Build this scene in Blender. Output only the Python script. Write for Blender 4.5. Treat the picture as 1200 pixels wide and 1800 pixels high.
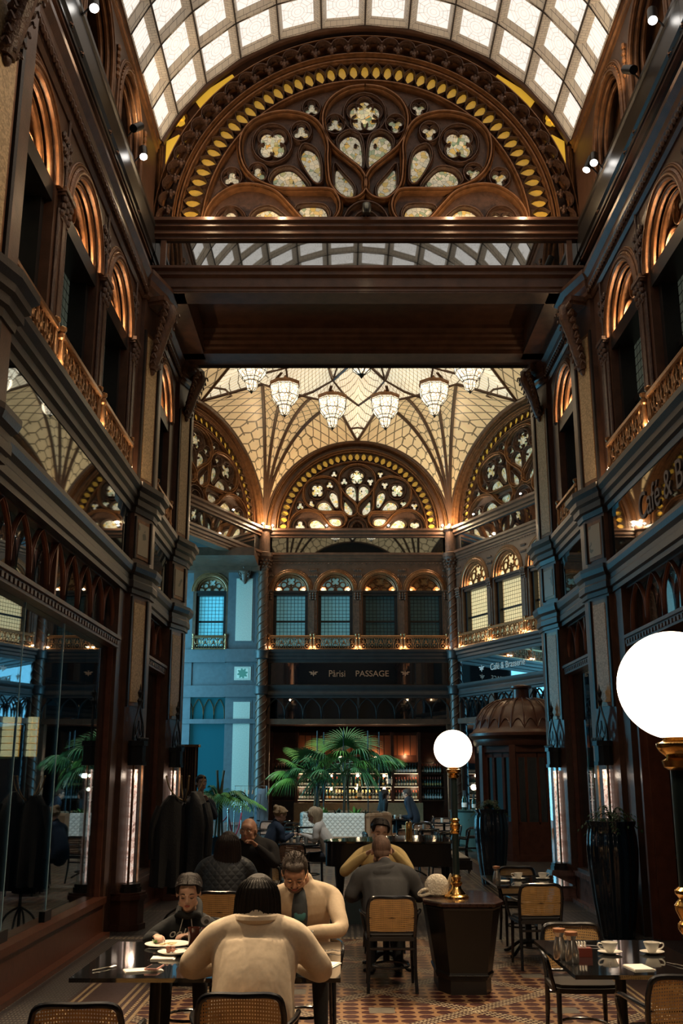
import bpy, math, random
from mathutils import Vector, Matrix
from math import sin, cos, pi, radians as R
S = bpy.context.scene
for o in list(bpy.data.objects): bpy.data.objects.remove(o)
COL = S.collection

# ------------------------------------------------------------------ camera
cam_d = bpy.data.cameras.new('camera'); cam = bpy.data.objects.new('camera', cam_d); COL.objects.link(cam)
cam_d.sensor_fit = 'VERTICAL'; cam_d.sensor_height = 36.0; cam_d.lens = 36.0
cam.location = (0, 0, 1.85); cam.rotation_euler = (R(90) + math.atan(465 / 1800.0), 0, 0)
cam_d.clip_start = 0.05; cam_d.clip_end = 200
S.camera = cam

# ------------------------------------------------------------------ world, exposure, large lights
S.view_settings.view_transform = 'Standard'; S.view_settings.look = 'None'
S.view_settings.exposure = 0.35; S.view_settings.gamma = 1.0; S.view_settings.use_curve_mapping = False
W = bpy.data.worlds.new('world'); S.world = W; W.use_nodes = True
W.node_tree.nodes['Background'].inputs[0].default_value = (0.10, 0.32, 0.42, 1)
W.node_tree.nodes['Background'].inputs[1].default_value = 0.12

def area(name, loc, rot, sx, sy, col, power, spread=180):
    d = bpy.data.lights.new(name, 'AREA'); d.shape = 'RECTANGLE'; d.size = sx; d.size_y = sy
    d.color = col; d.energy = power; d.spread = R(spread)
    o = bpy.data.objects.new(name, d); o.location = loc; o.rotation_euler = rot; COL.objects.link(o); return o
def point(name, loc, col, power, rad=0.05):
    d = bpy.data.lights.new(name, 'POINT'); d.color = col; d.energy = power; d.shadow_soft_size = rad
    o = bpy.data.objects.new(name, d); o.location = loc; COL.objects.link(o); return o
def spot(name, loc, tgt, col, power, ang=60, blend=0.6, rad=0.04):
    d = bpy.data.lights.new(name, 'SPOT'); d.color = col; d.energy = power; d.spot_size = R(ang); d.spot_blend = blend; d.shadow_soft_size = rad
    o = bpy.data.objects.new(name, d); o.location = loc
    o.rotation_euler = (Vector(tgt) - Vector(loc)).to_track_quat('-Z', 'Y').to_euler(); COL.objects.link(o); return o
WARM = (1.0, 0.66, 0.36); WARM2 = (1.0, 0.72, 0.42); TEAL = (0.22, 0.72, 1.0)
# street daylight through the tall door of the left passage
area('daylight_left_passage', (-8.3, 29.6, 4.2), (R(90), 0, R(-62)), 4.6, 7.4, TEAL, 900)
# weak teal area light inside the left shop room
area('teal_light_left_shop', (-6.0, 10.6, 3.0), (R(90), 0, R(-90)), 4.0, 3.5, TEAL, 10)
# (track spotlights, added fill spotlights, uplights and lamps are built further down with their fixtures)

# ------------------------------------------------------------------ materials
MATS = {}
class NT:
    def __init__(s, name):
        s.m = bpy.data.materials.new(name); s.m.use_nodes = True; s.t = s.m.node_tree
        s.bsdf = s.t.nodes['Principled BSDF']; s.out = s.t.nodes['Material Output']
        MATS[name] = s.m
    def n(s, typ, **k):
        x = s.t.nodes.new(typ)
        for a, b in k.items(): setattr(x, a, b)
        return x
    def l(s, a, b): s.t.links.new(a, b)
    def set(s, inp, v):
        i = s.bsdf.inputs[inp]
        if hasattr(v, 'links'): s.l(v, i)
        else: i.default_value = v
    def math(s, op, a, b=None, c=None):
        x = s.n('ShaderNodeMath', operation=op)
        for i, v in enumerate((a, b, c)):
            if v is None: continue
            if hasattr(v, 'links'): s.l(v, x.inputs[i])
            else: x.inputs[i].default_value = v
        return x.outputs[0]
    def mix(s, f, a, b):
        x = s.n('ShaderNodeMix', data_type='RGBA')
        for i, v in ((0, f), (6, a), (7, b)):
            if hasattr(v, 'links'): s.l(v, x.inputs[i])
            else: x.inputs[i].default_value = v if i == 0 else (tuple(v) + (1,))[:4]
        return x.outputs[2]
    def noise(s, sc, det=3, vec=None, rough=0.5):
        x = s.n('ShaderNodeTexNoise'); x.inputs['Scale'].default_value = sc; x.inputs['Detail'].default_value = det; x.inputs['Roughness'].default_value = rough
        s.l(vec if vec is not None else s.obj(), x.inputs['Vector']); return x.outputs['Fac']
    def obj(s):
        if not hasattr(s, '_tc'): s._tc = s.n('ShaderNodeTexCoord')
        return s._tc.outputs['Object']
    def uv(s):
        s.obj(); return s._tc.outputs['UV']
    def scaled(s, v, sc):
        x = s.n('ShaderNodeMapping'); s.l(v, x.inputs[0]); x.inputs['Scale'].default_value = sc; return x.outputs[0]
    def ramp(s, f, stops):
        x = s.n('ShaderNodeValToRGB'); s.l(f, x.inputs[0]); e = x.color_ramp.elements
        while len(e) < len(stops): e.new(0.5)
        for q, (p, c) in zip(e, stops): q.position = p; q.color = tuple(c) + (1,)
        return x.outputs[0]
    def bump(s, h, st=0.3, d=0.01):
        x = s.n('ShaderNodeBump'); x.inputs['Strength'].default_value = st; x.inputs['Distance'].default_value = d
        s.l(h, x.inputs['Height']); s.l(x.outputs[0], s.bsdf.inputs['Normal'])
def mk(name, col, rough=0.5, metal=0.0, var=0.0, vs=8, bump=0, bs=40, emit=None, es=0, spec=0.5, col2=None, stretch=None):
    if name in MATS: return MATS[name]
    t = NT(name); t.set('Roughness', rough); t.set('Metallic', metal); t.set('Specular IOR Level', spec)
    v = t.scaled(t.obj(), stretch) if stretch else None
    if var or col2:
        c2 = col2 or tuple(max(0, c * (1 - var)) for c in col)
        t.set('Base Color', t.ramp(t.noise(vs, 4, v), [(0.3, c2), (0.7, col)]))
    else: t.set('Base Color', tuple(col) + (1,))
    if bump: t.bump(t.noise(bs, 4, v), bump)
    if emit: t.set('Emission Color', tuple(emit) + (1,)); t.set('Emission Strength', es)
    return t.m
WOOD = mk('dark_bronzed_wood', (0.115, 0.055, 0.033), 0.36, 0.0, 0.45, 6, 0.25, 60)
CARVE = mk('carved_dark_wood', (0.12, 0.060, 0.037), 0.42, 0.0, 0.5, 14, 0.9, 38)
GILT = mk('bronze_gilt_wood', (0.30, 0.135, 0.055), 0.34, 0.35, 0.5, 10, 0.3, 60)
CORN = mk('dark_cornice', (0.034, 0.028, 0.027), 0.4, 0.0, 0.35, 6, 0.2, 50)
DARK = mk('near_black_wood', (0.016, 0.014, 0.014), 0.35, 0, 0.3)
PLINTH = mk('red_brown_plinth', (0.11, 0.036, 0.018), 0.3, 0, 0.35, 9, 0.1)
MARBLE = mk('red_marble', (0.30, 0.16, 0.13), 0.22, 0, 0.55, 7)
BRASS = mk('polished_brass', (0.86, 0.52, 0.16), 0.16, 1.0)
BRONZE = mk('aged_brass_rail', (0.46, 0.25, 0.12), 0.34, 0.8, 0.4, 20)
BLACKMET = mk('black_metal', (0.012, 0.014, 0.016), 0.35, 0.3)
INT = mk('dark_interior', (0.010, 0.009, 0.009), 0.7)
# mosaic strip of gold and beige tesserae
t = NT('gold_mosaic'); vo = t.n('ShaderNodeTexVoronoi'); vo.inputs['Scale'].default_value = 55; t.l(t.obj(), vo.inputs[0])
t.set('Base Color', t.ramp(vo.outputs['Color'], [(0.2, (0.42, 0.29, 0.15)), (0.8, (0.66, 0.48, 0.26))])); t.set('Roughness', 0.45)
t.bump(vo.outputs['Distance'], 0.4, 0.004); MOSA = t.m
t = NT('pale_mosaic_panel'); vo = t.n('ShaderNodeTexVoronoi'); vo.inputs['Scale'].default_value = 60; t.l(t.obj(), vo.inputs[0])
n_ = t.noise(3.2, 3)
t.set('Base Color', t.mix(t.math('GREATER_THAN', n_, 0.56), (0.40, 0.35, 0.25), (0.16, 0.17, 0.13))); t.set('Roughness', 0.4); PALE = t.m
MOSP = mk('pale_mosaic', (0.55, 0.52, 0.44), 0.4, 0, 0.3, 40)
# reflective black glass bands
t = NT('black_mirror_glass'); g = t.n('ShaderNodeBsdfGlossy'); g.inputs[0].default_value = (0.62, 0.66, 0.68, 1); g.inputs[1].default_value = 0.02
d = t.n('ShaderNodeBsdfDiffuse'); d.inputs[0].default_value = (0.006, 0.008, 0.010, 1)
mx = t.n('ShaderNodeMixShader'); mx.inputs[0].default_value = 0.55; t.l(d.outputs[0], mx.inputs[1]); t.l(g.outputs[0], mx.inputs[2]); t.l(mx.outputs[0], t.out.inputs[0]); MIRR = t.m
# shop glass: mostly clear, reflecting
def glassmat(name, refl, tint):
    t = NT(name); g = t.n('ShaderNodeBsdfGlossy'); g.inputs[0].default_value = (0.9, 0.95, 1, 1); g.inputs[1].default_value = 0.01
    d = t.n('ShaderNodeBsdfTransparent'); d.inputs[0].default_value = tint + (1,)
    mx = t.n('ShaderNodeMixShader'); mx.inputs[0].default_value = refl; t.l(d.outputs[0], mx.inputs[1]); t.l(g.outputs[0], mx.inputs[2]); t.l(mx.outputs[0], t.out.inputs[0]); return t.m
SHOPG = glassmat('shop_glass', 0.42, (0.55, 0.68, 0.72))
CLEARG = glassmat('clear_glass', 0.10, (0.9, 0.93, 0.93))
GLASSEDGE = mk('glass_edge', (0.35, 0.6, 0.7), 0.15, 0, 0, spec=0.8)
# lattice window glass: small square quarries
def lattice(name, col, em, es, px=0.115, rough=0.25):
    t = NT(name); sp = t.n('ShaderNodeSeparateXYZ'); t.l(t.obj(), sp.inputs[0])
    def ln(o): return t.math('GREATER_THAN', t.math('ABSOLUTE', t.math('SUBTRACT', t.math('FRACT', t.math('DIVIDE', o, px)), 0.5)), 0.445)
    m = t.math('MAXIMUM', ln(sp.outputs['X']), ln(sp.outputs['Z']))
    c = t.mix(m, col, (0.01, 0.01, 0.01)); t.set('Base Color', c); t.set('Roughness', rough)
    e = t.mix(m, em, (0, 0, 0)); t.set('Emission Color', e); t.set('Emission Strength', es); return t.m
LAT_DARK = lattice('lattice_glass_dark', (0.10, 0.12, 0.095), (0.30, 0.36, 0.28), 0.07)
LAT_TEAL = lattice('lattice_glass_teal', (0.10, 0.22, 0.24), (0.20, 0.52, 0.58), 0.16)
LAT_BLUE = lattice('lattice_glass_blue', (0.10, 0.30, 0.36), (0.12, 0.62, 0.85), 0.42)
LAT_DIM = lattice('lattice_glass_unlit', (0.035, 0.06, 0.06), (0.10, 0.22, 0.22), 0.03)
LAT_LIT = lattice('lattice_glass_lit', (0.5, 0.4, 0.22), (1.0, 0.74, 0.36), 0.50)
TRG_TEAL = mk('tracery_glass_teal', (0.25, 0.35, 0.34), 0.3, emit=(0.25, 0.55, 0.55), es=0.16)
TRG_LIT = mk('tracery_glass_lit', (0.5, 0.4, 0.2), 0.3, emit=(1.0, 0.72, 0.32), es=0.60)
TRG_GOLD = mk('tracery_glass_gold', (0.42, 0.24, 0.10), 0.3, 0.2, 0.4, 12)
# stained pieces of the lunettes
def stain(name, es):
    t = NT(name); v1 = t.n('ShaderNodeTexVoronoi'); v1.inputs['Scale'].default_value = 15; t.l(t.obj(), v1.inputs[0])
    v2 = t.n('ShaderNodeTexVoronoi', feature='DISTANCE_TO_EDGE'); v2.inputs['Scale'].default_value = 15; t.l(t.obj(), v2.inputs[0])
    sp = t.n('ShaderNodeSeparateXYZ'); t.l(v1.outputs['Color'], sp.inputs[0])
    c = t.ramp(sp.outputs[0], [(0.0, (0.62, 0.60, 0.46)), (0.55, (0.80, 0.72, 0.52)), (0.72, (0.75, 0.50, 0.12)), (0.90, (0.35, 0.42, 0.26))])
    c = t.mix(t.math('LESS_THAN', v2.outputs[0], 0.02), c, (0.02, 0.015, 0.01)); t.set('Base Color', c); t.set('Roughness', 0.25)
    t.set('Emission Color', c); t.set('Emission Strength', es); return t.m
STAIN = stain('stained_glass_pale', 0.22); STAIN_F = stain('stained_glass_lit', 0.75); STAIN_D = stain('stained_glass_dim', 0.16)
AMBER = mk('amber_glass', (0.62, 0.36, 0.05), 0.3, 0, 0.35, 9, emit=(0.9, 0.50, 0.06), es=0.22)
AMBERW = mk('amber_spandrel_glass', (0.8, 0.55, 0.08), 0.3, 0, 0.2, 5, emit=(1.0, 0.55, 0.05), es=0.38)
# vault skylight pane: octagon and ring leading, from the pane's own UV
t = NT('skylight_pane'); sp = t.n('ShaderNodeSeparateXYZ'); t.l(t.uv(), sp.inputs[0])
X = t.math('ABSOLUTE', t.math('SUBTRACT', sp.outputs[0], 0.5)); Yy = t.math('ABSOLUTE', t.math('SUBTRACT', sp.outputs[1], 0.5))
rad = t.math('SQRT', t.math('ADD', t.math('MULTIPLY', X, X), t.math('MULTIPLY', Yy, Yy)))
octa = t.math('MAXIMUM', t.math('MAXIMUM', X, Yy), t.math('MULTIPLY', t.math('ADD', X, Yy), 0.7071))
def band(v, c, w): return t.math('LESS_THAN', t.math('ABSOLUTE', t.math('SUBTRACT', v, c)), w)
def mx_(*a):
    r = a[0]
    for b in a[1:]: r = t.math('MAXIMUM', r, b)
    return r
ring = mx_(band(rad, 0.10, 0.006), band(rad, 0.20, 0.008), band(octa, 0.30, 0.008), band(octa, 0.43, 0.007))
outer = t.math('GREATER_THAN', octa, 0.30)
an = t.math('ARCTAN2', Yy, X)
spk = t.math('MULTIPLY', t.math('MAXIMUM', band(an, 0.3927, 0.025), band(an, 1.178, 0.025)), t.math('GREATER_THAN', rad, 0.20))
crs = t.math('MULTIPLY', t.math('MAXIMUM', band(X, 0.0, 0.006), band(Yy, 0.0, 0.006)), t.math('GREATER_THAN', rad, 0.32))
ln = mx_(ring, spk, crs, t.math('GREATER_THAN', t.math('MAXIMUM', X, Yy), 0.485))
c = t.mix(ln, (1.0, 0.91, 0.82), (0.42, 0.38, 0.33)); vv = t.noise(3, 3)
c2 = t.mix(t.math('MULTIPLY', vv, 0.35), c, (0.92, 0.80, 0.70))
t.set('Base Color', (0.3, 0.3, 0.28, 1)); t.set('Emission Color', c2); t.set('Emission Strength', 0.84); t.set('Roughness', 0.3); PANE = t.m
# backlit off-white cofferwork between the panes
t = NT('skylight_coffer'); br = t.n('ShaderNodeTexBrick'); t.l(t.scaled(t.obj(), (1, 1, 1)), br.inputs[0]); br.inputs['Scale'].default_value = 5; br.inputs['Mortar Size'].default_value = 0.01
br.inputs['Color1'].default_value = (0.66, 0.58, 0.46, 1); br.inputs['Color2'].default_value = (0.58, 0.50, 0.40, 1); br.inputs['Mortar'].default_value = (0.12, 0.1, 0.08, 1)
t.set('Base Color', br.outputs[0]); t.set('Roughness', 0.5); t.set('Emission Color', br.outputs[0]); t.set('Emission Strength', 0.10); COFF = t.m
# dome glass: fish-scale leading on the fans (uv: x across, y up)
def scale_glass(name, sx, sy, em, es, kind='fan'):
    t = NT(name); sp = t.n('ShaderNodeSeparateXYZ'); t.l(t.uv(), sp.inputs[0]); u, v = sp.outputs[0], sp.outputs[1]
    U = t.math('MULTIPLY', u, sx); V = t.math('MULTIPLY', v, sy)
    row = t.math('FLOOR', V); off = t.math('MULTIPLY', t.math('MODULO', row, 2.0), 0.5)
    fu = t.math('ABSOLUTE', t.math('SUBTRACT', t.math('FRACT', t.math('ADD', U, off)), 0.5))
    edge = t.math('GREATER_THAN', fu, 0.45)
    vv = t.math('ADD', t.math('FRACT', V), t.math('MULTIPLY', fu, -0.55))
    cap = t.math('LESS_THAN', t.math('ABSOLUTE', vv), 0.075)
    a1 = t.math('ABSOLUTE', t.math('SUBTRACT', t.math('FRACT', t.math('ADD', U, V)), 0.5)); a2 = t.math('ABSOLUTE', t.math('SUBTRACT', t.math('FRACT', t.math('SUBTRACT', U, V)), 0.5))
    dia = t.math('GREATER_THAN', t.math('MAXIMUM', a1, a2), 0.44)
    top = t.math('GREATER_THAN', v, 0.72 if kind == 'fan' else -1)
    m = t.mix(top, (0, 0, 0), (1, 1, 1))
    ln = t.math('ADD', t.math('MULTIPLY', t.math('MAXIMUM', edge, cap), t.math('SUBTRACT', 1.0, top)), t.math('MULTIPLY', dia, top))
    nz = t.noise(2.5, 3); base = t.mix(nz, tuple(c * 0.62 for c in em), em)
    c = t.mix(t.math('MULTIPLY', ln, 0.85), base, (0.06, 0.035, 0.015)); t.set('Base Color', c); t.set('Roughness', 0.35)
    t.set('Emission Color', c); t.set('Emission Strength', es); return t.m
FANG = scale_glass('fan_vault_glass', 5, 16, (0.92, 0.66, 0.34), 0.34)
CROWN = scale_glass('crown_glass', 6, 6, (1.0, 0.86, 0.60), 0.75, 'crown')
t = NT('crystal_lamp'); v2 = t.n('ShaderNodeTexVoronoi', feature='DISTANCE_TO_EDGE'); v2.inputs['Scale'].default_value = 9; t.l(t.obj(), v2.inputs[0])
c = t.mix(t.math('LESS_THAN', v2.outputs[0], 0.05), (1.0, 0.88, 0.66), (0.30, 0.19, 0.09)); t.set('Base Color', c); t.set('Emission Color', c); t.set('Emission Strength', 1.1); CRYS = t.m
GLOBE = mk('opal_globe', (0.9, 0.9, 0.88), 0.25, emit=(1.0, 0.80, 0.58), es=5.5)
SPOTE = mk('spot_lens', (1, 1, 1), 0.3, emit=(1.0, 0.95, 0.88), es=12)

t = NT('case_backdrop'); n1 = t.noise(9, 4, t.scaled(t.obj(), (1.2, 1, 2.0)), .65)
c = t.ramp(n1, [(0.30, (0.10, 0.05, 0.04)), (0.45, (0.55, 0.32, 0.24)), (0.58, (0.85, 0.66, 0.55)), (0.72, (0.20, 0.12, 0.10))])
t.set('Base Color', c); t.set('Emission Color', c); t.set('Emission Strength', 0.9); CASE = t.m

# ------------------------------------------------------------------ mesh helper
class MB:
    def __init__(s): s.v = []; s.f = []; s.mi = []; s.uv = {}; s.cur = 0
    def add(s, vs, fs, mi=None):
        b = len(s.v); s.v += [tuple(v) for v in vs]; m = s.cur if mi is None else mi
        for f in fs: s.f.append(tuple(b + i for i in f)); s.mi.append(m)
    def box(s, x0, y0, z0, x1, y1, z1):
        if x0 > x1: x0, x1 = x1, x0
        if y0 > y1: y0, y1 = y1, y0
        if z0 > z1: z0, z1 = z1, z0
        s.add([(x0, y0, z0), (x1, y0, z0), (x1, y1, z0), (x0, y1, z0), (x0, y0, z1), (x1, y0, z1), (x1, y1, z1), (x0, y1, z1)],
              [(0, 3, 2, 1), (4, 5, 6, 7), (0, 1, 5, 4), (1, 2, 6, 5), (2, 3, 7, 6), (3, 0, 4, 7)]); return s
    def prism(s, poly, z0, z1):           # polygon in xy, extruded in z
        n = len(poly); a = [(x, y, z0) for x, y in poly] + [(x, y, z1) for x, y in poly]
        s.add(a, [tuple(range(n))[::-1], tuple(range(n, 2 * n))] + [(i, (i + 1) % n, n + (i + 1) % n, n + i) for i in range(n)]); return s
    def slab(s, poly, y0, y1):            # polygon in xz, extruded in y
        n = len(poly); a = [(x, y0, z) for x, z in poly] + [(x, y1, z) for x, z in poly]
        s.add(a, [tuple(range(n)), tuple(range(n, 2 * n))[::-1]] + [(i, n + i, n + (i + 1) % n, (i + 1) % n) for i in range(n)]); return s
    def loft(s, rings, cap=True, closed=True):
        n = len(rings[0]); vs = [p for r in rings for p in r]; fs = []
        for k in range(len(rings) - 1):
            for i in range(n if closed else n - 1):
                j = (i + 1) % n; fs.append((k * n + i, k * n + j, (k + 1) * n + j, (k + 1) * n + i))
        if cap and closed: fs += [tuple(range(n))[::-1], tuple((len(rings) - 1) * n + i for i in range(n))]
        s.add(vs, fs); return s
    def lathe(s, prof, n=20, c=(0, 0, 0), sq=1.0, ph=0):
        s.loft([[(c[0] + r * cos(2 * pi * i / n + ph), c[1] + r * sq * sin(2 * pi * i / n + ph), c[2] + z) for i in range(n)] for r, z in prof]); return s
    def ell(s, c, r, n=14, m=9, rot=None):
        rings = []
        for k in range(m):
            a = -pi / 2 + pi * (k + 0.5) / m if 0 < k < m - 1 else (-pi / 2 + 0.05 if k == 0 else pi / 2 - 0.05)
            ring_ = []
            for i in range(n):
                p = Vector((r[0] * cos(a) * cos(2 * pi * i / n), r[1] * cos(a) * sin(2 * pi * i / n), r[2] * sin(a)))
                if rot: p = rot @ p
                ring_.append(tuple(Vector(c) + p))
            rings.append(ring_)
        s.loft(rings); return s
    def tube(s, pts, r, n=8, closed=False, flat=1.0, up=None):
        pts = [Vector(p) for p in pts]; N = len(pts); rs = r if isinstance(r, (list, tuple)) else [r] * N
        rings = []; prev = None
        for i in range(N):
            a = pts[i - 1] if (i > 0 or closed) else pts[0]; b = pts[(i + 1) % N] if (i < N - 1 or closed) else pts[-1]
            d = (b - a)
            d = d.normalized() if d.length > 1e-9 else Vector((0, 0, 1))
            if prev is None:
                q = Vector(up) if up else (Vector((0, 0, 1)) if abs(d.z) < 0.9 else Vector((1, 0, 0)))
                u = (q - d * q.dot(d)).normalized()
            else:
                u = prev - d * prev.dot(d)
                u = u.normalized() if u.length > 1e-6 else prev
            prev = u; w = d.cross(u)
            rr = rs[i]; ra, rb = (rr if isinstance(rr, tuple) else (rr, rr * flat))
            rings.append([tuple(pts[i] + u * (ra * cos(2 * pi * k / n)) + w * (rb * sin(2 * pi * k / n))) for k in range(n)])
        if closed: s.loft(rings + [rings[0]], cap=False)
        else: s.loft(rings)
        return s
    def ribbon(s, pts, w, dep, y=0.0, closed=False, kind=0):
        """moulded strap lying in the xz plane, raised towards -y"""
        N = len(pts)
        prof = [(-1, 0), (-1, .55), (-.62, .8), (-.4, .55), (-.18, 1), (.18, 1), (.4, .55), (.62, .8), (1, .55), (1, 0)] if kind == 0 else [(-1, 0), (-.7, .8), (0, 1), (.7, .8), (1, 0)]
        rings = []
        for i in range(N):
            a = pts[i - 1] if (i > 0 or closed) else pts[0]; b = pts[(i + 1) % N] if (i < N - 1 or closed) else pts[-1]
            dx, dz = b[0] - a[0], b[1] - a[1]; L = math.hypot(dx, dz) or 1; nx, nz = -dz / L, dx / L
            rings.append([(pts[i][0] + nx * w * o, y - dep * h, pts[i][1] + nz * w * o) for o, h in prof])
        if closed: rings.append(rings[0])
        s.loft(rings, cap=False, closed=False); return s
    def sweep(s, path, prof, cap=True):
        """profile (d outward, z) swept along a plan polyline; outward is to the LEFT of travel"""
        P = [Vector(p) for p in path]; N = len(P); rings = []
        for i in range(N):
            d0 = (P[i] - P[i - 1]).normalized() if i > 0 else (P[1] - P[0]).normalized()
            d1 = (P[i + 1] - P[i]).normalized() if i < N - 1 else d0
            n0 = Vector((-d0.y, d0.x)); n1 = Vector((-d1.y, d1.x)); m = (n0 + n1); m = m / max(0.35, m.length_squared / 2) if m.length > 1e-6 else n0
            m = (n0 + n1).normalized() / max(0.4, (n0 + n1).normalized().dot(n1))
            rings.append([(P[i].x + m.x * d, P[i].y + m.y * d, z) for d, z in prof])
        s.loft(rings, cap=cap, closed=True); return s
    def grid(s, P, mi=None, uvf=None):
        nr, nc = len(P), len(P[0]); b = len(s.v); fs = []
        f0 = len(s.f)
        for i in range(nr - 1):
            for j in range(nc - 1):
                fs.append((i * nc + j, i * nc + j + 1, (i + 1) * nc + j + 1, (i + 1) * nc + j))
        s.add([p for r in P for p in r], fs, mi)
        if uvf:
            k = f0
            for i in range(nr - 1):
                for j in range(nc - 1):
                    s.uv[k] = [uvf(i, j), uvf(i, j + 1), uvf(i + 1, j + 1), uvf(i + 1, j)]; k += 1
        return s
    def build(s, name, mats, parent=None, smooth=35, loc=None, rot=None, kind=None):
        me = bpy.data.meshes.new(name); me.from_pydata(s.v, [], s.f)
        if not isinstance(mats, (list, tuple)): mats = [mats]
        for m in mats: me.materials.append(m)
        me.polygons.foreach_set('material_index', s.mi)
        if s.uv:
            uvl = me.uv_layers.new(name='UVMap')
            for k, cs in s.uv.items():
                p = me.polygons[k]
                for li, c in zip(p.loop_indices, cs): uvl.data[li].uv = c
        me.validate(); me.update()
        if smooth:
            me.polygons.foreach_set('use_smooth', [True] * len(me.polygons)); me.set_sharp_from_angle(angle=R(smooth))
        o = bpy.data.objects.new(name, me); COL.objects.link(o)
        if parent: o.parent = parent
        if loc: o.location = loc
        if rot: o.rotation_euler = (0, 0, rot) if not isinstance(rot, (tuple, list)) else rot
        if kind: o['kind'] = kind
        return o
def empty(name, loc=(0, 0, 0), rz=0, label=None, cat=None, group=None, kind=None):
    o = bpy.data.objects.new(name, None); COL.objects.link(o); o.location = loc; o.rotation_euler = (0, 0, rz); o.empty_display_size = 0.1
    if kind: o['kind'] = kind
    tag(o, label, cat, group); return o
def tag(o, label=None, cat=None, group=None):
    if label: o['label'] = label
    if cat: o['category'] = cat
    if group: o['group'] = group
    return o
def copy_tree(o, parent=None):
    c = o.copy(); COL.objects.link(c)
    if parent: c.parent = parent
    for ch in [x for x in KIDS.get(o.name, o.children)]: copy_tree(ch, c)
    return c
KIDS = {}
def dup(o, loc, rz=None, label=None, group=None):
    c = copy_tree(o); c.location = loc
    if rz is not None: c.rotation_euler = (0, 0, rz)
    if label: c['label'] = label
    if group: c['group'] = group
    return c
def arc(cx, cz, r, a0, a1, n=16, rz=None):
    rz = r if rz is None else rz
    return [(cx + r * cos(R(a0 + (a1 - a0) * i / n)), cz + rz * sin(R(a0 + (a1 - a0) * i / n))) for i in range(n + 1)]
def cr(pts, n=6, closed=False):
    """Catmull-Rom through 2-D or 3-D points"""
    P = [tuple(p) for p in pts]; N = len(P); out = []
    for i in range(N if closed else N - 1):
        p0 = P[(i - 1) % N] if (closed or i > 0) else P[0]; p1 = P[i]; p2 = P[(i + 1) % N]; p3 = P[(i + 2) % N] if (closed or i + 2 < N) else P[-1]
        for k in range(n):
            t_ = k / n
            out.append(tuple(0.5 * ((2 * b) + (-a + c) * t_ + (2 * a - 5 * b + 4 * c - d_) * t_ ** 2 + (-a + 3 * b - 3 * c + d_) * t_ ** 3) for a, b, c, d_ in zip(p0, p1, p2, p3)))
    if not closed: out.append(P[-1])
    return out
# ================================================================== SETTING
XL, XR, CX = -2.87, 3.62, 0.375
# ------------------------------------------------------------------ floor
t = NT('mosaic_floor'); sp = t.n('ShaderNodeSeparateXYZ'); t.l(t.obj(), sp.inputs[0]); x, y = sp.outputs[0], sp.outputs[1]
def fr(v, p, o=0.0): return t.math('FRACT', t.math('ADD', t.math('DIVIDE', v, p), o))
def near(v, c, w): return t.math('LESS_THAN', t.math('ABSOLUTE', t.math('SUBTRACT', v, c)), w)
def sub(a, b): return t.math('SUBTRACT', a, b)
def mul(a, b): return t.math('MULTIPLY', a, b)
P = 0.152
fx = t.math('ABSOLUTE', sub(fr(x, P), .5)); fy = t.math('ABSOLUTE', sub(fr(y, P), .5))
oc = t.math('MAXIMUM', t.math('MAXIMUM', fx, fy), mul(t.math('ADD', fx, fy), .72))
octm = t.math('LESS_THAN', oc, 0.425)
nz = t.noise(30, 2)
nb = t.noise(1.3, 3)
field = t.mix(nz, (0.34, 0.20, 0.095), (0.20, 0.10, 0.05))
red = t.mix(t.noise(9, 2), (0.060, 0.013, 0.010), (0.032, 0.009, 0.008))
c = t.mix(octm, field, red)
# diagonal lattice of dotted cream bands
D = 1.5
a_ = sub(x, 0.33); b_ = sub(y, 9.12)
da = t.math('ABSOLUTE', sub(fr(t.math('ADD', a_, b_), D, .5), .5)); db = t.math('ABSOLUTE', sub(fr(sub(a_, b_), D, .5), .5))
dots = t.math('GREATER_THAN', fr(t.math('ADD', x, mul(y, 1.0)), 0.07), .42)
dots2 = t.math('GREATER_THAN', fr(sub(x, y), 0.07), .42)
def bandset(dd, dt):
    base = near(dd, .5, .072)
    strip = t.math('MAXIMUM', near(dd, .450, .010), near(dd, .481, .009))
    return base, mul(strip, dt)
bA, sA = bandset(da, dots2); bB, sB = bandset(db, dots)
c = t.mix(t.math('MAXIMUM', bA, bB), c, (0.035, 0.013, 0.012))
c = t.mix(t.math('MAXIMUM', sA, sB), c, (0.52, 0.42, 0.27))
# grey star tile in the middle of each diamond
star = t.math('LESS_THAN', t.math('ADD', da, db), 0.14)
c = t.mix(star, c, t.mix(t.noise(14, 3), (0.20, 0.18, 0.14), (0.10, 0.09, 0.075)))
# brown band with dotted lines left and right of the field
ax = t.math('ABSOLUTE', sub(x, 0.375))
c = t.mix(t.math('GREATER_THAN', ax, 2.02), c, (0.050, 0.026, 0.022))
dd1 = t.math('GREATER_THAN', fr(y, 0.045), .4)
ck = t.math('ABSOLUTE', sub(t.math('GREATER_THAN', fr(x, 0.06), .5), t.math('GREATER_THAN', fr(y, 0.06), .5)))
ck = t.math('GREATER_THAN', fr(t.math('ADD', x, y), 0.06), .45)
for q in (2.04, 2.10, 2.18, 2.24, 2.60, 2.66):
    c = t.mix(mul(near(ax, q, .014), dd1 if q != 2.10 else ck), c, (0.50, 0.36, 0.19))
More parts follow.
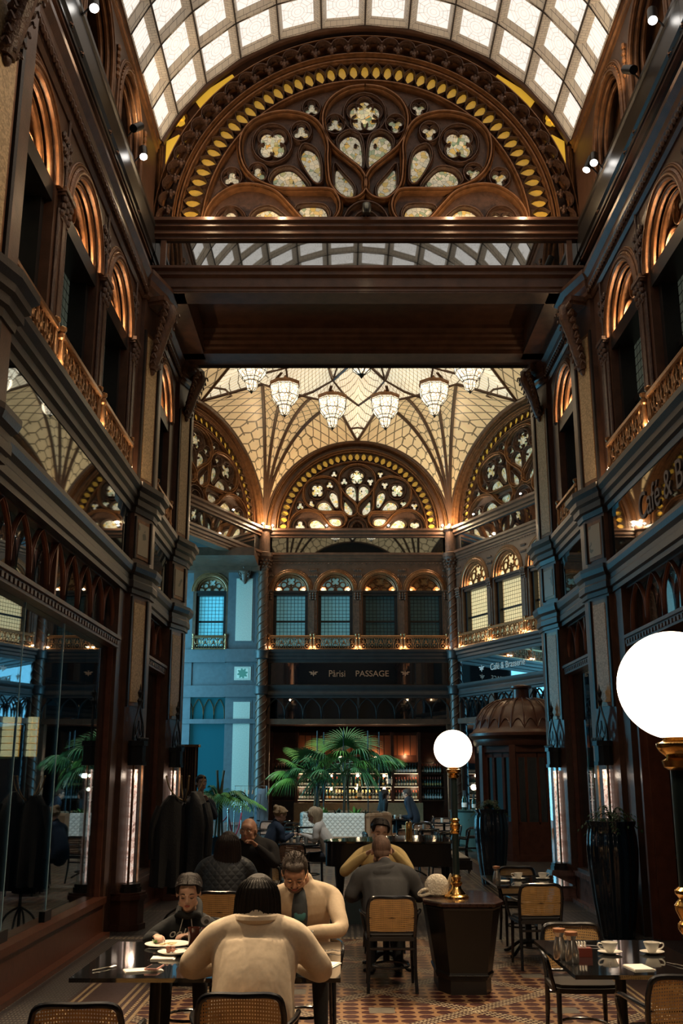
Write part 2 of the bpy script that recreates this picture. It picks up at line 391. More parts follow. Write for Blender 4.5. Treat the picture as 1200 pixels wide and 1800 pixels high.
# outer grey ribbed mosaic strip, and the grey cross border under the arch
def ribbed(u_, v_):
    r1 = t.math('GREATER_THAN', fr(v_, 0.075), .55); r2 = t.math('GREATER_THAN', fr(u_, 0.03), .5)
    k = t.mix(mul(r1, r2), (0.035, 0.034, 0.036), (0.17, 0.15, 0.13)); return t.mix(near(fr(u_, 0.42), .5, .06), k, (0.03, 0.028, 0.03))
c = t.mix(t.math('GREATER_THAN', ax, 2.70), c, ribbed(x, y))
cross = mul(t.math('GREATER_THAN', y, 12.9), t.math('LESS_THAN', y, 15.6))
c = t.mix(cross, c, ribbed(y, x))
for q in (12.95, 13.02, 15.48, 15.55):
    c = t.mix(mul(near(y, q, .016), t.math('GREATER_THAN', fr(x, 0.05), .45)), c, (0.46, 0.36, 0.24))
c = t.mix(mul(nb, .35), c, (0.03, 0.015, 0.012))
t.set('Base Color', c); t.set('Roughness', t.mix(nz, (0.30,) * 3, (0.45,) * 3)); t.set('Specular IOR Level', 0.45)
FLOOR = t.m
m = MB(); m.box(-10, -3.2, -0.2, 12, 38, 0); m.build('floor', FLOOR, kind='structure', smooth=0)

# ------------------------------------------------------------------ plan polylines
def leftpt(p): return (XL + p[1], p[0])
def rightpt(p): return (XR - p[1], p[0])
def pil(Y): return [(Y - .50, 0), (Y - .50, .06), (Y, .20), (Y + .30, .20), (Y + .30, 0)]
PY = [7.37, 13.98, 17.20]
plan = [(-3.0, 0)] + pil(PY[0]) + pil(PY[1]) + pil(PY[2])
LP = [leftpt(p) for p in plan][::-1]          # travelling towards -Y keeps the hall on ... see sweep
RP = [rightpt(p) for p in plan]
CORN1 = [(-.3, 5.33), (.02, 5.33), (.03, 5.40), (.07, 5.42), (.07, 5.50), (.11, 5.53), (.11, 5.60), (.16, 5.65), (.16, 5.72), (-.3, 5.72)]
CORN2 = [(-.3, 4.22), (.03, 4.22), (.03, 4.28), (.06, 4.30), (.06, 4.38), (.05, 4.40), (.05, 4.46), (.09, 4.50), (.11, 4.56), (.11, 4.61), (-.3, 4.61)]
ROPE = [(-.3, 8.50), (.02, 8.50), (.05, 8.54), (.05, 8.60), (.10, 8.66), (.10, 8.76), (.16, 8.82), (.16, 8.88), (-.3, 8.88)]
BEAM = [(-.3, 9.44), (.02, 9.44), (.02, 9.50), (.05, 9.53), (.05, 9.84), (.07, 9.87), (.07, 9.93), (-.3, 9.93)]
VCOR = [(-.3, 11.22), (.0, 11.22), (.02, 11.25), (.02, 11.29), (.045, 11.31), (.045, 11.37), (.07, 11.40), (.07, 11.46), (-.3, 11.46)]
for side, path in (('left', LP), ('right', RP)):
    pass
def along(path, a, b):
    """part of a wall plan between Y=a and Y=b, straight"""
    return path
def wallpath(side, pts):
    q = [leftpt(p) if side == 'left' else rightpt(p) for p in pts]
    return q[::-1] if side == 'left' else q
def solid_wall(mb, side, Y0, Y1, z0, z1, d0=-.3, d1=0):
    f = leftpt if side == 'left' else rightpt
    a = f((Y0, d0)); b = f((Y1, d1)); mb.box(a[0], a[1], z0, b[0], b[1], z1)
# ---- generic arched wall, local frame: x along, front face y=0 looking -y
def arched_wall(mb, x0, x1, z0, z1, ops, th=.3, n=16):
    ops = sorted(ops); e = x0
    for cx, hw, zb, zs, rz in ops:
        if cx - hw > e + 1e-4: mb.box(e, 0, z0, cx - hw, th, z1)
        if zb > z0 + 1e-4: mb.box(cx - hw, 0, z0, cx + hw, th, zb)
        A = [(cx - hw * cos(pi * i / n), zs + rz * sin(pi * i / n)) for i in range(n + 1)] if rz > 0 else [(cx - hw, zs), (cx + hw, zs)]
        for (xa, za), (xb, zb_) in zip(A[:-1], A[1:]):
            mb.add([(xa, 0, za), (xb, 0, zb_), (xb, 0, z1), (xa, 0, z1), (xa, th, za), (xb, th, zb_)], [(0, 1, 2, 3), (0, 4, 5, 1)])
        e = cx + hw
    if x1 > e + 1e-4: mb.box(e, 0, z0, x1, th, z1)
    return mb
def frame_of(side):
    """location and rotation of a wall's local frame; local x -> world"""
    if side == 'left': return lambda Y, d=0: ((XL + d, Y, 0), R(90))
    return lambda Y, d=0: ((XR - d, Y, 0), R(-90))
# ------------------------------------------------------------------ window bay (balcony level)
SPR = 7.60
def arch_window(w, glass, tglass, lit):
    hw = w / 2; root = empty('window_1'); root['kind'] = 'structure'
    m = MB()                                            # frame: jambs, head bar, sash bar
    m.box(-hw, .10, 5.72, -hw + .09, .30, SPR); m.box(hw - .09, .10, 5.72, hw, .30, SPR)
    m.box(-hw, .04, SPR - .14, hw, .30, SPR + .02); m.box(-hw, .0, SPR - .05, hw, .06, SPR + .02)
    m.box(-hw + .09, .20, 6.62, hw - .09, .26, 6.68); m.box(-hw, .12, 5.72, hw, .30, 5.86)
    m.build('window_frame', DARK, root)
    m = MB(); m.box(-hw + .06, .25, 5.8, hw - .06, .27, SPR - .1); m.build('glazing', glass, root, smooth=0)
    # arch head: backing glass and two rows of gothic lobes
    m = MB(); pl = [(-hw, SPR)] + [(-hw * cos(pi * i / 20), SPR + hw * sin(pi * i / 20)) for i in range(21)]
    m.slab(pl[1:], .20, .22); m.build('head_glass', tglass, root, smooth=0)
    m = MB(); r4 = hw * .235; dz = .02
    for k in range(4): cx = -hw * .72 + k * hw * .48; m.ribbon(arc(cx, SPR + r4 * .35, r4, -25, 205, 12), .022, .05, .19)
    for cx, cz, rr in ((-hw * .42, SPR + hw * .42, hw * .17), (hw * .42, SPR + hw * .42, hw * .17)): m.ribbon(arc(cx, cz, rr, 0, 360, 14)[:-1], .02, .05, .19, True)
    for k in range(4): a = R(90 * k + 45); m.ribbon(arc(hw * .15 * cos(a), SPR + hw * .62 + hw * .15 * sin(a), hw * .13, 90 * k + 45 - 120, 90 * k + 45 + 120, 10), .02, .05, .19)
    for sx in (-1, 1):
        m.ribbon([(sx * hw * .98, SPR + .02), (sx * hw * .80, SPR + hw * .42), (sx * hw * .55, SPR + hw * .66), (sx * hw * .30, SPR + hw * .80)], .022, .05, .19)
        m.ribbon(cr([(sx * hw * .10, SPR + hw * .02), (sx * hw * .03, SPR + hw * .3), (0, SPR + hw * .46)], 4), .02, .05, .19)
    m.build('tracery', GILT, root)
    m = MB()                                            # receding archivolts
    for r, y, d_, w_ in ((hw + .05, 0.0, .05, .055), (hw + .13, 0, .03, .03), (hw - .03, .06, .04, .03), (hw - .06, .13, .04, .03)):
        m.ribbon([(-r, SPR)] + arc(0, SPR, r, 180, 0, 28) + [(r, SPR)], w_, d_, y)
    for k in range(26):                                 # bead row
        a = R(4 + 172 * k / 25); m.ell(((hw + .09) * cos(a), -.02, SPR + (hw + .09) * sin(a)), (.014, .014, .014), 6, 4)
    m.build('archivolt', GILT, root)
    return root
def arch_window_gold(w):
    """hall side: deep golden bar tracery seen obliquely"""
    hw = w / 2; root = empty('window_1'); root['kind'] = 'structure'
    m = MB(); m.box(-hw, .10, 5.72, -hw + .10, .34, SPR); m.box(hw - .10, .10, 5.72, hw, .34, SPR)
    m.box(-hw, .02, SPR - .18, hw, .34, SPR + .02); m.box(-hw + .1, .24, 6.62, hw - .1, .32, 6.69); m.box(-hw, .12, 5.72, hw, .34, 5.86)
    m.build('window_frame', DARK, root)
    m = MB(); m.box(-hw + .06, .29, 5.8, hw - .06, .31, SPR - .1); m.build('glazing', LAT_DARK, root, smooth=0)
    m = MB(); m.slab([(-hw * cos(pi * i / 20), SPR + hw * sin(pi * i / 20)) for i in range(21)], .32, .34); m.build('head_panel', GILT, root, smooth=0)
    m = MB()
    for sx in (-1, 1):
        c0 = sx * hw * .48
        m.ribbon([(c0 - hw * .42, SPR)] + arc(c0, SPR + .06, hw * .42, 180, 0, 16) + [(c0 + hw * .42, SPR)], .045, .13, .30)
        m.ribbon(arc(c0, SPR + .1, hw * .24, 200, -20, 12), .02, .08, .30)
        m.ribbon([(sx * hw * .99, SPR + .05)] + arc(0, SPR, hw * .97, 8 if sx > 0 else 172, 84 if sx > 0 else 96, 12), .04, .14, .30)
    m.ribbon(arc(0, SPR + hw * .66, hw * .26, 0, 360, 20)[:-1], .04, .14, .30, True)
    for k in range(4): a = 90 * k + 45; m.ribbon(arc(hw * .12 * cos(R(a)), SPR + hw * .66 + hw * .12 * sin(R(a)), hw * .09, a - 120, a + 120, 8), .014, .1, .30)
    m.build('tracery', GILT, root)
    m = MB()
    for r, y, d_, w_ in ((hw + .06, 0.0, .06, .06), (hw + .15, 0, .03, .03), (hw - .03, .07, .05, .035), (hw - .07, .15, .05, .035)):
        m.ribbon([(-r, SPR)] + arc(0, SPR, r, 180, 0, 30) + [(r, SPR)], w_, d_, y)
    for k in range(34):
        a = R(3 + 174 * k / 33); m.ell(((hw + .105) * cos(a), -.03, SPR + (hw + .105) * sin(a)), (.016, .016, .016), 6, 4)
    m.build('archivolt', GILT, root)
    return root
def railing(w, lab, group):
    """cast brass balcony railing between two posts, base at z=5.73"""
    root = empty('balcony_railing', label=lab, cat='railing', group=group); hw = w / 2; z0 = 5.73
    m = MB(); m.box(-hw, -.05, z0 + .36, hw, .05, z0 + .40); m.tube([(-hw, 0, z0 + .42), (hw, 0, z0 + .42)], .028, 8); m.build('handrail', BRONZE, root)
    m = MB(); m.box(-hw, -.03, z0, hw, .03, z0 + .035); m.build('bottom_rail', BRONZE, root)
    m = MB(); n = max(4, round(w / .26)); st = w / n
    for k in range(n):
        cx = -hw + st * (k + .5)
        m.ribbon(arc(cx, z0 + .11, st * .30, 0, 360, 12)[:-1], .013, .03, .015, True); m.ell((cx, 0, z0 + .11), (.025, .02, .025), 8, 5)
        m.ribbon(arc(cx, z0 + .275, st * .36, 0, 180, 10), .014, .03, .015)
        for sx in (-1, 1):
            m.tube(cr([(cx + sx * st * .36, 0, z0 + .28), (cx + sx * st * .30, 0, z0 + .2), (cx + sx * st * .12, 0, z0 + .17), (cx + sx * st * .07, 0, z0 + .25), (cx + sx * st * .16, 0, z0 + .27)], 3), .011, 5)
        m.tube([(cx, 0, z0 + .17), (cx, 0, z0 + .36)], .011, 6)
        m.tube([(cx + st / 2, 0, z0), (cx + st / 2, 0, z0 + .36)], .012, 6); m.ell((cx + st / 2, 0, z0 + .2), (.022, .022, .03), 8, 5)
    m.build('scrollwork', BRONZE, root)
    for sx in (-1, 1):
        m = MB(); m.lathe([(.05, 0), (.05, .04), (.03, .06), (.042, .10), (.03, .14), (.026, .34), (.045, .36), (.045, .40), (.03, .42), (.048, .45), (.048, .48), (.01, .5)], 12, (sx * (hw + .0), -.01, z0))
        m.build('post', BRONZE, root)
    return root
def capital_mb(m, x, z, w=.26, y=0.0):
    m.box(x - w / 2, -.10 + y, z, x + w / 2, y + .1, z + .05); m.box(x - w / 2 + .02, -.08 + y, z - .03, x + w / 2 - .02, y + .1, z)
    random.seed(int(x * 100) + 7)
    for k in range(3):
        for r_ in range(3):
            m.ell((x - w * .32 + k * w * .32, y - .045 - .012 * r_, z - .22 + .075 * r_), (.042, .035, .045), 8, 5)
    m.box(x - w * .4, y - .05, z - .28, x + w * .4, y + .1, z - .25); m.box(x - w * .33, y - .03, z - .26, x + w * .33, y + .05, z - .03)

def carved_bracket(h, w=.3, dpt=.3):
    """scroll corbel hanging down from z=0"""
    m = MB(); rs = random.Random(int(h * 100))
    m.box(-w / 2, -dpt, -.07, w / 2, 0, 0); m.box(-w / 2 + .03, -dpt + .03, -.12, w / 2 - .03, 0, -.07)
    n = 9
    m.tube(cr([(0, -dpt * .75, -.14), (0, -dpt * .9, -.25), (0, -dpt * .6, -h * .5), (0, -.08, -h * .8), (0, -.03, -h)], 5), [(w * .36 * (1 - .6 * i / 20), .09) for i in range(21)], 10)
    for k in range(n):
        f = k / (n - 1); z = -.16 - f * (h - .22); y = -dpt * (.85 * (1 - f) ** 1.2) - .05
        for sx in (-1, 0, 1):
            m.ell((sx * w * .34 * (1 - .5 * f), y - .02 * (sx == 0) + rs.uniform(-.01, .01), z + rs.uniform(-.02, .02)), (.055 - .02 * f, .05, .05 - .012 * f), 8, 5)
            if sx: m.tube(cr([(sx * w * .3, y, z), (sx * w * .52 * (1 - .5 * f), y - .03, z + .04), (sx * w * .45 * (1 - .5 * f), y - .06, z - .03)], 3), .014, 5)
    m.ell((0, -.03, -h - .02), (.05, .04, .07), 8, 6)
    return m
# ------------------------------------------------------------------ hall side walls
win_gold = arch_window_gold(1.36)
KIDS[win_gold.name] = list(win_gold.children)
rail_a = railing(1.62, 'x', 'x')
nwin = [0]; used_gold = [False]
def place(proto, loc, rz, flag=[]):
    if proto.name in flag: c = copy_tree(proto)
    else: flag.append(proto.name); c = proto
    c.location = loc; c.rotation_euler = (0, 0, rz); return c
for side in ('left', 'right'):
    fr_ = leftpt if side == 'left' else rightpt
    sgn = 1 if side == 'left' else -1
    word = side
    # local frame: for left wall rot +90: local x -> +Y ; for right rot -90: local x -> -Y
    rz = R(90) if side == 'left' else R(-90)
    lx = (lambda Y: Y) if side == 'left' else (lambda Y: -Y)
    wall = MB()
    bays = [8.45, 10.30, 12.13]; hist = [0.3, 2.15, 4.0, 5.85]
    ops = [(lx(b), .68, 5.72, SPR, .68) for b in hist + bays] + [(lx(15.55), .68, 5.72, SPR, .68)]
    arched_wall(wall, min(lx(-3), lx(17.5)), max(lx(-3), lx(17.5)), 5.33, 8.6, ops, .36)
    # upper storey with tall arches
    uops = [(lx(b), .66, 9.5, 10.36, .70) for b in hist + bays]
    arched_wall(wall, min(lx(-3), lx(14.1)), max(lx(-3), lx(14.1)), 9.4, 11.5, uops, .30)
    wall.box(min(lx(-3), lx(17.5)), .1, 8.5, max(lx(-3), lx(17.5)), .36, 9.5)
    # ground storey piers
    for a, b in ((-3, -.2), (6.87, 7.66), (13.10, 14.28), (16.7, 17.5)):
        wall.box(lx(a), 0, 0, lx(b), .36, 5.34)
    wall.box(min(lx(-3), lx(17.5)), .06, 4.2, max(lx(-3), lx(17.5)), .36, 5.4)
    wall.box(lx(14.28), .0, .0, lx(16.75), .36, .50)
    W_ = wall.build('wall_' + side, WOOD, loc=(XL if side == 'left' else XR, 0, 0), rot=rz, kind='structure', smooth=20)
    # spandrel ornament between arches + pier mouldings + capitals
    m = MB()
    edges = [-.62, 1.22, 3.07, 4.92, 9.37, 11.22]
    for e in edges + [7.60, 13.00]:
        X0 = lx(e)
        m.box(X0 - .10, -.035, 5.75, X0 + .10, 0, SPR - .2)
        for dx in (-.13, .13): m.tube([(X0 + dx, -.02, 5.75), (X0 + dx, -.02, SPR - .2)], .022, 6)
        m.box(X0 - .05, -.05, 5.75, X0 + .05, 0, SPR - .3)
        capital_mb(m, X0, SPR - .02, .34)
        for k in range(3):
            for j in range(-1 - (k > 0), 2 + (k > 0)): m.ell((X0 + j * .07, -.02, SPR + .38 + k * .13), (.035, .03, .055), 6, 4)
        m.tube([(X0, -.03, SPR + .1), (X0, -.03, SPR + .9)], .018, 6)
    m.build('pier_carving', CARVE, W_)
    m = MB()   # twisted rope moulding
    for k in range(200):
        Y = -3 + k * .1; 
        if Y > 16.9: break
        m.ell((lx(Y), -.085, 8.60), (.055, .03, .038), 6, 4, rot=Matrix.Rotation(R(38), 3, 'Y'))
    m.build('rope_moulding', CARVE, W_)
    m = MB()
    for k, b in enumerate(hist + bays):   # archivolts of the upper arches
        X0 = lx(b)
        for r, yy, d_, w_ in ((.70, 0, .05, .05), (.80, 0, .03, .03), (.63, .06, .05, .03), (.57, .13, .05, .03)):
            m.ribbon([(X0 - r, 9.5)] + arc(X0, 10.36, r, 180, 0, 26, r * 1.05) + [(X0 + r, 9.5)], w_, d_, yy)
        for j in range(28):
            a = R(3 + 174 * j / 27); m.ell((X0 + .75 * cos(a), -.03, 10.36 + .79 * sin(a)), (.017, .017, .017), 6, 4)
        for j in range(5): m.ell((X0 + .925, -.02, 10.5 + j * .1), (.05, .03, .06), 6, 4)
    m.build('upper_archivolt', GILT, W_)
    m = MB()
    for b in hist + bays: m.slab([(lx(b) - .64, 9.5)] + arc(lx(b), 10.36, .66, 180, 0, 20, .70) + [(lx(b) + .64, 9.5)], .24, .27)
    m.build('upper_arch_panel', GILT, W_, smooth=0)
    # cornices following the pilasters
    path = wallpath(side, plan); 
    for nm, prof, mt in (('cornice', CORN1, CORN), ('cornice', CORN2, CORN), ('rope_cornice', ROPE, WOOD)):
        m = MB(); m.sweep(path[::-1] if True else path, [(-d_ if False else d_, z) for d_, z in prof]) if False else m.sweep(path, [(-d_, z) for d_, z in prof]) if False else m.sweep(path, prof)
        m.build(nm, mt, None, kind='structure', smooth=12).name = 'trim_%s' % (('1' if prof is CORN1 else '2' if prof is CORN2 else '3') if side == 'left' else ('4' if prof is CORN1 else '5' if prof is CORN2 else '6'))
    p2 = [leftpt((-3, 0)), leftpt((14.0, 0))] if side == 'left' else [rightpt((-3, 0)), rightpt((14.0, 0))]
    p2 = p2[::-1] if side == 'left' else p2
    m = MB(); m.sweep(p2, BEAM); m.build('trim_7' if side == 'left' else 'trim_8', DARK, kind='structure', smooth=12)
    m = MB(); m.sweep(p2, VCOR)
    m.build('trim_9' if side == 'left' else 'trim_10', GILT, kind='structure')
    # mirror bands
    m = MB(); m.sweep(wallpath(side, plan), [(.015, 4.58), (.015, 5.36), (-.05, 5.36), (-.05, 4.58)])
    m = MB()
    segs = [(-3, 6.85), (7.68, 13.46), (14.30, 16.68)]
    for a, b in segs: m.box(lx(a), -.012, 4.61, lx(b), .05, 5.34)
    m.build('mirror_band', MIRR, W_, smooth=0)
    m = MB(); m.box(lx(-3), .06, 8.86, lx(13.95), .12, 9.48); m.build('upper_mirror_band', MIRR, W_, smooth=0)
    # pilasters
    for i, Y in enumerate(PY):
        q = [fr_(p) for p in pil(Y)]
        if side == 'right': q = q[::-1]
        pr = empty('trim_%d' % (11 + i + (3 if side == 'right' else 0)), kind='structure')
        for nm, a, b in (('pilaster_shaft', .44, 8.55 if i < 2 else 8.9),):
            m = MB(); m.prism(q[::-1], a, b); m.build(nm, WOOD, pr, smooth=0)
        A = Vector(fr_((Y - .50, .06))); B = Vector(fr_((Y, .20))); dv = (B - A).normalized(); nv = Vector((dv.y, -dv.x))
        if (nv.x > 0) != (side == 'left'): nv = -nv
        if nv.y > 0: nv = nv
        def strip(name, f0, f1, z0, z1, th, mt, sh=0.0):
            m = MB(); p = [A + (B - A) * f0 + nv * sh, A + (B - A) * f1 + nv * sh, A + (B - A) * f1 + nv * (sh + th), A + (B - A) * f0 + nv * (sh + th)]
            ar = sum(p[k].x * p[(k + 1) % 4].y - p[(k + 1) % 4].x * p[k].y for k in range(4))
            if ar < 0: p = p[::-1]
            m.prism([tuple(v) for v in p], z0, z1); m.build(name, mt, pr, smooth=0)
        for z0, z1 in ((2.75, 4.16), (4.72, 5.26), (5.80, 8.0)):
            strip('panel_border', .14, .86, z0, z1, .012, GILT); strip('mosaic_panel', .2, .8, z0 + .05, z1 - .05, .012, PALE if z1 - z0 < 1 else MOSA, .006)
            strip('edge_bead', .02, .10, z0 - .02, z1 + .02, .03, CORN); strip('edge_bead', .90, .98, z0 - .02, z1 + .02, .03, CORN)
        # marble pedestal
        ctr = A * .45 + B * .55
        m = MB(); w_ = .24; dd = .10
        base = [(-w_, .30), (w_, .30), (w_, -.06), (w_ * .8, -.16), (w_ * .35, -.22), (-w_ * .35, -.22), (-w_ * .8, -.16), (-w_, -.06)]
        ang = math.atan2(nv.y, nv.x) + pi / 2
        def sc(k): return [((x_ * k), (y_ * k if y_ < 0 else y_)) for x_, y_ in base]
        for k, z0, z1 in ((1.12, 0, .07), (1.0, .07, .33), (1.05, .33, .36), (1.14, .36, .41), (1.08, .41, .44)): m.prism(sc(k), z0, z1)
        m.build('pedestal', MARBLE if side == 'right' else PLINTH, pr, loc=(ctr.x, ctr.y, 0), rot=ang, smooth=0)
        # carved corbel at the top
        m = carved_bracket(1.05 if i < 2 else .9, .40, .26); m.build('corbel', CARVE, pr, loc=(B.x * .5 + A.x * .5, B.y * .5 + A.y * .5, 8.55 if i < 2 else 8.84), rot=ang)
        # lit display case with gothic crown (stands on the pedestal)
        if i > 0:
            names = {('left', 1): 'lit glass display case on the nearer left pilaster', ('left', 2): 'lit glass display case on left pilaster behind coat stand',
                     ('right', 1): 'lit glass display case on right pilaster behind potted fern', ('right', 2): 'lit glass display case on right pilaster beside the booth'}
            e = empty('display_case', (ctr.x + nv.x * .02, ctr.y + nv.y * .02, .44), ang, names[(side, i)], 'display case', 'lit display cases on the pilasters')
            m = MB(); m.prism([(x_ * .86, y_ * .9 if y_ < 0 else -.0) for x_, y_ in base], 0, .06); m.prism([(x_ * .8, y_ * .82 if y_ < 0 else -.0) for x_, y_ in base], .06, .10); m.build('base', DARK, e, smooth=0)
            m = MB(); m.prism([(x_ * .62, y_ * .72 if y_ < 0 else -.0) for x_, y_ in base], .10, 1.55); m.build('glass', CLEARG, e, smooth=0)
            m = MB(); random.seed(i * 7 + (side == 'left')); m.box(-.10, -.035, .11, .10, -.015, 1.5); m.build('lit_panel', MATS.get('case_backdrop') or CASE, e, smooth=0)
            m = MB()
            for sx in (-1, 1): m.box(sx * .155 - .012, -.10, .10, sx * .155 + .012, -.07, 1.55)
            m.build('corner_post', BRONZE, e, smooth=0)
            m = MB(); m.prism([(x_ * .8, y_ * .86 if y_ < 0 else -.0) for x_, y_ in base], 1.55, 1.60); m.prism([(x_ * .7, y_ * .78 if y_ < 0 else -.0) for x_, y_ in base], 1.60, 1.80); m.prism([(x_ * .84, y_ * .9 if y_ < 0 else -.0) for x_, y_ in base], 1.80, 1.86)
            for k in range(7): m.ell((-.16 + .053 * k, -.15, 1.88), (.016, .016, .03), 6, 4)
            m.build('hood', BLACKMET, e, smooth=0)
            m = MB()
            for sx in (-1, 1):
                m.tube(cr([(sx * .17, -.06, 1.87), (sx * .15, -.06, 2.05), (sx * .05, -.06, 2.22), (0, -.06, 2.34)], 4), .018, 6)
                m.tube(cr([(sx * .17, -.06, 1.87), (sx * .04, -.06, 1.98), (0, -.06, 2.12)], 4), .012, 6)
                m.tube(cr([(sx * .02, -.06, 1.87), (sx * .10, -.06, 1.98), (sx * .12, -.06, 2.1)], 4), .012, 6)
            m.lathe([(.02, 0), (.03, .05), (.045, .08), (.02, .12), (.035, .16), (.04, .19), (.015, .23), (.003, .3)], 8, (0, -.06, 2.3)); m.build('crown', BLACKMET, e)
            e.scale = (.82, .85, 1)
            q_ = point('display_case_light', (ctr.x + nv.x * .12, ctr.y + nv.y * .12, 1.86), (1.0, .78, .6), 1.2, .03)
    # balcony windows and railings
    for k, b in enumerate(bays + [15.55]):
        nwin[0] += 1
        wn = place(win_gold, fr_((b, 0)) + (0,), rz); wn.name = 'window_%d' % nwin[0]
        if k < 3:
            where = ['nearest the camera', 'middle of three', 'farthest of three'][k]
            rl = place(rail_a, fr_((b, .06)) + (0,), rz); rl['label'] = 'brass scrollwork balcony railing on the %s wall, %s' % (word, where)
        else:
            rl = railing(1.30, 'x', 'x'); rl.location = fr_((b, .06)) + (0,); rl.rotation_euler = (0, 0, rz); rl['label'] = 'short brass balcony railing on %s wall between the two far pilasters' % word
        rl['group'] = 'balcony railings along the hall'
        # warm uplight at the foot of the arch recess
        for dY in (-.45, .45):
            p = fr_((b + dY, -.16)); point('balcony_uplight', (p[0], p[1], SPR + .12), WARM, 7, .03)
    for e in (7.62, 9.37, 11.22, 13.02):
        p = fr_((e, .12)); point('railing_uplight', (p[0], p[1], 5.80), WARM, 6, .02)
    for b in [5.85] + bays:
        p = fr_((b, -.10)); 
# ------------------------------------------------------------------ shopfronts: transoms, glass, plinth
def transom(w, n, lab=None):
    """overlapping pointed bars between z 3.58 and 4.2"""
    m = MB(); hw = w / 2; st = w / n
    for k in range(n):
        c0 = -hw + st * (k + .5)
        m.ribbon([(c0 - st / 2, 3.58)] + cr([(c0 - st / 2, 3.7), (c0 - st * .42, 3.95), (c0 - st * .18, 4.13), (c0, 4.2)], 5), .016, .05, 0)
        m.ribbon([(c0 + st / 2, 3.58)] + cr([(c0 + st / 2, 3.7), (c0 + st * .42, 3.95), (c0 + st * .18, 4.13), (c0, 4.2)], 5), .016, .05, 0)
    m.box(-.03, -.03, 3.58, .03, .04, 4.25)
    return m
SHOPS = [('left', 7.66, 13.12, 9), ('left', 14.30, 16.72, 4), ('right', 7.66, 12.95, 8), ('right', 14.30, 16.72, 4), ('left', -.1, 6.86, 9), ('right', -.1, 6.86, 9)]
for si, (side, a, b, n) in enumerate(SHOPS):
    f_ = leftpt if side == 'left' else rightpt; rz = R(90) if side == 'left' else R(-90); w = b - a; c0 = f_(((a + b) / 2, -.10)) + (0,)
    e = empty('door_%d' % (si + 1) if si == 2 else 'window_%d' % (40 + si), c0, rz, kind='structure')
    m = MB(); m.box(-w / 2, -.12, 3.44, w / 2, .10, 3.58); m.box(-w / 2, -.15, 3.54, w / 2, .05, 3.58)
    for k in range(int(w / .12)): m.box(-w / 2 + k * .12 + .02, -.135, 3.47, -w / 2 + k * .12 + .08, -.11, 3.52)
    m.build('transom_rail', WOOD, e, smooth=0)
    transom(w, n).build('transom_bars', GILT if False else mk('copper_bars', (0.22, 0.085, 0.05), .35, .5), e)
    m = MB(); m.box(-w / 2, .05, 3.58, w / 2, .06, 4.25); m.build('transom_glass', SHOPG, e, smooth=0)
    m = MB()
    for sx in (-1, 1): m.box(sx * (w / 2 - .07), -.06, 0.0, sx * w / 2, .25, 3.46); m.box(sx * (w / 2 - .14), .02, 0, sx * (w / 2 - .07), .25, 3.46)
    m.build('jamb', mk('reddish_wood', (.17, .055, .03), .35, 0, .4, 8), e, smooth=0)
    if si != 2:
        m = MB(); m.box(-w / 2, -.10, 0, w / 2, .2, .40); m.box(-w / 2, -.14, .38, w / 2, .16, .45); m.box(-w / 2, -.20, 0, w / 2, .1, .05)
        m.build('plinth', PLINTH if side == 'left' else MARBLE, e, smooth=0)
        m = MB(); m.box(-w / 2 + .07, .0, .45, w / 2 - .07, .012, 3.44); m.build('glass', SHOPG, e, smooth=0)
        if si in (0,):
            m = MB()
            for yy in (9.55, 10.95): m.box(yy - (a + b) / 2 - .006, -.004, .47, yy - (a + b) / 2 + .006, .016, 3.44)
            m.build('glass_edge', GLASSEDGE, e, smooth=0)
            m = MB()
            for yy in (9.55, 10.95): m.box(yy - (a + b) / 2 - .12, -.03, .42, yy - (a + b) / 2 + .12, .04, .55)
            m.build('glass_clamp', BLACKMET, e, smooth=0)
# rooms behind the shopfronts: dark boxes with their own depth
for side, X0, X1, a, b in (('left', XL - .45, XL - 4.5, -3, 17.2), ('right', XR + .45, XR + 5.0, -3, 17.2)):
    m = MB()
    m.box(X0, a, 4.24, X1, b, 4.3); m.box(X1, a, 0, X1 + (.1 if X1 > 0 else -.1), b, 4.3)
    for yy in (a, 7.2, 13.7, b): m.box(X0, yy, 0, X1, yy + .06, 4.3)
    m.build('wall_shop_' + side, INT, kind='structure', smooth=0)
m = MB(); m.box(-10, -3.3, 0, 12, -3.2, 14); m.build('wall_rear', DARK, kind='structure', smooth=0)
# outer shell so no daylight leaks in
m = MB(); m.box(XL - .46, -3.2, 4.3, XL - .40, 17.5, 13); m.box(XR + .40, -3.2, 4.3, XR + .46, 17.5, 13)
m.build('wall_outer', INT, kind='structure', smooth=0)

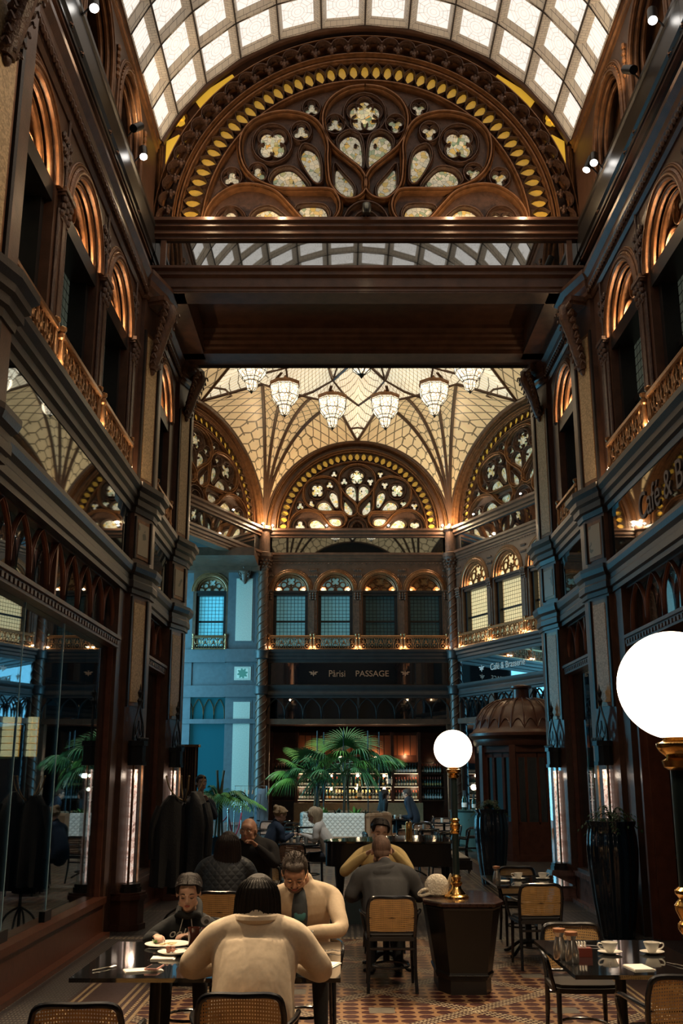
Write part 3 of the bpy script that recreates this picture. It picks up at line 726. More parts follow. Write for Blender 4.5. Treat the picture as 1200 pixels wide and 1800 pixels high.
# ------------------------------------------------------------------ arch wall (lunette) at Y=14
def lunette(Rx, Rz, z0, mats, ys=14.0, detail=True, name='wall_front'):
    """tracery screen in local xz plane, centre x=0, springing z0, facing -y. unit space: inner glazed half disc radius 1"""
    root = empty(name, kind='structure')
    qx = Rx * .765; qz = Rz * .765
    def T(px, pz): return (px * qx, z0 + pz * qz)
    C = lambda u, v: ((u - 595) / 560.0, (530 - v) / 490.0)        # crop pixels -> unit
    plate = MB(); plate.slab([(Rx * cos(pi * i / 48), z0 + Rz * sin(pi * i / 48)) for i in range(49)], .20, .24); plate.build('back_plate', CARVE, root, smooth=0)
    g = MB(); tr = MB(); fo = MB()
    w1 = .055 * Rx / 3.3; w2 = .030 * Rx / 3.3
    curves = []
    drop = [(593, 52), (650, 62), (705, 95), (738, 150), (738, 205), (712, 262), (660, 315), (620, 345), (597, 375), (597, 345)]
    cv = [(593, 52), (530, 62), (472, 98), (445, 150), (450, 210), (480, 258), (530, 300), (575, 335), (597, 375), (590, 410), (560, 432), (520, 432), (485, 405), (468, 370), (462, 300), (462, 250), (440, 195), (400, 160), (330, 142), (260, 148), (195, 175), (158, 220), (152, 275), (170, 330), (210, 370), (270, 395), (330, 402), (460, 402), (492, 420), (505, 455), (495, 490), (465, 515), (420, 518), (375, 500), (330, 455), (280, 410), (210, 388), (140, 392), (80, 425), (45, 470), (30, 526)]
    for mir in (1, -1):
        P_ = [(C(u, v)[0] * mir, C(u, v)[1]) for u, v in cv]
        tr.ribbon([T(*p) for p in cr(P_, 5)], w1, .16, .20)
    def foil(cx, cz, r, n, a0, wide=w2, dep=.11, glass=True, rot=0, gs=.60, mir=(1, -1)):
        for s_ in mir:
            X0, Z0 = C(cx, cz); X0 *= s_; r_ = r / 525.0
            fo.ribbon([T(X0 + r_ * cos(2 * pi * k / 20), Z0 + r_ * 1.07 * sin(2 * pi * k / 20)) for k in range(20)], wide, dep, .20, True)
            for k in range(n):
                a = a0 * s_ + (180 if s_ < 0 else 0) * 0 + 360.0 * k / n
                lx_, lz_ = X0 + r_ * .46 * cos(R(a)), Z0 + r_ * .49 * sin(R(a))
                fo.ribbon([T(lx_ + r_ * .40 * cos(R(a + b)), lz_ + r_ * .43 * sin(R(a + b))) for b in range(-125, 126, 25)], wide * .6, dep * .7, .20)
            if glass:
                for k in range(n):
                    a = a0 * s_ + 360.0 * k / n; lx_, lz_ = X0 + r_ * .36 * cos(R(a)), Z0 + r_ * .38 * sin(R(a))
                    g.slab([T(lx_ + r_ * .34 * cos(2 * pi * j / 12), lz_ + r_ * .36 * sin(2 * pi * j / 12)) for j in range(12)], .185, .20)
                g.slab([T(X0 + r_ * .3 * cos(2 * pi * j / 12), Z0 + r_ * .3 * sin(2 * pi * j / 12)) for j in range(12)], .186, .20)
    foil(593, 145, 72, 5, 90, mir=(1,))
    foil(265, 245, 66, 4, 45); foil(560, 250, 0.01, 0, 0, glass=False)
    for cx, cz, r in ((403, 125, 30), (125, 360, 34), (487, 180, 34), (215, 345, 34), (367, 205, 34)): foil(cx, cz, r, 3, 90)
    foil(125, 505, 52, 3, 90); foil(595, 505, 0.01, 0, 0, glass=False)
    def pane(pts, lob=True):
        for s_ in (1, -1):
            q = cr([(C(u, v)[0] * s_, C(u, v)[1]) for u, v in pts], 4, True)
            if s_ < 0: q = q[::-1]
            cx = sum(p[0] for p in q) / len(q); cz = sum(p[1] for p in q) / len(q)
            g.slab([T(*p) for p in q], .184, .20)
            fo.ribbon([T(cx + (p[0] - cx) * 1.28, cz + (p[1] - cz) * 1.28) for p in q], w2, .12, .20, True)
    pane([(540, 215), (575, 235), (582, 310), (560, 315), (520, 285), (505, 240)])
    pane([(492, 330), (520, 355), (550, 390), (545, 420), (515, 420), (492, 395)])
    pane([(385, 262), (425, 285), (435, 355), (415, 365), (385, 330), (368, 290)])
    pane([(290, 340), (340, 335), (385, 380), (370, 392), (300, 390), (270, 370)])
    pane([(375, 455), (440, 455), (460, 480), (445, 500), (400, 500), (365, 475)])
    pane([(225, 470), (270, 465), (320, 505), (310, 520), (230, 520), (205, 495)])
    # rosette at the foot
    fo.ribbon([T(*C(595 + 80 * cos(R(a)), 520 - 78 * sin(R(a)))) for a in range(0, 181, 12)], w2 * 1.3, .14, .20)
    fo.ribbon([T(*C(595 + 48 * cos(R(a)), 520 - 46 * sin(R(a)))) for a in range(0, 181, 12)], w2, .14, .20)
    for a in range(10, 180, 20): fo.ribbon([T(*C(595 + 14 * cos(R(a)), 520 - 14 * sin(R(a)))), T(*C(595 + 44 * cos(R(a)), 520 - 42 * sin(R(a))))], w2 * .5, .08, .20)
    g.build('stained_glass', mats[0], root, smooth=0); tr.build('main_tracery', mats[2], root); fo.build('foil_tracery', mats[3], root)
    # concentric mouldings and the band of almond openings
    mo = MB()
    def E(k, a): return (Rx * k * cos(R(a)), z0 + Rz * k * sin(R(a)))
    for k, w_, d_ in ((.775, .045, .14), (.895, .05, .12), (.915, .03, .18), (.985, .06, .16), (1.0, .04, .22)):
        mo.ribbon([E(k, a) for a in range(0, 181, 3)], w_ * Rx / 3.3, d_, .20)
    mo.build('arch_moulding', mats[2], root)
    al = MB(); gl = MB(); N = 47 if detail else 35
    for i in range(N):
        a = 180.0 * (i + .5) / N; da_ = 180.0 / N * .52
        for sg in (-1, 1):
            al.ribbon([E(.79 + .09 * q / 6, a + sg * da_ * sin(pi * q / 6)) for q in range(7)], .010 * Rx / 3.3, .10, .20)
        gl.slab([E(.797 + .076 * (.5 - .5 * cos(2 * pi * q / 10)), a + da_ * .62 * sin(2 * pi * q / 10)) for q in range(10)], .185, .20)
    al.build('almond_tracery', mats[3], root)
    gl.build('almond_glass', mats[1], root, smooth=0)
    # crocketed cusps hanging inside the outer arch
    if detail:
        ck_ = MB(); N2 = 36
        for i in range(N2):
            a = 180.0 * (i + .5) / N2; h = 180.0 / N2 / 2
            ck_.ribbon([E(.955 + .030 * abs(cos(pi * (q - 4) / 8)) ** .6, a - h + 2 * h * q / 8) for q in range(9)], .020, .16, .10)
            ck_.ribbon([E(.965 + .018 * abs(cos(pi * (q - 4) / 8)) ** .6, a - h * .6 + 1.2 * h * q / 8) for q in range(9)], .012, .10, .10)
            px_, pz_ = E(.938, a - h)
            for dx_, dz_, rr in ((0, 0, .045), (.045, .02, .03), (-.045, .02, .03), (0, -.045, .028), (0, .05, .028)): ck_.ell((px_ + dx_, .02, pz_ + dz_), (rr, .05, rr), 7, 5)
        ck_.build('crocket_cusps', mats[3], root)
    return root
lun = lunette(3.245 / 1.0, 3.38, 9.97, (STAIN, AMBER, GILT, CARVE)); lun.location = (CX, 14.0, 0); lun.name = 'wall_front'
# spandrels outside the arch, up to the vault
m = MB(); 
for sx in (-1, 1):
    pts = [(sx * 3.25 * cos(R(a)), 9.97 + 3.38 * sin(R(a))) for a in range(0, 91, 5)]
    top = [(0, 13.7), (sx * 3.5, 13.7), (sx * 3.5, 9.97)]
    poly = pts + top
    m.slab(poly if sx < 0 else poly[::-1], .12, .24)
m.build('spandrel', WOOD, lun, smooth=0)
m = MB()
for sx in (-1, 1):
    for pl in ([(2.58, 12.05), (2.05, 12.62), (2.12, 12.72), (2.72, 12.28)], [(3.0, 10.98), (3.12, 11.05), (3.12, 11.50), (2.93, 11.62), (2.80, 11.50)]):
        q = [(sx * a, b) for a, b in pl]; m.slab(q if sx < 0 else q[::-1], .10, .12)
    for k in range(4): m.slab([(sx * (2.95 + .06 * cos(R(90 * k + 45))) + .065 * cos(2 * pi * j / 10), 11.88 + .06 * sin(R(90 * k + 45)) + .065 * sin(2 * pi * j / 10)) for j in range(10)], .10, .12)
m.build('amber_pane', AMBERW, lun, smooth=0)
m = MB()
for sx in (-1, 1):
    m.ribbon([(sx * 2.95 + .16 * cos(2 * pi * j / 16), 11.88 + .16 * sin(2 * pi * j / 16)) for j in range(16)], .02, .06, .12, True)
    m.ribbon([(sx * 3.2, 9.97), (sx * 3.2, 11.4)], .04, .06, .12); m.ribbon([(sx * 2.9, 11.7), (sx * 2.62, 11.6), (sx * 2.8, 11.2), (sx * 3.1, 10.6)], .02, .05, .12)
m.build('spandrel_moulding', GILT, lun)
m = MB(); m.lathe([(.05, 0), (.07, .03), (.07, .16), (.03, .18)], 12, (0, -.32, 9.98)); m.build('lamp_housing', BLACKMET, lun)
# entablature below: cornice, mirror, fascia, soffit, rear beam
e = empty('wall_front_beam', kind='structure')
xa, xb = XL + .02, XR - .02
def hsweep(prof, mt, nm, Y=14.0, par=e, x0=xa, x1=xb):
    m = MB(); m.sweep([(x1, Y), (x0, Y)], [(-d_ if False else d_, z) for d_, z in prof]); return m.build(nm, mt, par)
hsweep([(-.2, 9.72), (.05, 9.72), (.05, 9.76), (.10, 9.78), (.10, 9.84), (.16, 9.87), (.16, 9.92), (.22, 9.94), (.22, 9.99), (-.2, 9.99)], WOOD, 'upper_cornice')
m = MB(); m.box(xa, 14.02, 9.18, xb, 14.1, 9.74); m.build('mirror_band', MIRR, e, smooth=0)
m = MB(); m.box(xa + .12, 13.97, 9.18, xa + .20, 14.03, 9.74); m.box(xb - .20, 13.97, 9.18, xb - .12, 14.03, 9.74); m.build('mirror_frame', WOOD, e, smooth=0)
hsweep([(-.2, 8.86), (.03, 8.86), (.03, 8.90), (.06, 8.92), (.06, 9.06), (.12, 9.09), (.12, 9.15), (.18, 9.17), (.18, 9.21), (-.2, 9.21)], WOOD, 'lower_cornice')
m = MB(); m.box(xa, 13.98, 8.84, xb, 14.35, 8.9); m.box(xa, 14.0, 8.84, xa + .5, 16.5, 8.9); m.box(xb - .5, 14, 8.84, xb, 16.5, 8.9); m.box(xa, 14.3, 9.28, xb, 16.5, 9.34)
m.box(xa + .46, 14.3, 8.88, xa + .5, 16.5, 9.3); m.box(xb - .5, 14.3, 8.88, xb - .46, 16.5, 9.3)
m.build('soffit', WOOD, e, smooth=0)
hsweep([(-.5, 8.84), (.0, 8.84), (.0, 8.92), (.04, 8.95), (.04, 9.0), (.10, 9.04), (.10, 9.1), (.14, 9.13), (.14, 9.17), (.22, 9.21), (.22, 9.3), (-.5, 9.3)], WOOD, 'rear_beam', 16.25)
m = MB(); m.box(xa, 14.3, 9.34, xb, 14.4, 13.9); m.box(xa - .6, 16.6, 9.2, xb + .6, 16.75, 15); m.build('beam_back', INT, e, smooth=0)

# ------------------------------------------------------------------ glass barrel vault
cz0 = 10.03; RV = 3.52; aE = math.degrees(math.atan2(1.37, 3.245))
root = empty('ceiling_vault', kind='structure'); root.name = 'ceiling'
NA = 12; span = 180 - 2 * aE; dA = span / (NA - .5); pitch = .78
gl = MB(); fm = MB()
Yend = 13.98; rows = 18
for r_ in range(rows):
    y1 = Yend - .10 - r_ * pitch; y0 = y1 - pitch
    for k in range(-1, NA):
        a0 = aE - dA * .25 + dA * (k + .0) - dA * .0; 
        a0 = aE + dA * (k - .25 + .5 * 0); a1 = a0 + dA
        a0c, a1c = max(a0, aE), min(a1, 180 - aE)
        if a1c - a0c < 1: continue
        ins = .10; fa = (ins / RV) * 57.3
        b0, b1 = a0c + fa, a1c - fa; q0, q1 = y0 + ins, y1 - ins
        def pt(a, y_, r): return (r * cos(R(a)), y_, cz0 + r * sin(R(a)))
        full = (a0 >= aE and a1 <= 180 - aE)
        if b1 > b0 + .5:
            if full:
                gl.add([pt(b0, q0, RV), pt(b1, q0, RV), pt(b1, q1, RV), pt(b0, q1, RV)], [(0, 1, 2, 3)]); gl.uv[len(gl.f) - 1] = [(0, 0), (1, 0), (1, 1), (0, 1)]
            else:
                gl.add([pt(b0, q0, RV), pt(b1, q0, RV), pt(b1, q1, RV), pt(b0, q1, RV)], [(0, 1, 2, 3)]); gl.uv[len(gl.f) - 1] = [(.4, 0), (.6, 0), (.6, 1), (.4, 1)]
        # coffer: bevelled frame from the rib plane down to the pane
        ri = RV - .09; e_ = .028; ea = (e_ / RV) * 57.3
        O_ = [pt(a0c + ea, y0 + e_, ri), pt(a1c - ea, y0 + e_, ri), pt(a1c - ea, y1 - e_, ri), pt(a0c + ea, y1 - e_, ri)]
        I_ = [pt(b0, q0, RV), pt(b1, q0, RV), pt(b1, q1, RV), pt(b0, q1, RV)]
        fm.add(O_ + I_, [(i, (i + 1) % 4, 4 + (i + 1) % 4, 4 + i) for i in range(4)])
        Q_ = [pt(a0c, y0, ri), pt(a1c, y0, ri), pt(a1c, y1, ri), pt(a0c, y1, ri)]
        fm.add(Q_ + O_, [(i, (i + 1) % 4, 4 + (i + 1) % 4, 4 + i) for i in range(4)])
gl.build('skylight_panes', PANE, root, smooth=0); fm.build('coffer_frame', COFF, root, smooth=0)
m = MB()
for r_ in range(rows + 1):
    y1 = Yend - .10 - r_ * pitch; m.tube([pt(a, y1, RV - .095) for a in [aE + span * q / 40 for q in range(41)]], .012, 5)
for k in range(0, NA + 1):
    a = aE + dA * (k - .25)
    if aE < a < 180 - aE: m.tube([pt(a, Yend, RV - .095), pt(a, Yend - rows * pitch, RV - .095)], .012, 5)
m.build('lead_cames', mk('lead_came', (.05, .04, .035), .5), root)
m = MB(); m.sweep([(CX + 3.25, 13.99), (CX + 3.24, 13.98)], [(0, 0), (.01, 0), (0, .01)])
m = MB(); m.ribbon([((RV - .04) * cos(R(a)), cz0 + (RV - .04) * sin(R(a))) for a in [aE + span * q / 50 for q in range(51)]], .09, .14, 13.98)
m.build('end_moulding', WOOD, root)
m = MB(); m.grid([[((RV + .25) * cos(R(aE - 6 + (span + 12) * q / 24)), y_, cz0 + (RV + .25) * sin(R(aE - 6 + (span + 12) * q / 24))) for q in range(25)] for y_ in (-3.2, 14.4)])
m.build('vault_shell', INT, root)
root.location = (CX, 0, 0)
# ================================================================== DOME ROOM (elongated hexagon)
YC, YF, YN = 24.9, 32.4, 17.4
HX = 0.52
HV = [(HX + 3.02, YF), (HX + 6.35, YC), (HX + 3.10, YN), (HX - 3.10, YN), (HX - 6.35, YC), (HX - 3.02, YF)]
ZS = 9.66; RZ = 3.0
def wall_frame_pts(A, B):
    """frame whose local +x runs A->B and whose front (-y) looks into the room"""
    A = Vector(A); B = Vector(B); d = B - A; mid = (A + B) / 2
    return mid, math.atan2(d.y, d.x), d.length
# rooms: far wall runs left->right with -y facing camera
def hex_wall(name, A, B, wins, zlow=0.0, wmat=None, wn='x', ground=True, lunmats=None, edge=.4, front_open=None):
    mid, rz, L = wall_frame_pts(A, B); n = len(wins); st = (L - 2 * edge) / n
    root = empty(name, (mid.x, mid.y, 0), rz, kind='structure')
    m = MB(); ow = st * .385
    ops = [(-L / 2 + edge + st * (k + .5), ow, 5.72, SPR, ow) for k in range(n)] if wins else []
    z0w = 5.33 if not ground else 4.2
    arched_wall(m, -L / 2, L / 2, 4.61 if ground else 8.5, 8.62, ops if ground else [], .34)
    m.build('wall_panel', WOOD, root, smooth=20)
    m = MB()
    if ground:
        for k in range(n + 1):
            x0 = -L / 2 + edge + st * k
            m.box(x0 - .12, -.03, 5.75, x0 + .12, 0, SPR - .15); m.box(x0 - .05, -.05, 5.75, x0 + .05, 0, SPR - .25); capital_mb(m, x0, SPR - .02, .26)
            for j in range(-2, 3):
                m.ell((x0 + j * .06, -.02, SPR + .5), (.03, .02, .05), 6, 4); m.ell((x0 + j * .05, -.02, SPR + .68), (.03, .02, .045), 6, 4)
        for k in range(int(L / .12)): m.ell((-L / 2 + .06 + .12 * k, -.04, 8.50), (.035, .02, .02), 6, 4)
        m.build('pier_carving', CARVE, root)
    def hs(prof, mt, nm):
        m = MB(); m.sweep([(L / 2, 0), (-L / 2, 0)], [(d_, z) for d_, z in prof]); m.build(nm, mt, root)
    hs([(-.3, 8.58), (.03, 8.58), (.03, 8.64), (.07, 8.67), (.07, 8.74), (.12, 8.77), (.12, 8.84), (-.3, 8.84)], WOOD, 'cornice')
    hs([(-.3, 9.36), (.04, 9.36), (.04, 9.42), (.09, 9.45), (.09, 9.53), (.15, 9.57), (.15, 9.64), (-.3, 9.64)], WOOD, 'lunette_sill')
    m = MB(); m.box(-L / 2 + .25, .02, 8.82, L / 2 - .25, .1, 9.38); m.build('upper_mirror_band', MIRR, root, smooth=0)
    if ground:
        hs([(d_, z) for d_, z in CORN1], CORN, 'cornice'); hs(CORN2, CORN, 'cornice')
        m = MB(); m.box(-L / 2 + .2, -.012, 4.64, L / 2 - .2, .1, 5.31); m.build('mirror_band', MIRR, root, smooth=0)
    lu = lunette(L / 2 - .10, RZ - .02, ZS, lunmats, detail=False, name='lunette')
    lu['kind'] = 'structure'
    # bring the lunette's pieces under this wall
    for c in list(lu.children): c.parent = root; c.location = (0, 0, 0)
    bpy.data.objects.remove(lu)
    m = MB(); m.box(-L / 2 - .2, .36, 4.6 if ground else 8.8, L / 2 + .2, .42, 13.5); m.build('wall_back', INT, root, smooth=0)
    return root, mid, rz, L, st, edge
wcache = {}
def put_window(root, mid, rz, L, st, edge, k, glass, tg, key):
    nwin[0] += 1
    kk = (key, round(st, 2)); w = 2 * st * .385
    if kk not in wcache: wcache[kk] = arch_window(w, glass, tg, True); o = wcache[kk]; KIDS[o.name] = list(o.children)
    else: o = wcache[kk].copy(); COL.objects.link(o); [copy_tree(c, o) for c in KIDS_W[kk]]
    if kk not in KIDS_W: KIDS_W[kk] = list(o.children)
    x0 = -L / 2 + edge + st * (k + .5); p = Matrix.Rotation(rz, 2) @ Vector((x0, 0)); o.location = (mid.x + p.x, mid.y + p.y, 0); o.rotation_euler = (0, 0, rz); o.name = 'window_%d' % (nwin[0] + 10)
    return (mid.x + p.x, mid.y + p.y)
KIDS_W = {}
rcache = {}
def put_rail(mid, rz, L, st, edge, k, label):
    kk = round(st, 2); x0 = -L / 2 + edge + st * (k + .5); p = Matrix.Rotation(rz, 2) @ Vector((x0, -.06))
    if kk not in rcache: rcache[kk] = railing(st - .10, 'x', 'x'); KIDS['R%s' % kk] = list(rcache[kk].children); o = rcache[kk]
    else:
        o = rcache[kk].copy(); COL.objects.link(o)
        for c in KIDS['R%s' % kk]: d = c.copy(); COL.objects.link(d); d.parent = o
    o.location = (mid.x + p.x, mid.y + p.y, 0); o.rotation_euler = (0, 0, rz); o['label'] = label; o['group'] = 'balcony railings of the domed room'
LM = (STAIN_F, AMBER, GILT, CARVE); LMD = (STAIN_D, AMBER, GILT, CARVE)
far = hex_wall('wall_far', HV[5], HV[0], [1] * 4, lunmats=LM, edge=.16)
gl4 = [(LAT_TEAL, TRG_TEAL, 'teal'), (LAT_TEAL, TRG_TEAL, 'teal'), (LAT_DIM, TRG_GOLD, 'dim'), (LAT_DIM, TRG_GOLD, 'dim')]
nm4 = ['leftmost', 'second from left', 'third from left', 'rightmost']
for k in range(4):
    put_window(*far, k, *gl4[k]); put_rail(*far[1:], k, 'far brass balcony railing over the bar sign, %s of four' % nm4[k])
rgt = hex_wall('wall_far_right', HV[0], HV[1], [1] * 4, lunmats=LMD, edge=.45)
for k in range(4):
    put_window(*rgt, k, LAT_LIT, TRG_LIT, 'lit')
    if k < 3: put_rail(*rgt[1:], k, 'brass balcony railing before lit yellow windows on the right, %s' % ['farthest', 'middle', 'nearest'][k])
lft = hex_wall('wall_far_left', HV[4], HV[5], [1] * 4, lunmats=LMD, edge=.45, ground=False)
for nm, A, B in (('wall_near_right', HV[1], HV[2]), ('wall_near_left', HV[3], HV[4])):
    hex_wall(nm, A, B, [1] * 4, lunmats=LMD, edge=.45, ground=(nm == 'wall_near_right'))
# round columns at the far corners
for i, (v, nm) in enumerate(((HV[0], 'trim_31'), (HV[5], 'trim_32'))):
    q = empty(nm, (v[0] + (.0), v[1] - .12, 0), kind='structure')
    m = MB(); m.lathe([(.24, 0), (.24, .3), (.19, .36), (.17, .5), (.155, 4.2), (.155, 8.3)], 20); m.build('shaft', WOOD, q)
    m = MB()
    for s_ in range(3):
        m.tube([(.165 * cos(2 * pi * (k / 16.0 + s_ / 3)), .165 * sin(2 * pi * (k / 16.0 + s_ / 3)), .5 + k * .049) for k in range(160)], .020, 5)
    m.build('spiral_carving', CARVE, q)
    m = MB(); m.lathe([(.17, 8.25), (.20, 8.3), (.18, 8.36), (.20, 8.5), (.27, 8.66), (.29, 8.68), (.29, 8.80), (.20, 8.84), (.19, 9.5), (.25, 9.58), (.25, 9.68), (.1, 9.7)], 20)
    for k in range(12):
        for j in range(3): a = 2 * pi * k / 12 + j * .2; m.ell(((.20 + .02 * j) * cos(a), (.20 + .02 * j) * sin(a), 8.36 + .1 * j), (.045, .045, .05), 6, 4)
    m.build('capital', CARVE, q)
    for z in (4.3, 5.4): 
        m = MB(); m.lathe([(.16, 0), (.22, .04), (.22, .2), (.26, .28), (.16, .3)], 20, (0, 0, z)); m.build('ring', CORN, q)
# ---------------------------------------------------------------- fan vault dome
def ring_pt(aw, ay, ang): return (HX + aw * cos(R(ang)), YC + ay * sin(R(ang)))
root = empty('ceiling_dome', kind='structure'); root.name = 'ceiling.001'
fans = MB(); ribs = MB(); crown_pts = []
hexa = [(0, 60), (1, 0), (2, -60), (3, -120), (4, 180), (5, 120)]
TG = {}
for (vi, ang) in hexa:
    V = HV[vi]; prv = HV[(vi - 1) % 6]; nxt = HV[(vi + 1) % 6]
    Mp = ((V[0] + prv[0]) / 2, (V[1] + prv[1]) / 2, ZS + RZ); Mn = ((V[0] + nxt[0]) / 2, (V[1] + nxt[1]) / 2, ZS + RZ)
    def rp(a, z, k=1.0): x, y = ring_pt(3.75 * k, 4.75 * k, a); return (x, y, z)
    T_ = [Mp, rp(ang + 19, 12.95), rp(ang + 7, 13.0), rp(ang - 7, 13.0), rp(ang - 19, 12.95), Mn]
    TG[vi] = T_
    fine = []
    for i in range(5):
        for q in range(4): f_ = q / 4; fine.append(tuple(a * (1 - f_) + b * f_ for a, b in zip(T_[i], T_[i + 1])))
    fine.append(T_[5])
    crown_pts += fine[:-1]
    NS = 18
    def P_(tg, s_): 
        h = 1 - cos(s_ * pi / 2); v_ = sin(s_ * pi / 2)
        return (V[0] + (tg[0] - V[0]) * h, V[1] + (tg[1] - V[1]) * h, ZS + (tg[2] - ZS) * v_)
    G = [[P_(tg, k / NS) for tg in fine] for k in range(NS + 1)]
    fans.grid(G, uvf=lambda i, j: (j / 4.0 * .4 + .1, i / NS * .98))
    for i, tg in enumerate(T_):
        ribs.tube([tuple(a + b for a, b in zip(P_(tg, k / 16), (0, 0, -.02))) for k in range(17)], .055 if i not in (0, 5) else .05, 6)
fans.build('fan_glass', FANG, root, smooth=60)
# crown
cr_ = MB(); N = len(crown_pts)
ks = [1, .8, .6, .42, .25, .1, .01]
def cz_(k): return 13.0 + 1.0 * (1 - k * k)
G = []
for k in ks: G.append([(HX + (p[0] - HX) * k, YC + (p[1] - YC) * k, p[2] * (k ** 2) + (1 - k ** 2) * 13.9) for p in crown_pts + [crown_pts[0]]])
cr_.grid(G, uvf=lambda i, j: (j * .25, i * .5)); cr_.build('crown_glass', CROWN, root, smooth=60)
def cp(ang, k):
    x, y = ring_pt(3.75 * k, 4.75 * k, ang); return (x, y, 13.0 * k * k + (1 - k * k) * 13.9 - .04)
for i in range(12):
    a = 15 + 30 * i
    ribs.tube([cp(a, 1.0), cp(a, .85)], .05, 6); ribs.tube([cp(a - 8, .93), cp(a, .80), cp(a + 8, .93)], .04, 6)
    ribs.tube([cp(a, .80), cp(a + 15, .55), cp(a + 30, .80)], .05, 6); ribs.tube([cp(a + 15, .55), cp(a + 15, .16)], .045, 6)
    ribs.tube([cp(a + 8, .93), cp(a + 15, 1.02), cp(a + 22, .93)], .045, 6); ribs.tube([cp(a, .80), cp(a, .62), cp(a + 15, .55)], .03, 6)
    ribs.tube([cp(a, .62), cp(a, .3)], .03, 6)
ribs.tube([cp(10 * i, .16) for i in range(36)], .06, 6, closed=True)
for vi in range(6):
    T_ = TG[vi]; ribs.tube([T_[0], T_[1], T_[2], T_[3], T_[4], T_[5]], .05, 6)
    c = T_[5]; X0 = (c[0] * .86 + HX * .14, c[1] * .86 + YC * .14, 12.85)
    d_ = Vector((HX - c[0], YC - c[1])).normalized(); tn = Vector((-d_.y, d_.x))
    hexp = [(c[0] + d_.x * (.55 + .45 * cos(2 * pi * k / 6)) + tn.x * .55 * sin(2 * pi * k / 6), c[1] + d_.y * (.55 + .45 * cos(2 * pi * k / 6)) + tn.y * .55 * sin(2 * pi * k / 6), 12.78) for k in range(6)]
    ribs.tube(hexp, .035, 6, closed=True)
ribs.build('ribs', mk('dome_rib', (.11, .055, .03), .35, 0, .3), root)
m = MB(); m.grid([[(HX + 1.08 * k * (v[0] - HX), YC + 1.08 * k * (v[1] - YC), z) for v in HV + [HV[0]]] for k, z in ((1.0, 8.8), (1.0, 14.4), (.01, 14.5))]); m.build('dome_shell', INT, root, smooth=0)
# ---------------------------------------------------------------- lamps of the dome
def crystal(scale, name, label):
    e = empty(name, label=label, cat='chandelier'); s_ = scale; n = 8; ph = pi / 8
    m = MB(); m.lathe([(.40 * s_, .98 * s_), (.44 * s_, .92 * s_), (.40 * s_, .62 * s_), (.26 * s_, .42 * s_), (.17 * s_, .38 * s_)], n, ph=ph); m.build('upper_crystal', CRYS, e, smooth=0)
    m = MB(); m.lathe([(.17 * s_, .37 * s_), (.19 * s_, .33 * s_), (.13 * s_, .12 * s_), (.05 * s_, .06 * s_)], n, ph=ph); m.build('lower_crystal', CRYS, e, smooth=0)
    m = MB()
    for r_, z in ((.445, .92), (.405, .62), (.27, .42), (.20, .35), (.19, .33)): m.tube([(r_ * s_ * cos(2 * pi * k / n + ph), r_ * s_ * sin(2 * pi * k / n + ph), z * s_) for k in range(n)], .010 * s_, 4, closed=True)
    for k in range(n):
        a = 2 * pi * k / n + ph; m.tube([(r_ * s_ * cos(a), r_ * s_ * sin(a), z * s_) for r_, z in ((.445, .92), (.405, .62), (.265, .42), (.19, .35), (.13, .12), (.04, .05))], .009 * s_, 4)
    m.build('cames', BLACKMET, e)
    m = MB(); m.lathe([(.005, -.02), (.035 * s_, .03 * s_), (.05 * s_, .07 * s_), (.02 * s_, .1 * s_)], 8); m.build('finial', BLACKMET, e)
    m = MB(); m.lathe([(.40 * s_, .96 * s_), (.46 * s_, 1.0 * s_), (.46 * s_, 1.06 * s_), (.1, 1.1 * s_), (.02, 1.3 * s_)], n, ph=ph); m.build('mount', GILT, e, smooth=0)
    return e
c0 = crystal(1.0, 'crystal_lamp', 'x'); kids0 = list(c0.children)
pos = {75: 'far row, right of centre', 105: 'far row, left of centre', 45: 'right side, second from the far end', 135: 'left side, second from the far end', 15: 'right side, nearer the lintel', 165: 'left side, nearer the lintel'}
for i in range(12):
    a = 15 + 30 * i
    x, y = HX + 3.06 * cos(R(a)), YC + 4.26 * sin(R(a))
    if i == 0: o = c0
    else:
        o = c0.copy(); COL.objects.link(o)
        for ch in kids0: d = ch.copy(); COL.objects.link(d); d.parent = o
    o.location = (x, y, 11.88); o['group'] = 'small crystal lamps in the ring of the dome'
    o['label'] = 'small faceted crystal lamp in dome ring, ' + pos.get(a, 'near side hidden behind the lintel')
    if a in (15, 45, 75, 105, 135, 165) or True: point('crystal_lamp_light', (x, y, 12.2), (1.0, .78, .5), 9 if a < 190 else 5, .25)
big = crystal(1.75, 'crystal_chandelier', 'large central faceted crystal chandelier hanging in the dome'); big.location = (HX, YC, 11.88)
m = MB(); m.lathe([(.70, 1.35), (1.05, 1.75), (1.2, 2.0), (.9, 2.05)], 12); m.build('flared_skirt', CRYS, big, smooth=0)
point('crystal_lamp_light', (HX, YC, 12.3), (1.0, .8, .55), 22, .4)
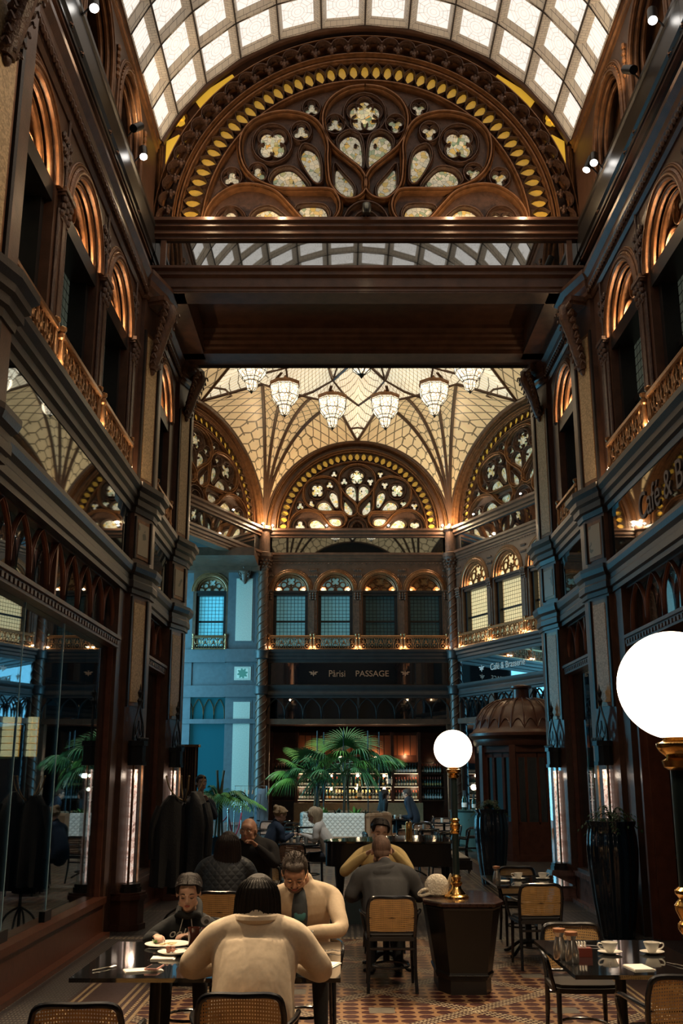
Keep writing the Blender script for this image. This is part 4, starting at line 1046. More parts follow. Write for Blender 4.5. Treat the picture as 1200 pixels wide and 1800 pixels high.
# uplights on the capitals, shining up the fans; lights along the lunette sills
for i, v in enumerate(HV):
    if i in (2, 3): continue
    d_ = Vector((HX - v[0], YC - v[1])).normalized()
    p = (v[0] + d_.x * .45, v[1] + d_.y * .45, 9.72); point('fan_uplight', p, WARM2, 60 if i in (0, 5) else 40, .05)
def sill_spots(frame, xs, power, cat):
    root_, mid, rz, L, st, edge = frame
    for k, x0 in enumerate(xs):
        p = Matrix.Rotation(rz, 2) @ Vector((x0, -.12))
        e = empty('sill_spotlight', (mid.x + p.x, mid.y + p.y, 9.64), rz, 'tiny spotlight on the lunette sill of the %s wall, %s' % (cat, ['leftmost', 'second from left', 'third from left', 'fourth from left', 'fifth'][k]), 'spotlight', 'tiny sill spotlights of the domed room')
        m = MB(); m.lathe([(.03, 0), (.045, .02), (.045, .07), (.03, .08)], 10); m.build('housing', BLACKMET, e)
        m = MB(); m.ell((0, -.03, .09), (.035, .035, .03), 10, 6); m.build('lens', SPOTE, e)
        q = Matrix.Rotation(rz, 2) @ Vector((x0, -.30)); point('sill_light', (mid.x + q.x, mid.y + q.y, 9.80), WARM2, power, .04)
sill_spots(far, [-2.75, -1.45, 0.45, 1.35, 2.75][:1] + [-1.0, 1.0, 2.75], 18, 'far')
sill_spots(rgt, [-3.9, -2.4, .2], 1.2, 'right')
sill_spots(lft, [3.7, 1.8], 3, 'left')
for k in range(4):
    mid, rz, L, st, edge = far[1:]
    for dx in (-.42, .42):
        p = Matrix.Rotation(rz, 2) @ Vector((-L / 2 + edge + st * (k + .5) + dx, .12)); point('balcony_uplight', (mid.x + p.x, mid.y + p.y, SPR + .08), WARM, 2.2, .03)
        p = Matrix.Rotation(rz, 2) @ Vector((-L / 2 + edge + st * (k + .5) + dx * 1.5, -.14)); point('railing_uplight', (mid.x + p.x, mid.y + p.y, 5.79), WARM, 3.0, .02)
    mid, rz, L, st, edge = rgt[1:]
    if k < 3:
        for dx in (-.5, .5):
            p = Matrix.Rotation(rz, 2) @ Vector((-L / 2 + edge + st * (k + .5) + dx, .12)); point('balcony_uplight', (mid.x + p.x, mid.y + p.y, SPR + .08), WARM, 2.6, .03)
            p = Matrix.Rotation(rz, 2) @ Vector((-L / 2 + edge + st * (k + .5) + dx * 1.6, -.14)); point('railing_uplight', (mid.x + p.x, mid.y + p.y, 5.79), WARM, 4.0, .02)

# ---------------------------------------------------------------- ground storey of the domed room
# far wall: sign, transom, bar opening
def text_mesh(body, size, mat, parent, loc, rot, name='lettering', ext=.006, shear=0):
    cu = bpy.data.curves.new('tmp', 'FONT'); cu.body = body; cu.size = size; cu.extrude = ext; cu.align_x = 'CENTER'; cu.align_y = 'CENTER'; cu.shear = shear
    o = bpy.data.objects.new('tmp', cu); me = bpy.data.meshes.new_from_object(o); bpy.data.objects.remove(o)
    me.materials.clear(); me.materials.append(mat); q = bpy.data.objects.new(name, me); COL.objects.link(q); q.parent = parent; q.location = loc; q.rotation_euler = rot; return q
LETTER = mk('gilt_lettering', (.34, .17, .10), .4, .4, emit=(.5, .25, .12), es=.05)
def bee(m, cx, cz, s_, y):
    m.slab([(cx + a * s_, cz + b * s_) for a, b in ((-.05, .35), (.05, .35), (.09, .2), (.12, -.05), (.08, -.3), (0, -.45), (-.08, -.3), (-.12, -.05), (-.09, .2))], y, y + .006)
    for sx in (-1, 1):
        for w_ in ([(.1, .15), (.35, .30), (.75, .28), (.55, .12), (.25, .02)], [(.12, .0), (.35, .02), (.5, -.12), (.3, -.18), (.1, -.1)]):
            q = [(cx + sx * a * s_, cz + b * s_) for a, b in w_]; m.slab(q if sx < 0 else q[::-1], y, y + .006)
        m.slab([(cx + sx * a * s_, cz + b * s_) for a, b in ((.0, .33), (.1, .5), (.13, .5), (.06, .33))][::(1 if sx < 0 else -1)], y, y + .006)
sg = far[0]
q = text_mesh('Pårisi', .29, LETTER, sg, (-.66, -.02, 4.97), (R(90), 0, 0)); q.scale = (.86, 1, 1); q = text_mesh('PASSAGE', .26, LETTER, sg, (.44, -.02, 4.97), (R(90), 0, 0)); q.scale = (1.02, 1, 1)
m = MB(); bee(m, -1.40, 4.98, .20, -.02); bee(m, 1.48, 4.98, .20, -.02); m.build('bee_emblem', LETTER, sg, smooth=0)
sg = rgt[0]
text_mesh('Café & Brasserie', .27, mk('silver_lettering', (.45, .5, .5), .4, emit=(.4, .45, .45), es=.12), sg, (-1.05, -.02, 4.97), (R(90), 0, 0))
m = MB(); bee(m, -2.45, 4.98, .22, -.02); m.build('bee_emblem', MATS['silver_lettering'], sg, smooth=0)
text_mesh('Café & Brasserie', .46, mk('dull_lettering', (.10, .06, .045), .5), bpy.data.objects['wall_right'], (-10.45, -.02, 4.97), (R(90), 0, 0))
m = MB(); w = 5.6
transom(5.7, 10).build('transom_bars', CORN, far[0], loc=(0, -.02, 0))
m = MB(); m.box(-2.85, .04, 3.5, 2.85, .07, 4.25); m.build('transom_glass', MIRR, far[0], smooth=0)
m = MB(); m.box(-2.9, -.08, 3.42, 2.9, .12, 3.58); m.box(-3.1, -.02, 0, -2.75, .3, 4.6); m.box(2.75, -.02, 0, 3.1, .3, 4.6); m.box(-3.1, -.01, 4.22, 3.1, .1, 4.62)
m.build('door_case', WOOD, far[0], smooth=0)
# right diagonal wall ground storey: dark panes and transom
f = rgt
m = MB(); L = f[3]
for k in range(5):
    x0 = -L / 2 + .2 + k * (L - .4) / 4; m.box(x0 - .14, -.02, 0, x0 + .14, .3, 4.62)
m.box(-L / 2, -.08, 3.42, L / 2, .1, 3.58); m.box(-L / 2, -.06, 0, L / 2, .3, .45); m.build('pier', WOOD, f[0], smooth=0)
transom(L - .4, 14).build('transom_bars', CORN, f[0])
m = MB(); m.box(-L / 2, .05, .4, L / 2, .08, 4.3); m.build('shop_glass', MIRR, f[0], smooth=0)
# near right and near left walls below
for nm, A, B in (('wall_near_right_low', HV[1], HV[2]),):
    mid, rz, L = wall_frame_pts(A, B); q = empty('wall_low_right', (mid.x, mid.y, 0), rz, kind='structure')
    m = MB(); m.box(-L / 2, 0, 0, L / 2, .3, 4.65); m.build('wall_panel', WOOD, q, smooth=0)
# left passage: far wall continues to the left with a pale mosaic pilaster, window and soffit
e = empty('wall_passage', (0, 0, 0), kind='structure')
WB = mk('grey_painted_wood', (.10, .11, .12), .4, 0, .2)
m = MB()
m.box(-2.56, YF - .05, 0, -3.62, YF + .3, 8.35); m.box(-3.62, YF + .1, 4.25, -9.3, YF + .4, 5.73); m.box(-4.72, YF + .06, 0, -5.0, YF + .4, 8.35)
arched_wall(m, -4.75, -3.6, 5.72, 8.4, [(-4.17, .48, 5.72, SPR, .48)], .34); v0 = len(m.v)
m.build('wall_panel', WB, e, smooth=20)
m = MB(); arched_wall(m, -4.75, -3.6, 5.72, 8.4, [(-4.17, .48, 5.72, SPR, .48)], .34); m.build('arch_panel', WOOD, e, loc=(0, YF + .05, 0))
m = MB()
for z0, z1, dd in ((5.33, 5.73, .14), (4.25, 4.61, .10), (3.44, 3.58, .08)):
    m.box(-9.3, YF - dd + (.1), z0, -3.62, YF + .3, z1); m.box(-3.66, YF - .05 - dd, z0, -2.52, YF + .2, z1)
m.build('cornice', WB, e, smooth=0)
m = MB()
for z0, z1 in ((5.95, 8.05), (4.72, 5.24), (1.0, 4.15)): m.box(-3.42, YF - .06, z0, -2.78, YF, z1)
m.build('panel_border', WB, e, smooth=0)
m = MB()
for z0, z1 in ((6.0, 8.0), (4.77, 5.19), (1.0, 4.10)): m.box(-3.36, YF - .075, z0, -2.84, YF, z1)
m.build('mosaic_panel', MOSP, e, smooth=0)
t = NT('rosette_mosaic'); spx = t.n('ShaderNodeSeparateXYZ'); t.l(t.obj(), spx.inputs[0])
t.set('Base Color', t.mix(t.math('LESS_THAN', t.math('SUBTRACT', t.math('POWER', t.math('ADD', t.math('POWER', t.math('ADD', spx.outputs[0], 3.10), 2.0), t.math('POWER', t.math('SUBTRACT', spx.outputs[2], 4.98), 2.0)), .5), t.math('MULTIPLY', t.math('SINE', t.math('MULTIPLY', t.math('ARCTAN2', t.math('SUBTRACT', spx.outputs[2], 4.98), t.math('ADD', spx.outputs[0], 3.10)), 8.0)), .03)), .14), (.6, .6, .5), (.10, .22, .16)))
m = MB(); m.box(-3.28, YF - .08, 4.83, -2.92, YF - .06, 5.13); m.build('rosette', t.m, e, smooth=0)
m = carved_bracket(.55, .5, .28); m.build('corbel', CARVE, e, loc=(-3.10, YF - .05, 8.45))
m = MB(); m.box(-2.35 - .3, YF - 2, 8.35, -9, YF + .4, 8.6); m.box(-2.6, YF - .4, 8.2, -9, YF + .3, 8.36)
m.build('soffit', WOOD, e, smooth=0)
BLUEP = mk('daylit_glass', (.006, .045, .06), .08, 0, 0, emit=(.03, .26, .36), es=.10)
m = MB(); m.box(-3.6, YF + .2, 4.66, -5.0, YF + .24, 5.28); m.box(-3.6, YF + .2, 3.58, -9, YF + .24, 4.25); m.box(-3.6, YF + .2, .5, -9, YF + .24, 3.44); m.build('daylit_panes', BLUEP, e, smooth=0)
m = MB()
for k in range(8):
    st_ = .33; c0_ = -3.66 - st_ * (k + .5)
    for sx in (-1, 1): m.ribbon([(c0_ + sx * st_ / 2, 3.58)] + cr([(c0_ + sx * st_ / 2, 3.7), (c0_ + sx * st_ * .42, 3.95), (c0_ + sx * st_ * .18, 4.13), (c0_, 4.2)], 4), .014, .05, YF + .19)
m.build('transom_bars', BRONZE, e)
m = MB(); m.box(-3.62, YF + .0, 0, -9, YF + .3, .55); m.box(-3.55, YF - .22, 0, -2.6, YF, .5); m.box(-3.5, YF - .3, .44, -2.65, YF, .52); m.build('marble_base', MARBLE, e, smooth=0)
m = MB(); m.box(-4.6, YF - .9, 0, -2.6, YF, .14); m.build('step', MARBLE, e, smooth=0)
m = MB(); m.box(-9.4, 24.0, 0, -9.3, 33, 9); m.box(-9.3, 24.0, 8.0, -5, 24.1, 9); m.build('outer_wall', INT, e, smooth=0)
nwin[0] += 1
lw = arch_window(.96, LAT_BLUE, TRG_TEAL, True); lw.name = 'window_30'; lw.location = (-4.17, YF + .05, 0)
rl = railing(1.02, 'x', 'x'); rl.location = (-4.17, YF - .08, 0); rl['label'] = 'brass balcony railing before the blue daylit window at far left'; rl['group'] = 'balcony railings of the domed room'
# street door glowing with daylight in the passage
m = MB(); m.box(-9.28, 28.2, .2, -9.24, 32.0, 7.8); m.build('window_31', mk('daylight_sky_pane', (.1, .3, .4), .3, emit=(.12, .62, .9), es=1.3), kind='structure', smooth=0)
# curtain standing at the left corner
m = MB(); m.grid([[(-3.30 + .42 * i / 48, 21.0 + .05 * sin(i * 1.1), z) for i in range(49)] for z in (0, 1.2, 2.42)]); m.grid([[(-3.30 + .42 * i / 48, 21.12 + .05 * sin(i * 1.1), z) for i in range(49)][::-1] for z in (0, 1.2, 2.42)])
cu = m.build('curtain', mk('brown_pleated_fabric', (.16, .085, .05), .7, 0, .2)); tag(cu, 'brown pleated fabric screen standing behind left pillar', 'screen')
m = MB(); m.box(-3.34, 20.94, 2.42, -2.84, 21.18, 2.47); m.build('top_rail', BRONZE, cu, smooth=0)
# bar room behind the far wall
e = empty('wall_bar', kind='structure')
m = MB(); m.box(-3.2, 36.4, 0, 4.2, 36.5, 4.6); m.box(-3.2, 32.8, 3.5, 4.2, 36.4, 3.6); m.box(-3.2, 32.8, 0, -3.1, 36.4, 3.6); m.box(4.1, 32.8, 0, 4.2, 36.4, 3.6)
m.build('bar_room', mk('bar_dark_wood', (.07, .03, .022), .5), e, smooth=0)
# ================================================================== TRACK SPOTLIGHTS on the beams, and added fill spotlights
def spot_fixture(loc, tgt, label, power, lens=True, ang=50, col=(1.0, .74, .46)):
    d = (Vector(tgt) - Vector(loc)).normalized(); e = empty('track_and_added_spotlight', loc, 0, label, 'spotlight', 'track spotlights along the upper beams')
    q = d.to_track_quat('Z', 'Y').to_matrix()
    def rp(p): return tuple(q @ Vector(p))
    m = MB(); m.loft([[rp((.055 * cos(2 * pi * i / 14), .055 * sin(2 * pi * i / 14), z)) for i in range(14)] for z in (-.13, .10)]); m.build('housing', BLACKMET, e)
    m = MB(); m.loft([[rp((.05 * cos(2 * pi * i / 14), .05 * sin(2 * pi * i / 14), z)) for i in range(14)] for z in (.098, .106)]); m.build('lens', SPOTE, e)
    s_ = 1 if loc[0] < 0 else -1
    m = MB(); m.tube([(0, 0, 0), (-s_ * .06, 0, -.06), (-s_ * .12, 0, -.14)], .012, 6); m.build('arm', BLACKMET, e)
    spot('track_and_added_spot_beam', tuple(Vector(loc) + d * .12), tgt, col, power, ang)
    return e
bx = XL + .18; bxr = XR - .18
spot_fixture((bx, 9.40, 9.98), (-.8, 4.9, 1.0), 'lit track spotlight on left beam, nearest the camera', 3200, ang=38)
spot_fixture((bx, 11.80, 10.14), (XL + .45, 12.6, 10.9), 'black track spotlight on left beam, tilted up and away', 60, ang=75)
spot_fixture((bx, 12.25, 10.05), (-1.0, 7.2, .8), 'lit track spotlight at far end of left beam, facing down', 3000, ang=34)
spot_fixture((bxr, 9.60, 10.00), (1.9, 5.6, 1.0), 'lit track spotlight on right beam, nearest the camera', 900, ang=40)
spot_fixture((bxr, 10.55, 10.05), (XR - .45, 11.6, 10.9), 'black track spotlight on right beam, tilted away', 60, ang=75)
spot_fixture((bxr, 12.32, 10.0), (1.6, 7.0, .8), 'lit track spotlight at far end of right beam', 2600, ang=40)
for X0 in (XL - .10, XR + .10):
    for Y in (5.85, 8.25, 8.65, 10.1, 10.5, 11.93, 12.33): point('arch_uplight', (X0, Y, 9.75), WARM2, 8, .03)
for x_ in (-2.0, -.9, .375, 1.65, 2.75):
    point('lunette_uplight', (x_, 13.62, 10.08), WARM2, 11, .04)
point('soffit_glow', (CX, 13.55, 9.12), WARM2, .5, .03)
spot_fixture((bxr, 2.0, 10.05), (1.9, 8.2, .9), 'added unseen fill spotlight on right beam behind the camera', 1300, ang=32)  # added behind the camera to brighten the right tables and cane
spot_fixture((bx, 2.0, 10.05), (-.6, 8.4, 1.0), 'added unseen fill spotlight on left beam behind the camera', 600, ang=28)  # added out of view to light the girl and the cardigan man
spot_fixture((-2.2, 17.7, 9.8), (.0, 26.4, 1.8), 'added unseen fill spotlight behind the arch aimed at the palms', 3800, ang=30, col=(.75, .95, 1.0))  # added above the sightline to brighten the palms
spot_fixture((2.9, 17.7, 9.8), (1.2, 24.5, 1.0), 'added unseen fill spotlight behind the arch aimed at the far tables', 450, ang=50)  # added fill for the far tables, hidden by the lintel
spot_fixture((.4, 16.9, 9.65), (-.7, 18.4, 1.0), 'added unseen fill spotlight behind the arch aimed at the phone users', 1100, ang=26, col=(.9, .95, 1.0))  # added fill to brighten the white sweater, hidden from view
spot_fixture((bxr, 12.6, 10.1), (-.6, 10.9, .9), 'added fill spotlight on right beam aimed at middle tables', 1500, ang=40)  # extra fill added next to the lit spotlight at the far end
spot_fixture((bxr, 7.0, 10.1), (XL + .1, 7.3, 7.6), 'added unseen fill spotlight on right beam aimed at the left pilaster', 350, ang=50)  # added outside the frame to brighten the near left mosaic strip
# ================================================================== FURNITURE
BLK = mk('black_lacquer', (.012, .012, .014), .22, 0, 0, spec=.6)
t = NT('black_table_top'); t.set('Base Color', (.008, .009, .010, 1)); t.set('Roughness', .07); t.set('Specular IOR Level', .9); t.set('Coat Weight', .6); t.set('Coat Roughness', .03); TTOP = t.m
def cane(name, col, per=.0135):
    t = NT(name); sp = t.n('ShaderNodeSeparateXYZ'); t.l(t.obj(), sp.inputs[0])
    def f_(v): return t.math('ABSOLUTE', t.math('SUBTRACT', t.math('FRACT', t.math('DIVIDE', v, per)), .5))
    a, b = f_(sp.outputs[0]), f_(t.math('ADD', sp.outputs[2], sp.outputs[1]))
    hole = t.math('LESS_THAN', t.math('MAXIMUM', t.math('MAXIMUM', a, b), t.math('MULTIPLY', t.math('ADD', a, b), .75)), .24)
    t.set('Base Color', t.ramp(t.noise(20, 2), [(.3, tuple(c * .75 for c in col)), (.7, col)])); t.set('Roughness', .5); t.set('Alpha', t.math('SUBTRACT', 1.0, hole)); return t.m
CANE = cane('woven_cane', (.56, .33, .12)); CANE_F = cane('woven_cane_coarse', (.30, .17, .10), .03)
SEATM = mk('dark_leather_seat', (.02, .018, .018), .45, 0, .3, 20)
def make_chair(arms=True, canemat=None, style=0):
    e = empty('bentwood_chair'); cm = canemat or CANE; lm = BLK
    b = MB()
    fr_pts = [(-.205, -.20, .45), (-.215, -.235, .62), (-.21, -.262, .73), (-.17, -.275, .795), (0, -.285, .80), (.17, -.275, .795), (.21, -.262, .73), (.215, -.235, .62), (.205, -.20, .45)]
    b.tube(cr(fr_pts, 5), .0165, 8); b.tube([(-.21, -.232, .625), (0, -.245, .625), (.21, -.232, .625)], .011, 6); b.tube([(-.205, -.207, .50), (0, -.215, .50), (.205, -.207, .50)], .012, 6)
    b.build('back_frame', lm, e)
    m = MB(); NX, NZ = 8, 8
    def hw(z): return .20 if z < .74 else .20 - .05 * ((z - .74) / .05) ** 2
    m.grid([[(hw(z) * (2 * i / NX - 1), -.20 - (z - .45) * .24 + .012 * (1 - (2 * i / NX - 1) ** 2) * -1, z) for i in range(NX + 1)] for z in [.505 + (.79 - .505) * k / NZ for k in range(NZ + 1)]]); m.build('backrest', cm, e)
    m = MB(); sh = [(-.22, -.20), (-.20, -.22), (.20, -.22), (.22, -.20), (.235, .16), (.20, .22), (.10, .235), (-.10, .235), (-.20, .22), (-.235, .16)]
    m.prism(sh, .425, .455); m.prism([(x * .9, y * .9) for x, y in sh], .455, .475); m.build('seat', SEATM, e, smooth=0)
    for sx in (-1, 1):
        m = MB(); m.tube([(sx * .20, .19, .43), (sx * .205, .20, .2), (sx * .21, .215, 0.0)], [.019, .016, .013], 8); m.build('leg', lm, e)
        m = MB(); m.tube(cr([(sx * .205, -.20, .46), (sx * .205, -.215, .25), (sx * .215, -.26, 0.0)], 4), [.018] * 5 + [.015] * 4, 8); m.build('leg', lm, e)
    m = MB(); m.tube([(.165 * cos(2 * pi * k / 20) , .01 + .185 * sin(2 * pi * k / 20), .19) for k in range(20)], .010, 6, closed=True)
    m.tube([(-.205, -.21, .36), (.205, -.21, .36)], .012, 6); m.build('stretcher', lm, e)
    if arms:
        for sx in (-1, 1): m = MB(); m.tube(cr([(sx * .215, -.24, .64), (sx * .26, -.10, .655), (sx * .275, .06, .655), (sx * .265, .17, .62), (sx * .245, .19, .52), (sx * .225, .19, .44)], 5), .014, 8); m.build('armrest', lm, e)
    return e
chair_p = make_chair(); chair_k = list(chair_p.children)
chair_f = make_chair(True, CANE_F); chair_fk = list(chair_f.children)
usedc = set()
def put(proto, kids, loc, rz, label, group, name=None):
    if proto.name not in usedc: usedc.add(proto.name); o = proto
    else:
        o = proto.copy(); COL.objects.link(o)
        for ch in kids:
            d = ch.copy(); COL.objects.link(d); d.parent = o
            for g_ in KIDS.get(ch.name, []): q = g_.copy(); COL.objects.link(q); q.parent = d
    o.location = loc; o.rotation_euler = (0, 0, rz); o['label'] = label; o['group'] = group; return o
for o in (chair_p, chair_f): o['category'] = 'chair'
NC = 'cane back chairs at the near tables'; FC = 'cane back chairs deeper in the cafe'
put(chair_p, chair_k, (-.50, 5.79, 0), 0, 'black bentwood cane chair under the woman in cream jacket', NC)
put(chair_p, chair_k, (-1.27, 5.56, 0), R(3), 'empty cane chair at bottom left corner with back towards the camera', NC)
put(chair_p, chair_k, (-1.10, 8.02, 0), R(176), 'cane chair the girl in black hoodie sits on', NC)
put(chair_p, chair_k, (-.27, 8.12, 0), R(184), 'cane chair the man in beige cardigan sits on', NC)
put(chair_p, chair_k, (-1.12, 10.42, 0), R(-4), 'cane chair under the woman in dark quilted coat', NC)
put(chair_p, chair_k, (-.95, 12.75, 0), R(180), 'cane chair of the bald man eating', NC)
put(chair_p, chair_k, (.45, 10.04, 0), 0, 'cane chair under the man in grey hooded sweatshirt', NC)
put(chair_p, chair_k, (.47, 12.1, 0), R(180), 'cane chair of the woman in yellow sweater', NC)
put(chair_p, chair_k, (1.68, 7.76, 0), R(180), 'empty light cane chair behind the nearest right table, facing the camera', NC)
put(chair_p, chair_k, (1.86, 6.27, 0), R(2), 'empty cane chair at bottom right corner before the right table', NC)
put(chair_p, chair_k, (2.08, 12.62, 0), R(180), 'empty light cane chair behind the second right table', NC)
put(chair_p, chair_k, (1.98, 11.14, 0), R(3), 'empty dark cane chair in front of the second right table', NC)
def rect_table(cx, cy, w, d, label, n=1, gap=.01):
    for k in range(n):
        e = empty('cafe_table', (cx + (k - (n - 1) / 2) * (w + gap), cy, 0), 0, label[k], 'table', 'black topped cafe tables')
        m = MB(); m.box(-w / 2, -d / 2, .727, w / 2, d / 2, .75); m.build('table_top', TTOP, e, smooth=0)
        m = MB(); m.lathe([(.035, .06), (.035, .70), (.06, .727)], 12); m.box(-.2, -.2, .70, .2, .2, .727); m.build('pedestal', BLACKMET, e)
        m = MB()
        for a in (45, 135, 225, 315): m.tube(cr([(0, 0, .14), (.12 * cos(R(a)), .12 * sin(R(a)), .12), (.26 * cos(R(a)), .26 * sin(R(a)), .03), (.32 * cos(R(a)), .32 * sin(R(a)), .012)], 4), .018, 6)
        m.build('foot', BLACKMET, e)
rect_table(-.77, 6.90, .76, 1.32, ['black glossy table at lower left, under the girl\'s plates', 'black glossy table before the man in beige cardigan'], 2)
rect_table(1.755, 6.98, .84, 1.30, ['black glossy table at lower right, laid with two cups and steel jugs'])
rect_table(2.02, 11.85, .82, 1.2, ['second black table on the right, laid with two cups and one jug'])
rect_table(-1.05, 11.5, .75, .75, ['small black table between quilted coat woman and bald man'])
rect_table(.45, 11.05, .70, .7, ['small black table between grey hooded man and yellow sweater woman'])
# round tables further back
rt = empty('round_table', cat='table'); m = MB(); m.lathe([(.36, .715), (.38, .725), (.38, .745), (.37, .75)], 28); m.build('table_top', TTOP, rt)
m = MB(); m.lathe([(.03, .05), (.03, .715)], 10); m.build('pedestal', BLACKMET, rt)
m = MB()
for a in (0, 120, 240): m.tube(cr([(0, 0, .12), (.14 * cos(R(a)), .14 * sin(R(a)), .09), (.28 * cos(R(a)), .28 * sin(R(a)), .012)], 4), .016, 6)
m.build('foot', BLACKMET, rt); rtk = list(rt.children)
RT = [(-.72, 18.2, 'round table between the two blond women on phones'), (-1.15, 20.3, 'round table behind the navy sweater woman'), (1.35, 20.7, 'round table just beyond the piano lid'), (1.75, 23.3, 'round table right of brown banquette end'),
      (2.55, 26.6, 'small round table under the lamp globe, before the bar'), (1.50, 28.9, 'round table of the far couple'), (-1.0, 24.4, 'round table left of the cream banquette'), (-1.7, 27.6, 'round table in front of the bar on the left')]
for x, y, lb in RT: put(rt, rtk, (x, y, 0), 0, lb, 'round tables deeper in the cafe')
FCH = [(-.80, 17.55, 0, 'grey backed chair facing away below the navy sweater woman'), (-.55, 19.0, 180, 'round backed chair between the two phone users'), (-1.3, 19.5, 20, 'chair behind navy sweater woman'), (.72, 20.8, -80, 'chair in front of cream banquette'),
       (1.9, 20.5, 95, 'brown backed chair beyond piano, left one'), (2.3, 21.6, 80, 'brown backed chair beyond the piano, right one'), (1.35, 21.6, 180, 'chair on far side of the table beyond the piano'), (2.35, 23.6, 90, 'chair right of the banquette table'),
       (1.9, 24.4, 190, 'chair behind the banquette table'), (3.2, 25.75, 80, 'wicker backed chair right of the lamp pole'), (2.0, 26.9, -90, 'pale chair left of the lamp pole'), (2.6, 27.4, 180, 'pale chair directly behind the lamp pole'),
       (2.2, 28.9, 90, 'chair right of the far couple'), (-1.7, 24.6, -80, 'chair on the left of the banquette table'), (-1.75, 25.6, 180, 'chair between banquette and bar'), (-2.1, 28.2, -120, 'chair at the bar front left'), (-1.2, 28.0, 120, 'chair at bar front beside the palms')]
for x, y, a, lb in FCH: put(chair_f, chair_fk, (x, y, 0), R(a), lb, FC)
# ------------------------------------------------------------------ globe lamps on hexagonal pedestals
GRAN = mk('dark_red_granite', (.045, .022, .018), .12, 0, .7, 35)
def lamp_pedestal(x, y, lb):
    e = empty('lamp_pedestal', (x, y, 0), 0, lb, 'pedestal', 'black hexagonal lamp pedestals')
    def hexa_(w, d): return [(-w * .62, -d / 2), (w * .55, -d / 2), (w / 2 * 1.05, -d * .32), (w / 2 * 1.05, d * .3), (w * .3, d / 2), (-w * .4, d / 2), (-w / 2, d * .2), (-w / 2, -d * .22)]
    def hx(w, d): return [(-w * .30, -d / 2), (w * .36, -d / 2), (w * .5, -d * .30), (w * .5, d * .30), (w * .32, d / 2), (-w * .32, d / 2), (-w * .5, d * .3), (-w * .5, -d * .26)]
    m = MB(); rings = [[(a * 1, b, z) for a, b in hx(w, d)] for w, d, z in ((.47, .84, .0), (.47, .84, .12))]; m.loft(rings); m.build('base', DARK, e, smooth=0)
    m = MB(); m.loft([[(a, b, z) for a, b in hx(w, d)] for w, d, z in ((.49, .86, .12), (.52, .88, .16), (.50, .87, .18), (.66, .98, .70), (.68, 1.0, .72))])
    for k in range(40):
        a, b = (-.30 * .52 + .66 * .52 * k / 39), -.445; m.ell((a, b, .155), (.007, .006, .01), 5, 4)
    m.build('body', mk('black_panelled_wood', (.006, .005, .005), .35, 0, .3), e, smooth=0)
    m = MB(); m.loft([[(a, b, z) for a, b in hx(w, d)] for w, d, z in ((.66, .98, .72), (.72, 1.05, .735), (.72, 1.05, .76), (.70, 1.03, .77))]); m.build('top_slab', GRAN, e, smooth=0)
def globe_lamp(x, y, z, lb, power):
    e = empty('globe_lamp', (x, y, z), 0, lb, 'lamp', 'white globe lamps')
    m = MB(); m.lathe([(.115, 0), (.115, .012), (.10, .025), (.085, .03), (.08, .045), (.05, .075), (.042, .10), (.055, .12), (.055, .13), (.036, .145), (.045, .17), (.05, .18), (.035, .20)], 28); m.build('base', BRASS, e)
    m = MB(); m.lathe([(.031, .19), (.031, 1.13)], 20); m.build('pole', mk('dark_green_pole', (.012, .022, .022), .3), e)
    m = MB(); m.lathe([(.034, .56), (.044, .575), (.044, .59), (.034, .60), (.048, .63), (.05, .645), (.034, .665), (.046, .68), (.046, .69), (.034, .70)], 20); m.build('knop', BRASS, e)
    m = MB(); m.lathe([(.034, 1.06), (.05, 1.07), (.055, 1.09), (.038, 1.10), (.062, 1.12), (.07, 1.135), (.07, 1.145), (.045, 1.155), (.058, 1.175), (.075, 1.20), (.078, 1.215), (.03, 1.22)], 24); m.build('collar', BRASS, e)
    m = MB(); m.ell((0, 0, 1.335), (.182, .182, .178), 48, 30); m.build('globe', GLOBE, e, smooth=180)
lamp_pedestal(1.10, 10.14, 'black tapering hexagonal pedestal with granite top in the aisle'); globe_lamp(1.065, 10.05, .77, 'globe lamp with black pole and brass fittings, middle of the aisle', 75)
lamp_pedestal(1.12, 3.55, 'lamp pedestal under the near globe, below the frame'); globe_lamp(1.105, 3.45, .81, 'large blurred globe lamp at the right edge, nearest the camera', 95)
# furry white bag on the pedestal
t = NT('white_fleece'); t.set('Base Color', t.ramp(t.noise(25, 4), [(.3, (.62, .54, .42)), (.7, (.80, .74, .62))])); t.set('Roughness', .95); t.bump(t.noise(70, 4), .9, .02); FLEECE = t.m
m = MB(); m.loft([[(r_ * cos(2 * pi * k / 18) * (1 + .05 * sin(3 * k)), r_ * .62 * sin(2 * pi * k / 18), z) for k in range(18)] for r_, z in ((.06, 0), (.095, .02), (.112, .07), (.105, .13), (.08, .17), (.045, .195), (.01, .2))])
bag = m.build('fluffy_bag', FLEECE, loc=(.89, 10.12, .77)); tag(bag, 'fluffy cream white bag lying on the hexagonal lamp pedestal', 'bag')
m = MB(); m.tube(cr([(-.07, -.03, .07), (-.14, -.05, .06), (-.175, -.05, .025), (-.14, -.05, .012), (-.07, -.03, .03)], 5), .014, 8); m.build('handle', FLEECE, bag)
m = MB(); m.tube(cr([(.08, 0, .05), (.12, -.01, .12), (.13, -.01, .2), (.10, .0, .12)], 5), .008, 6); m.build('strap', mk('beige_strap', (.55, .45, .3), .6), bag)
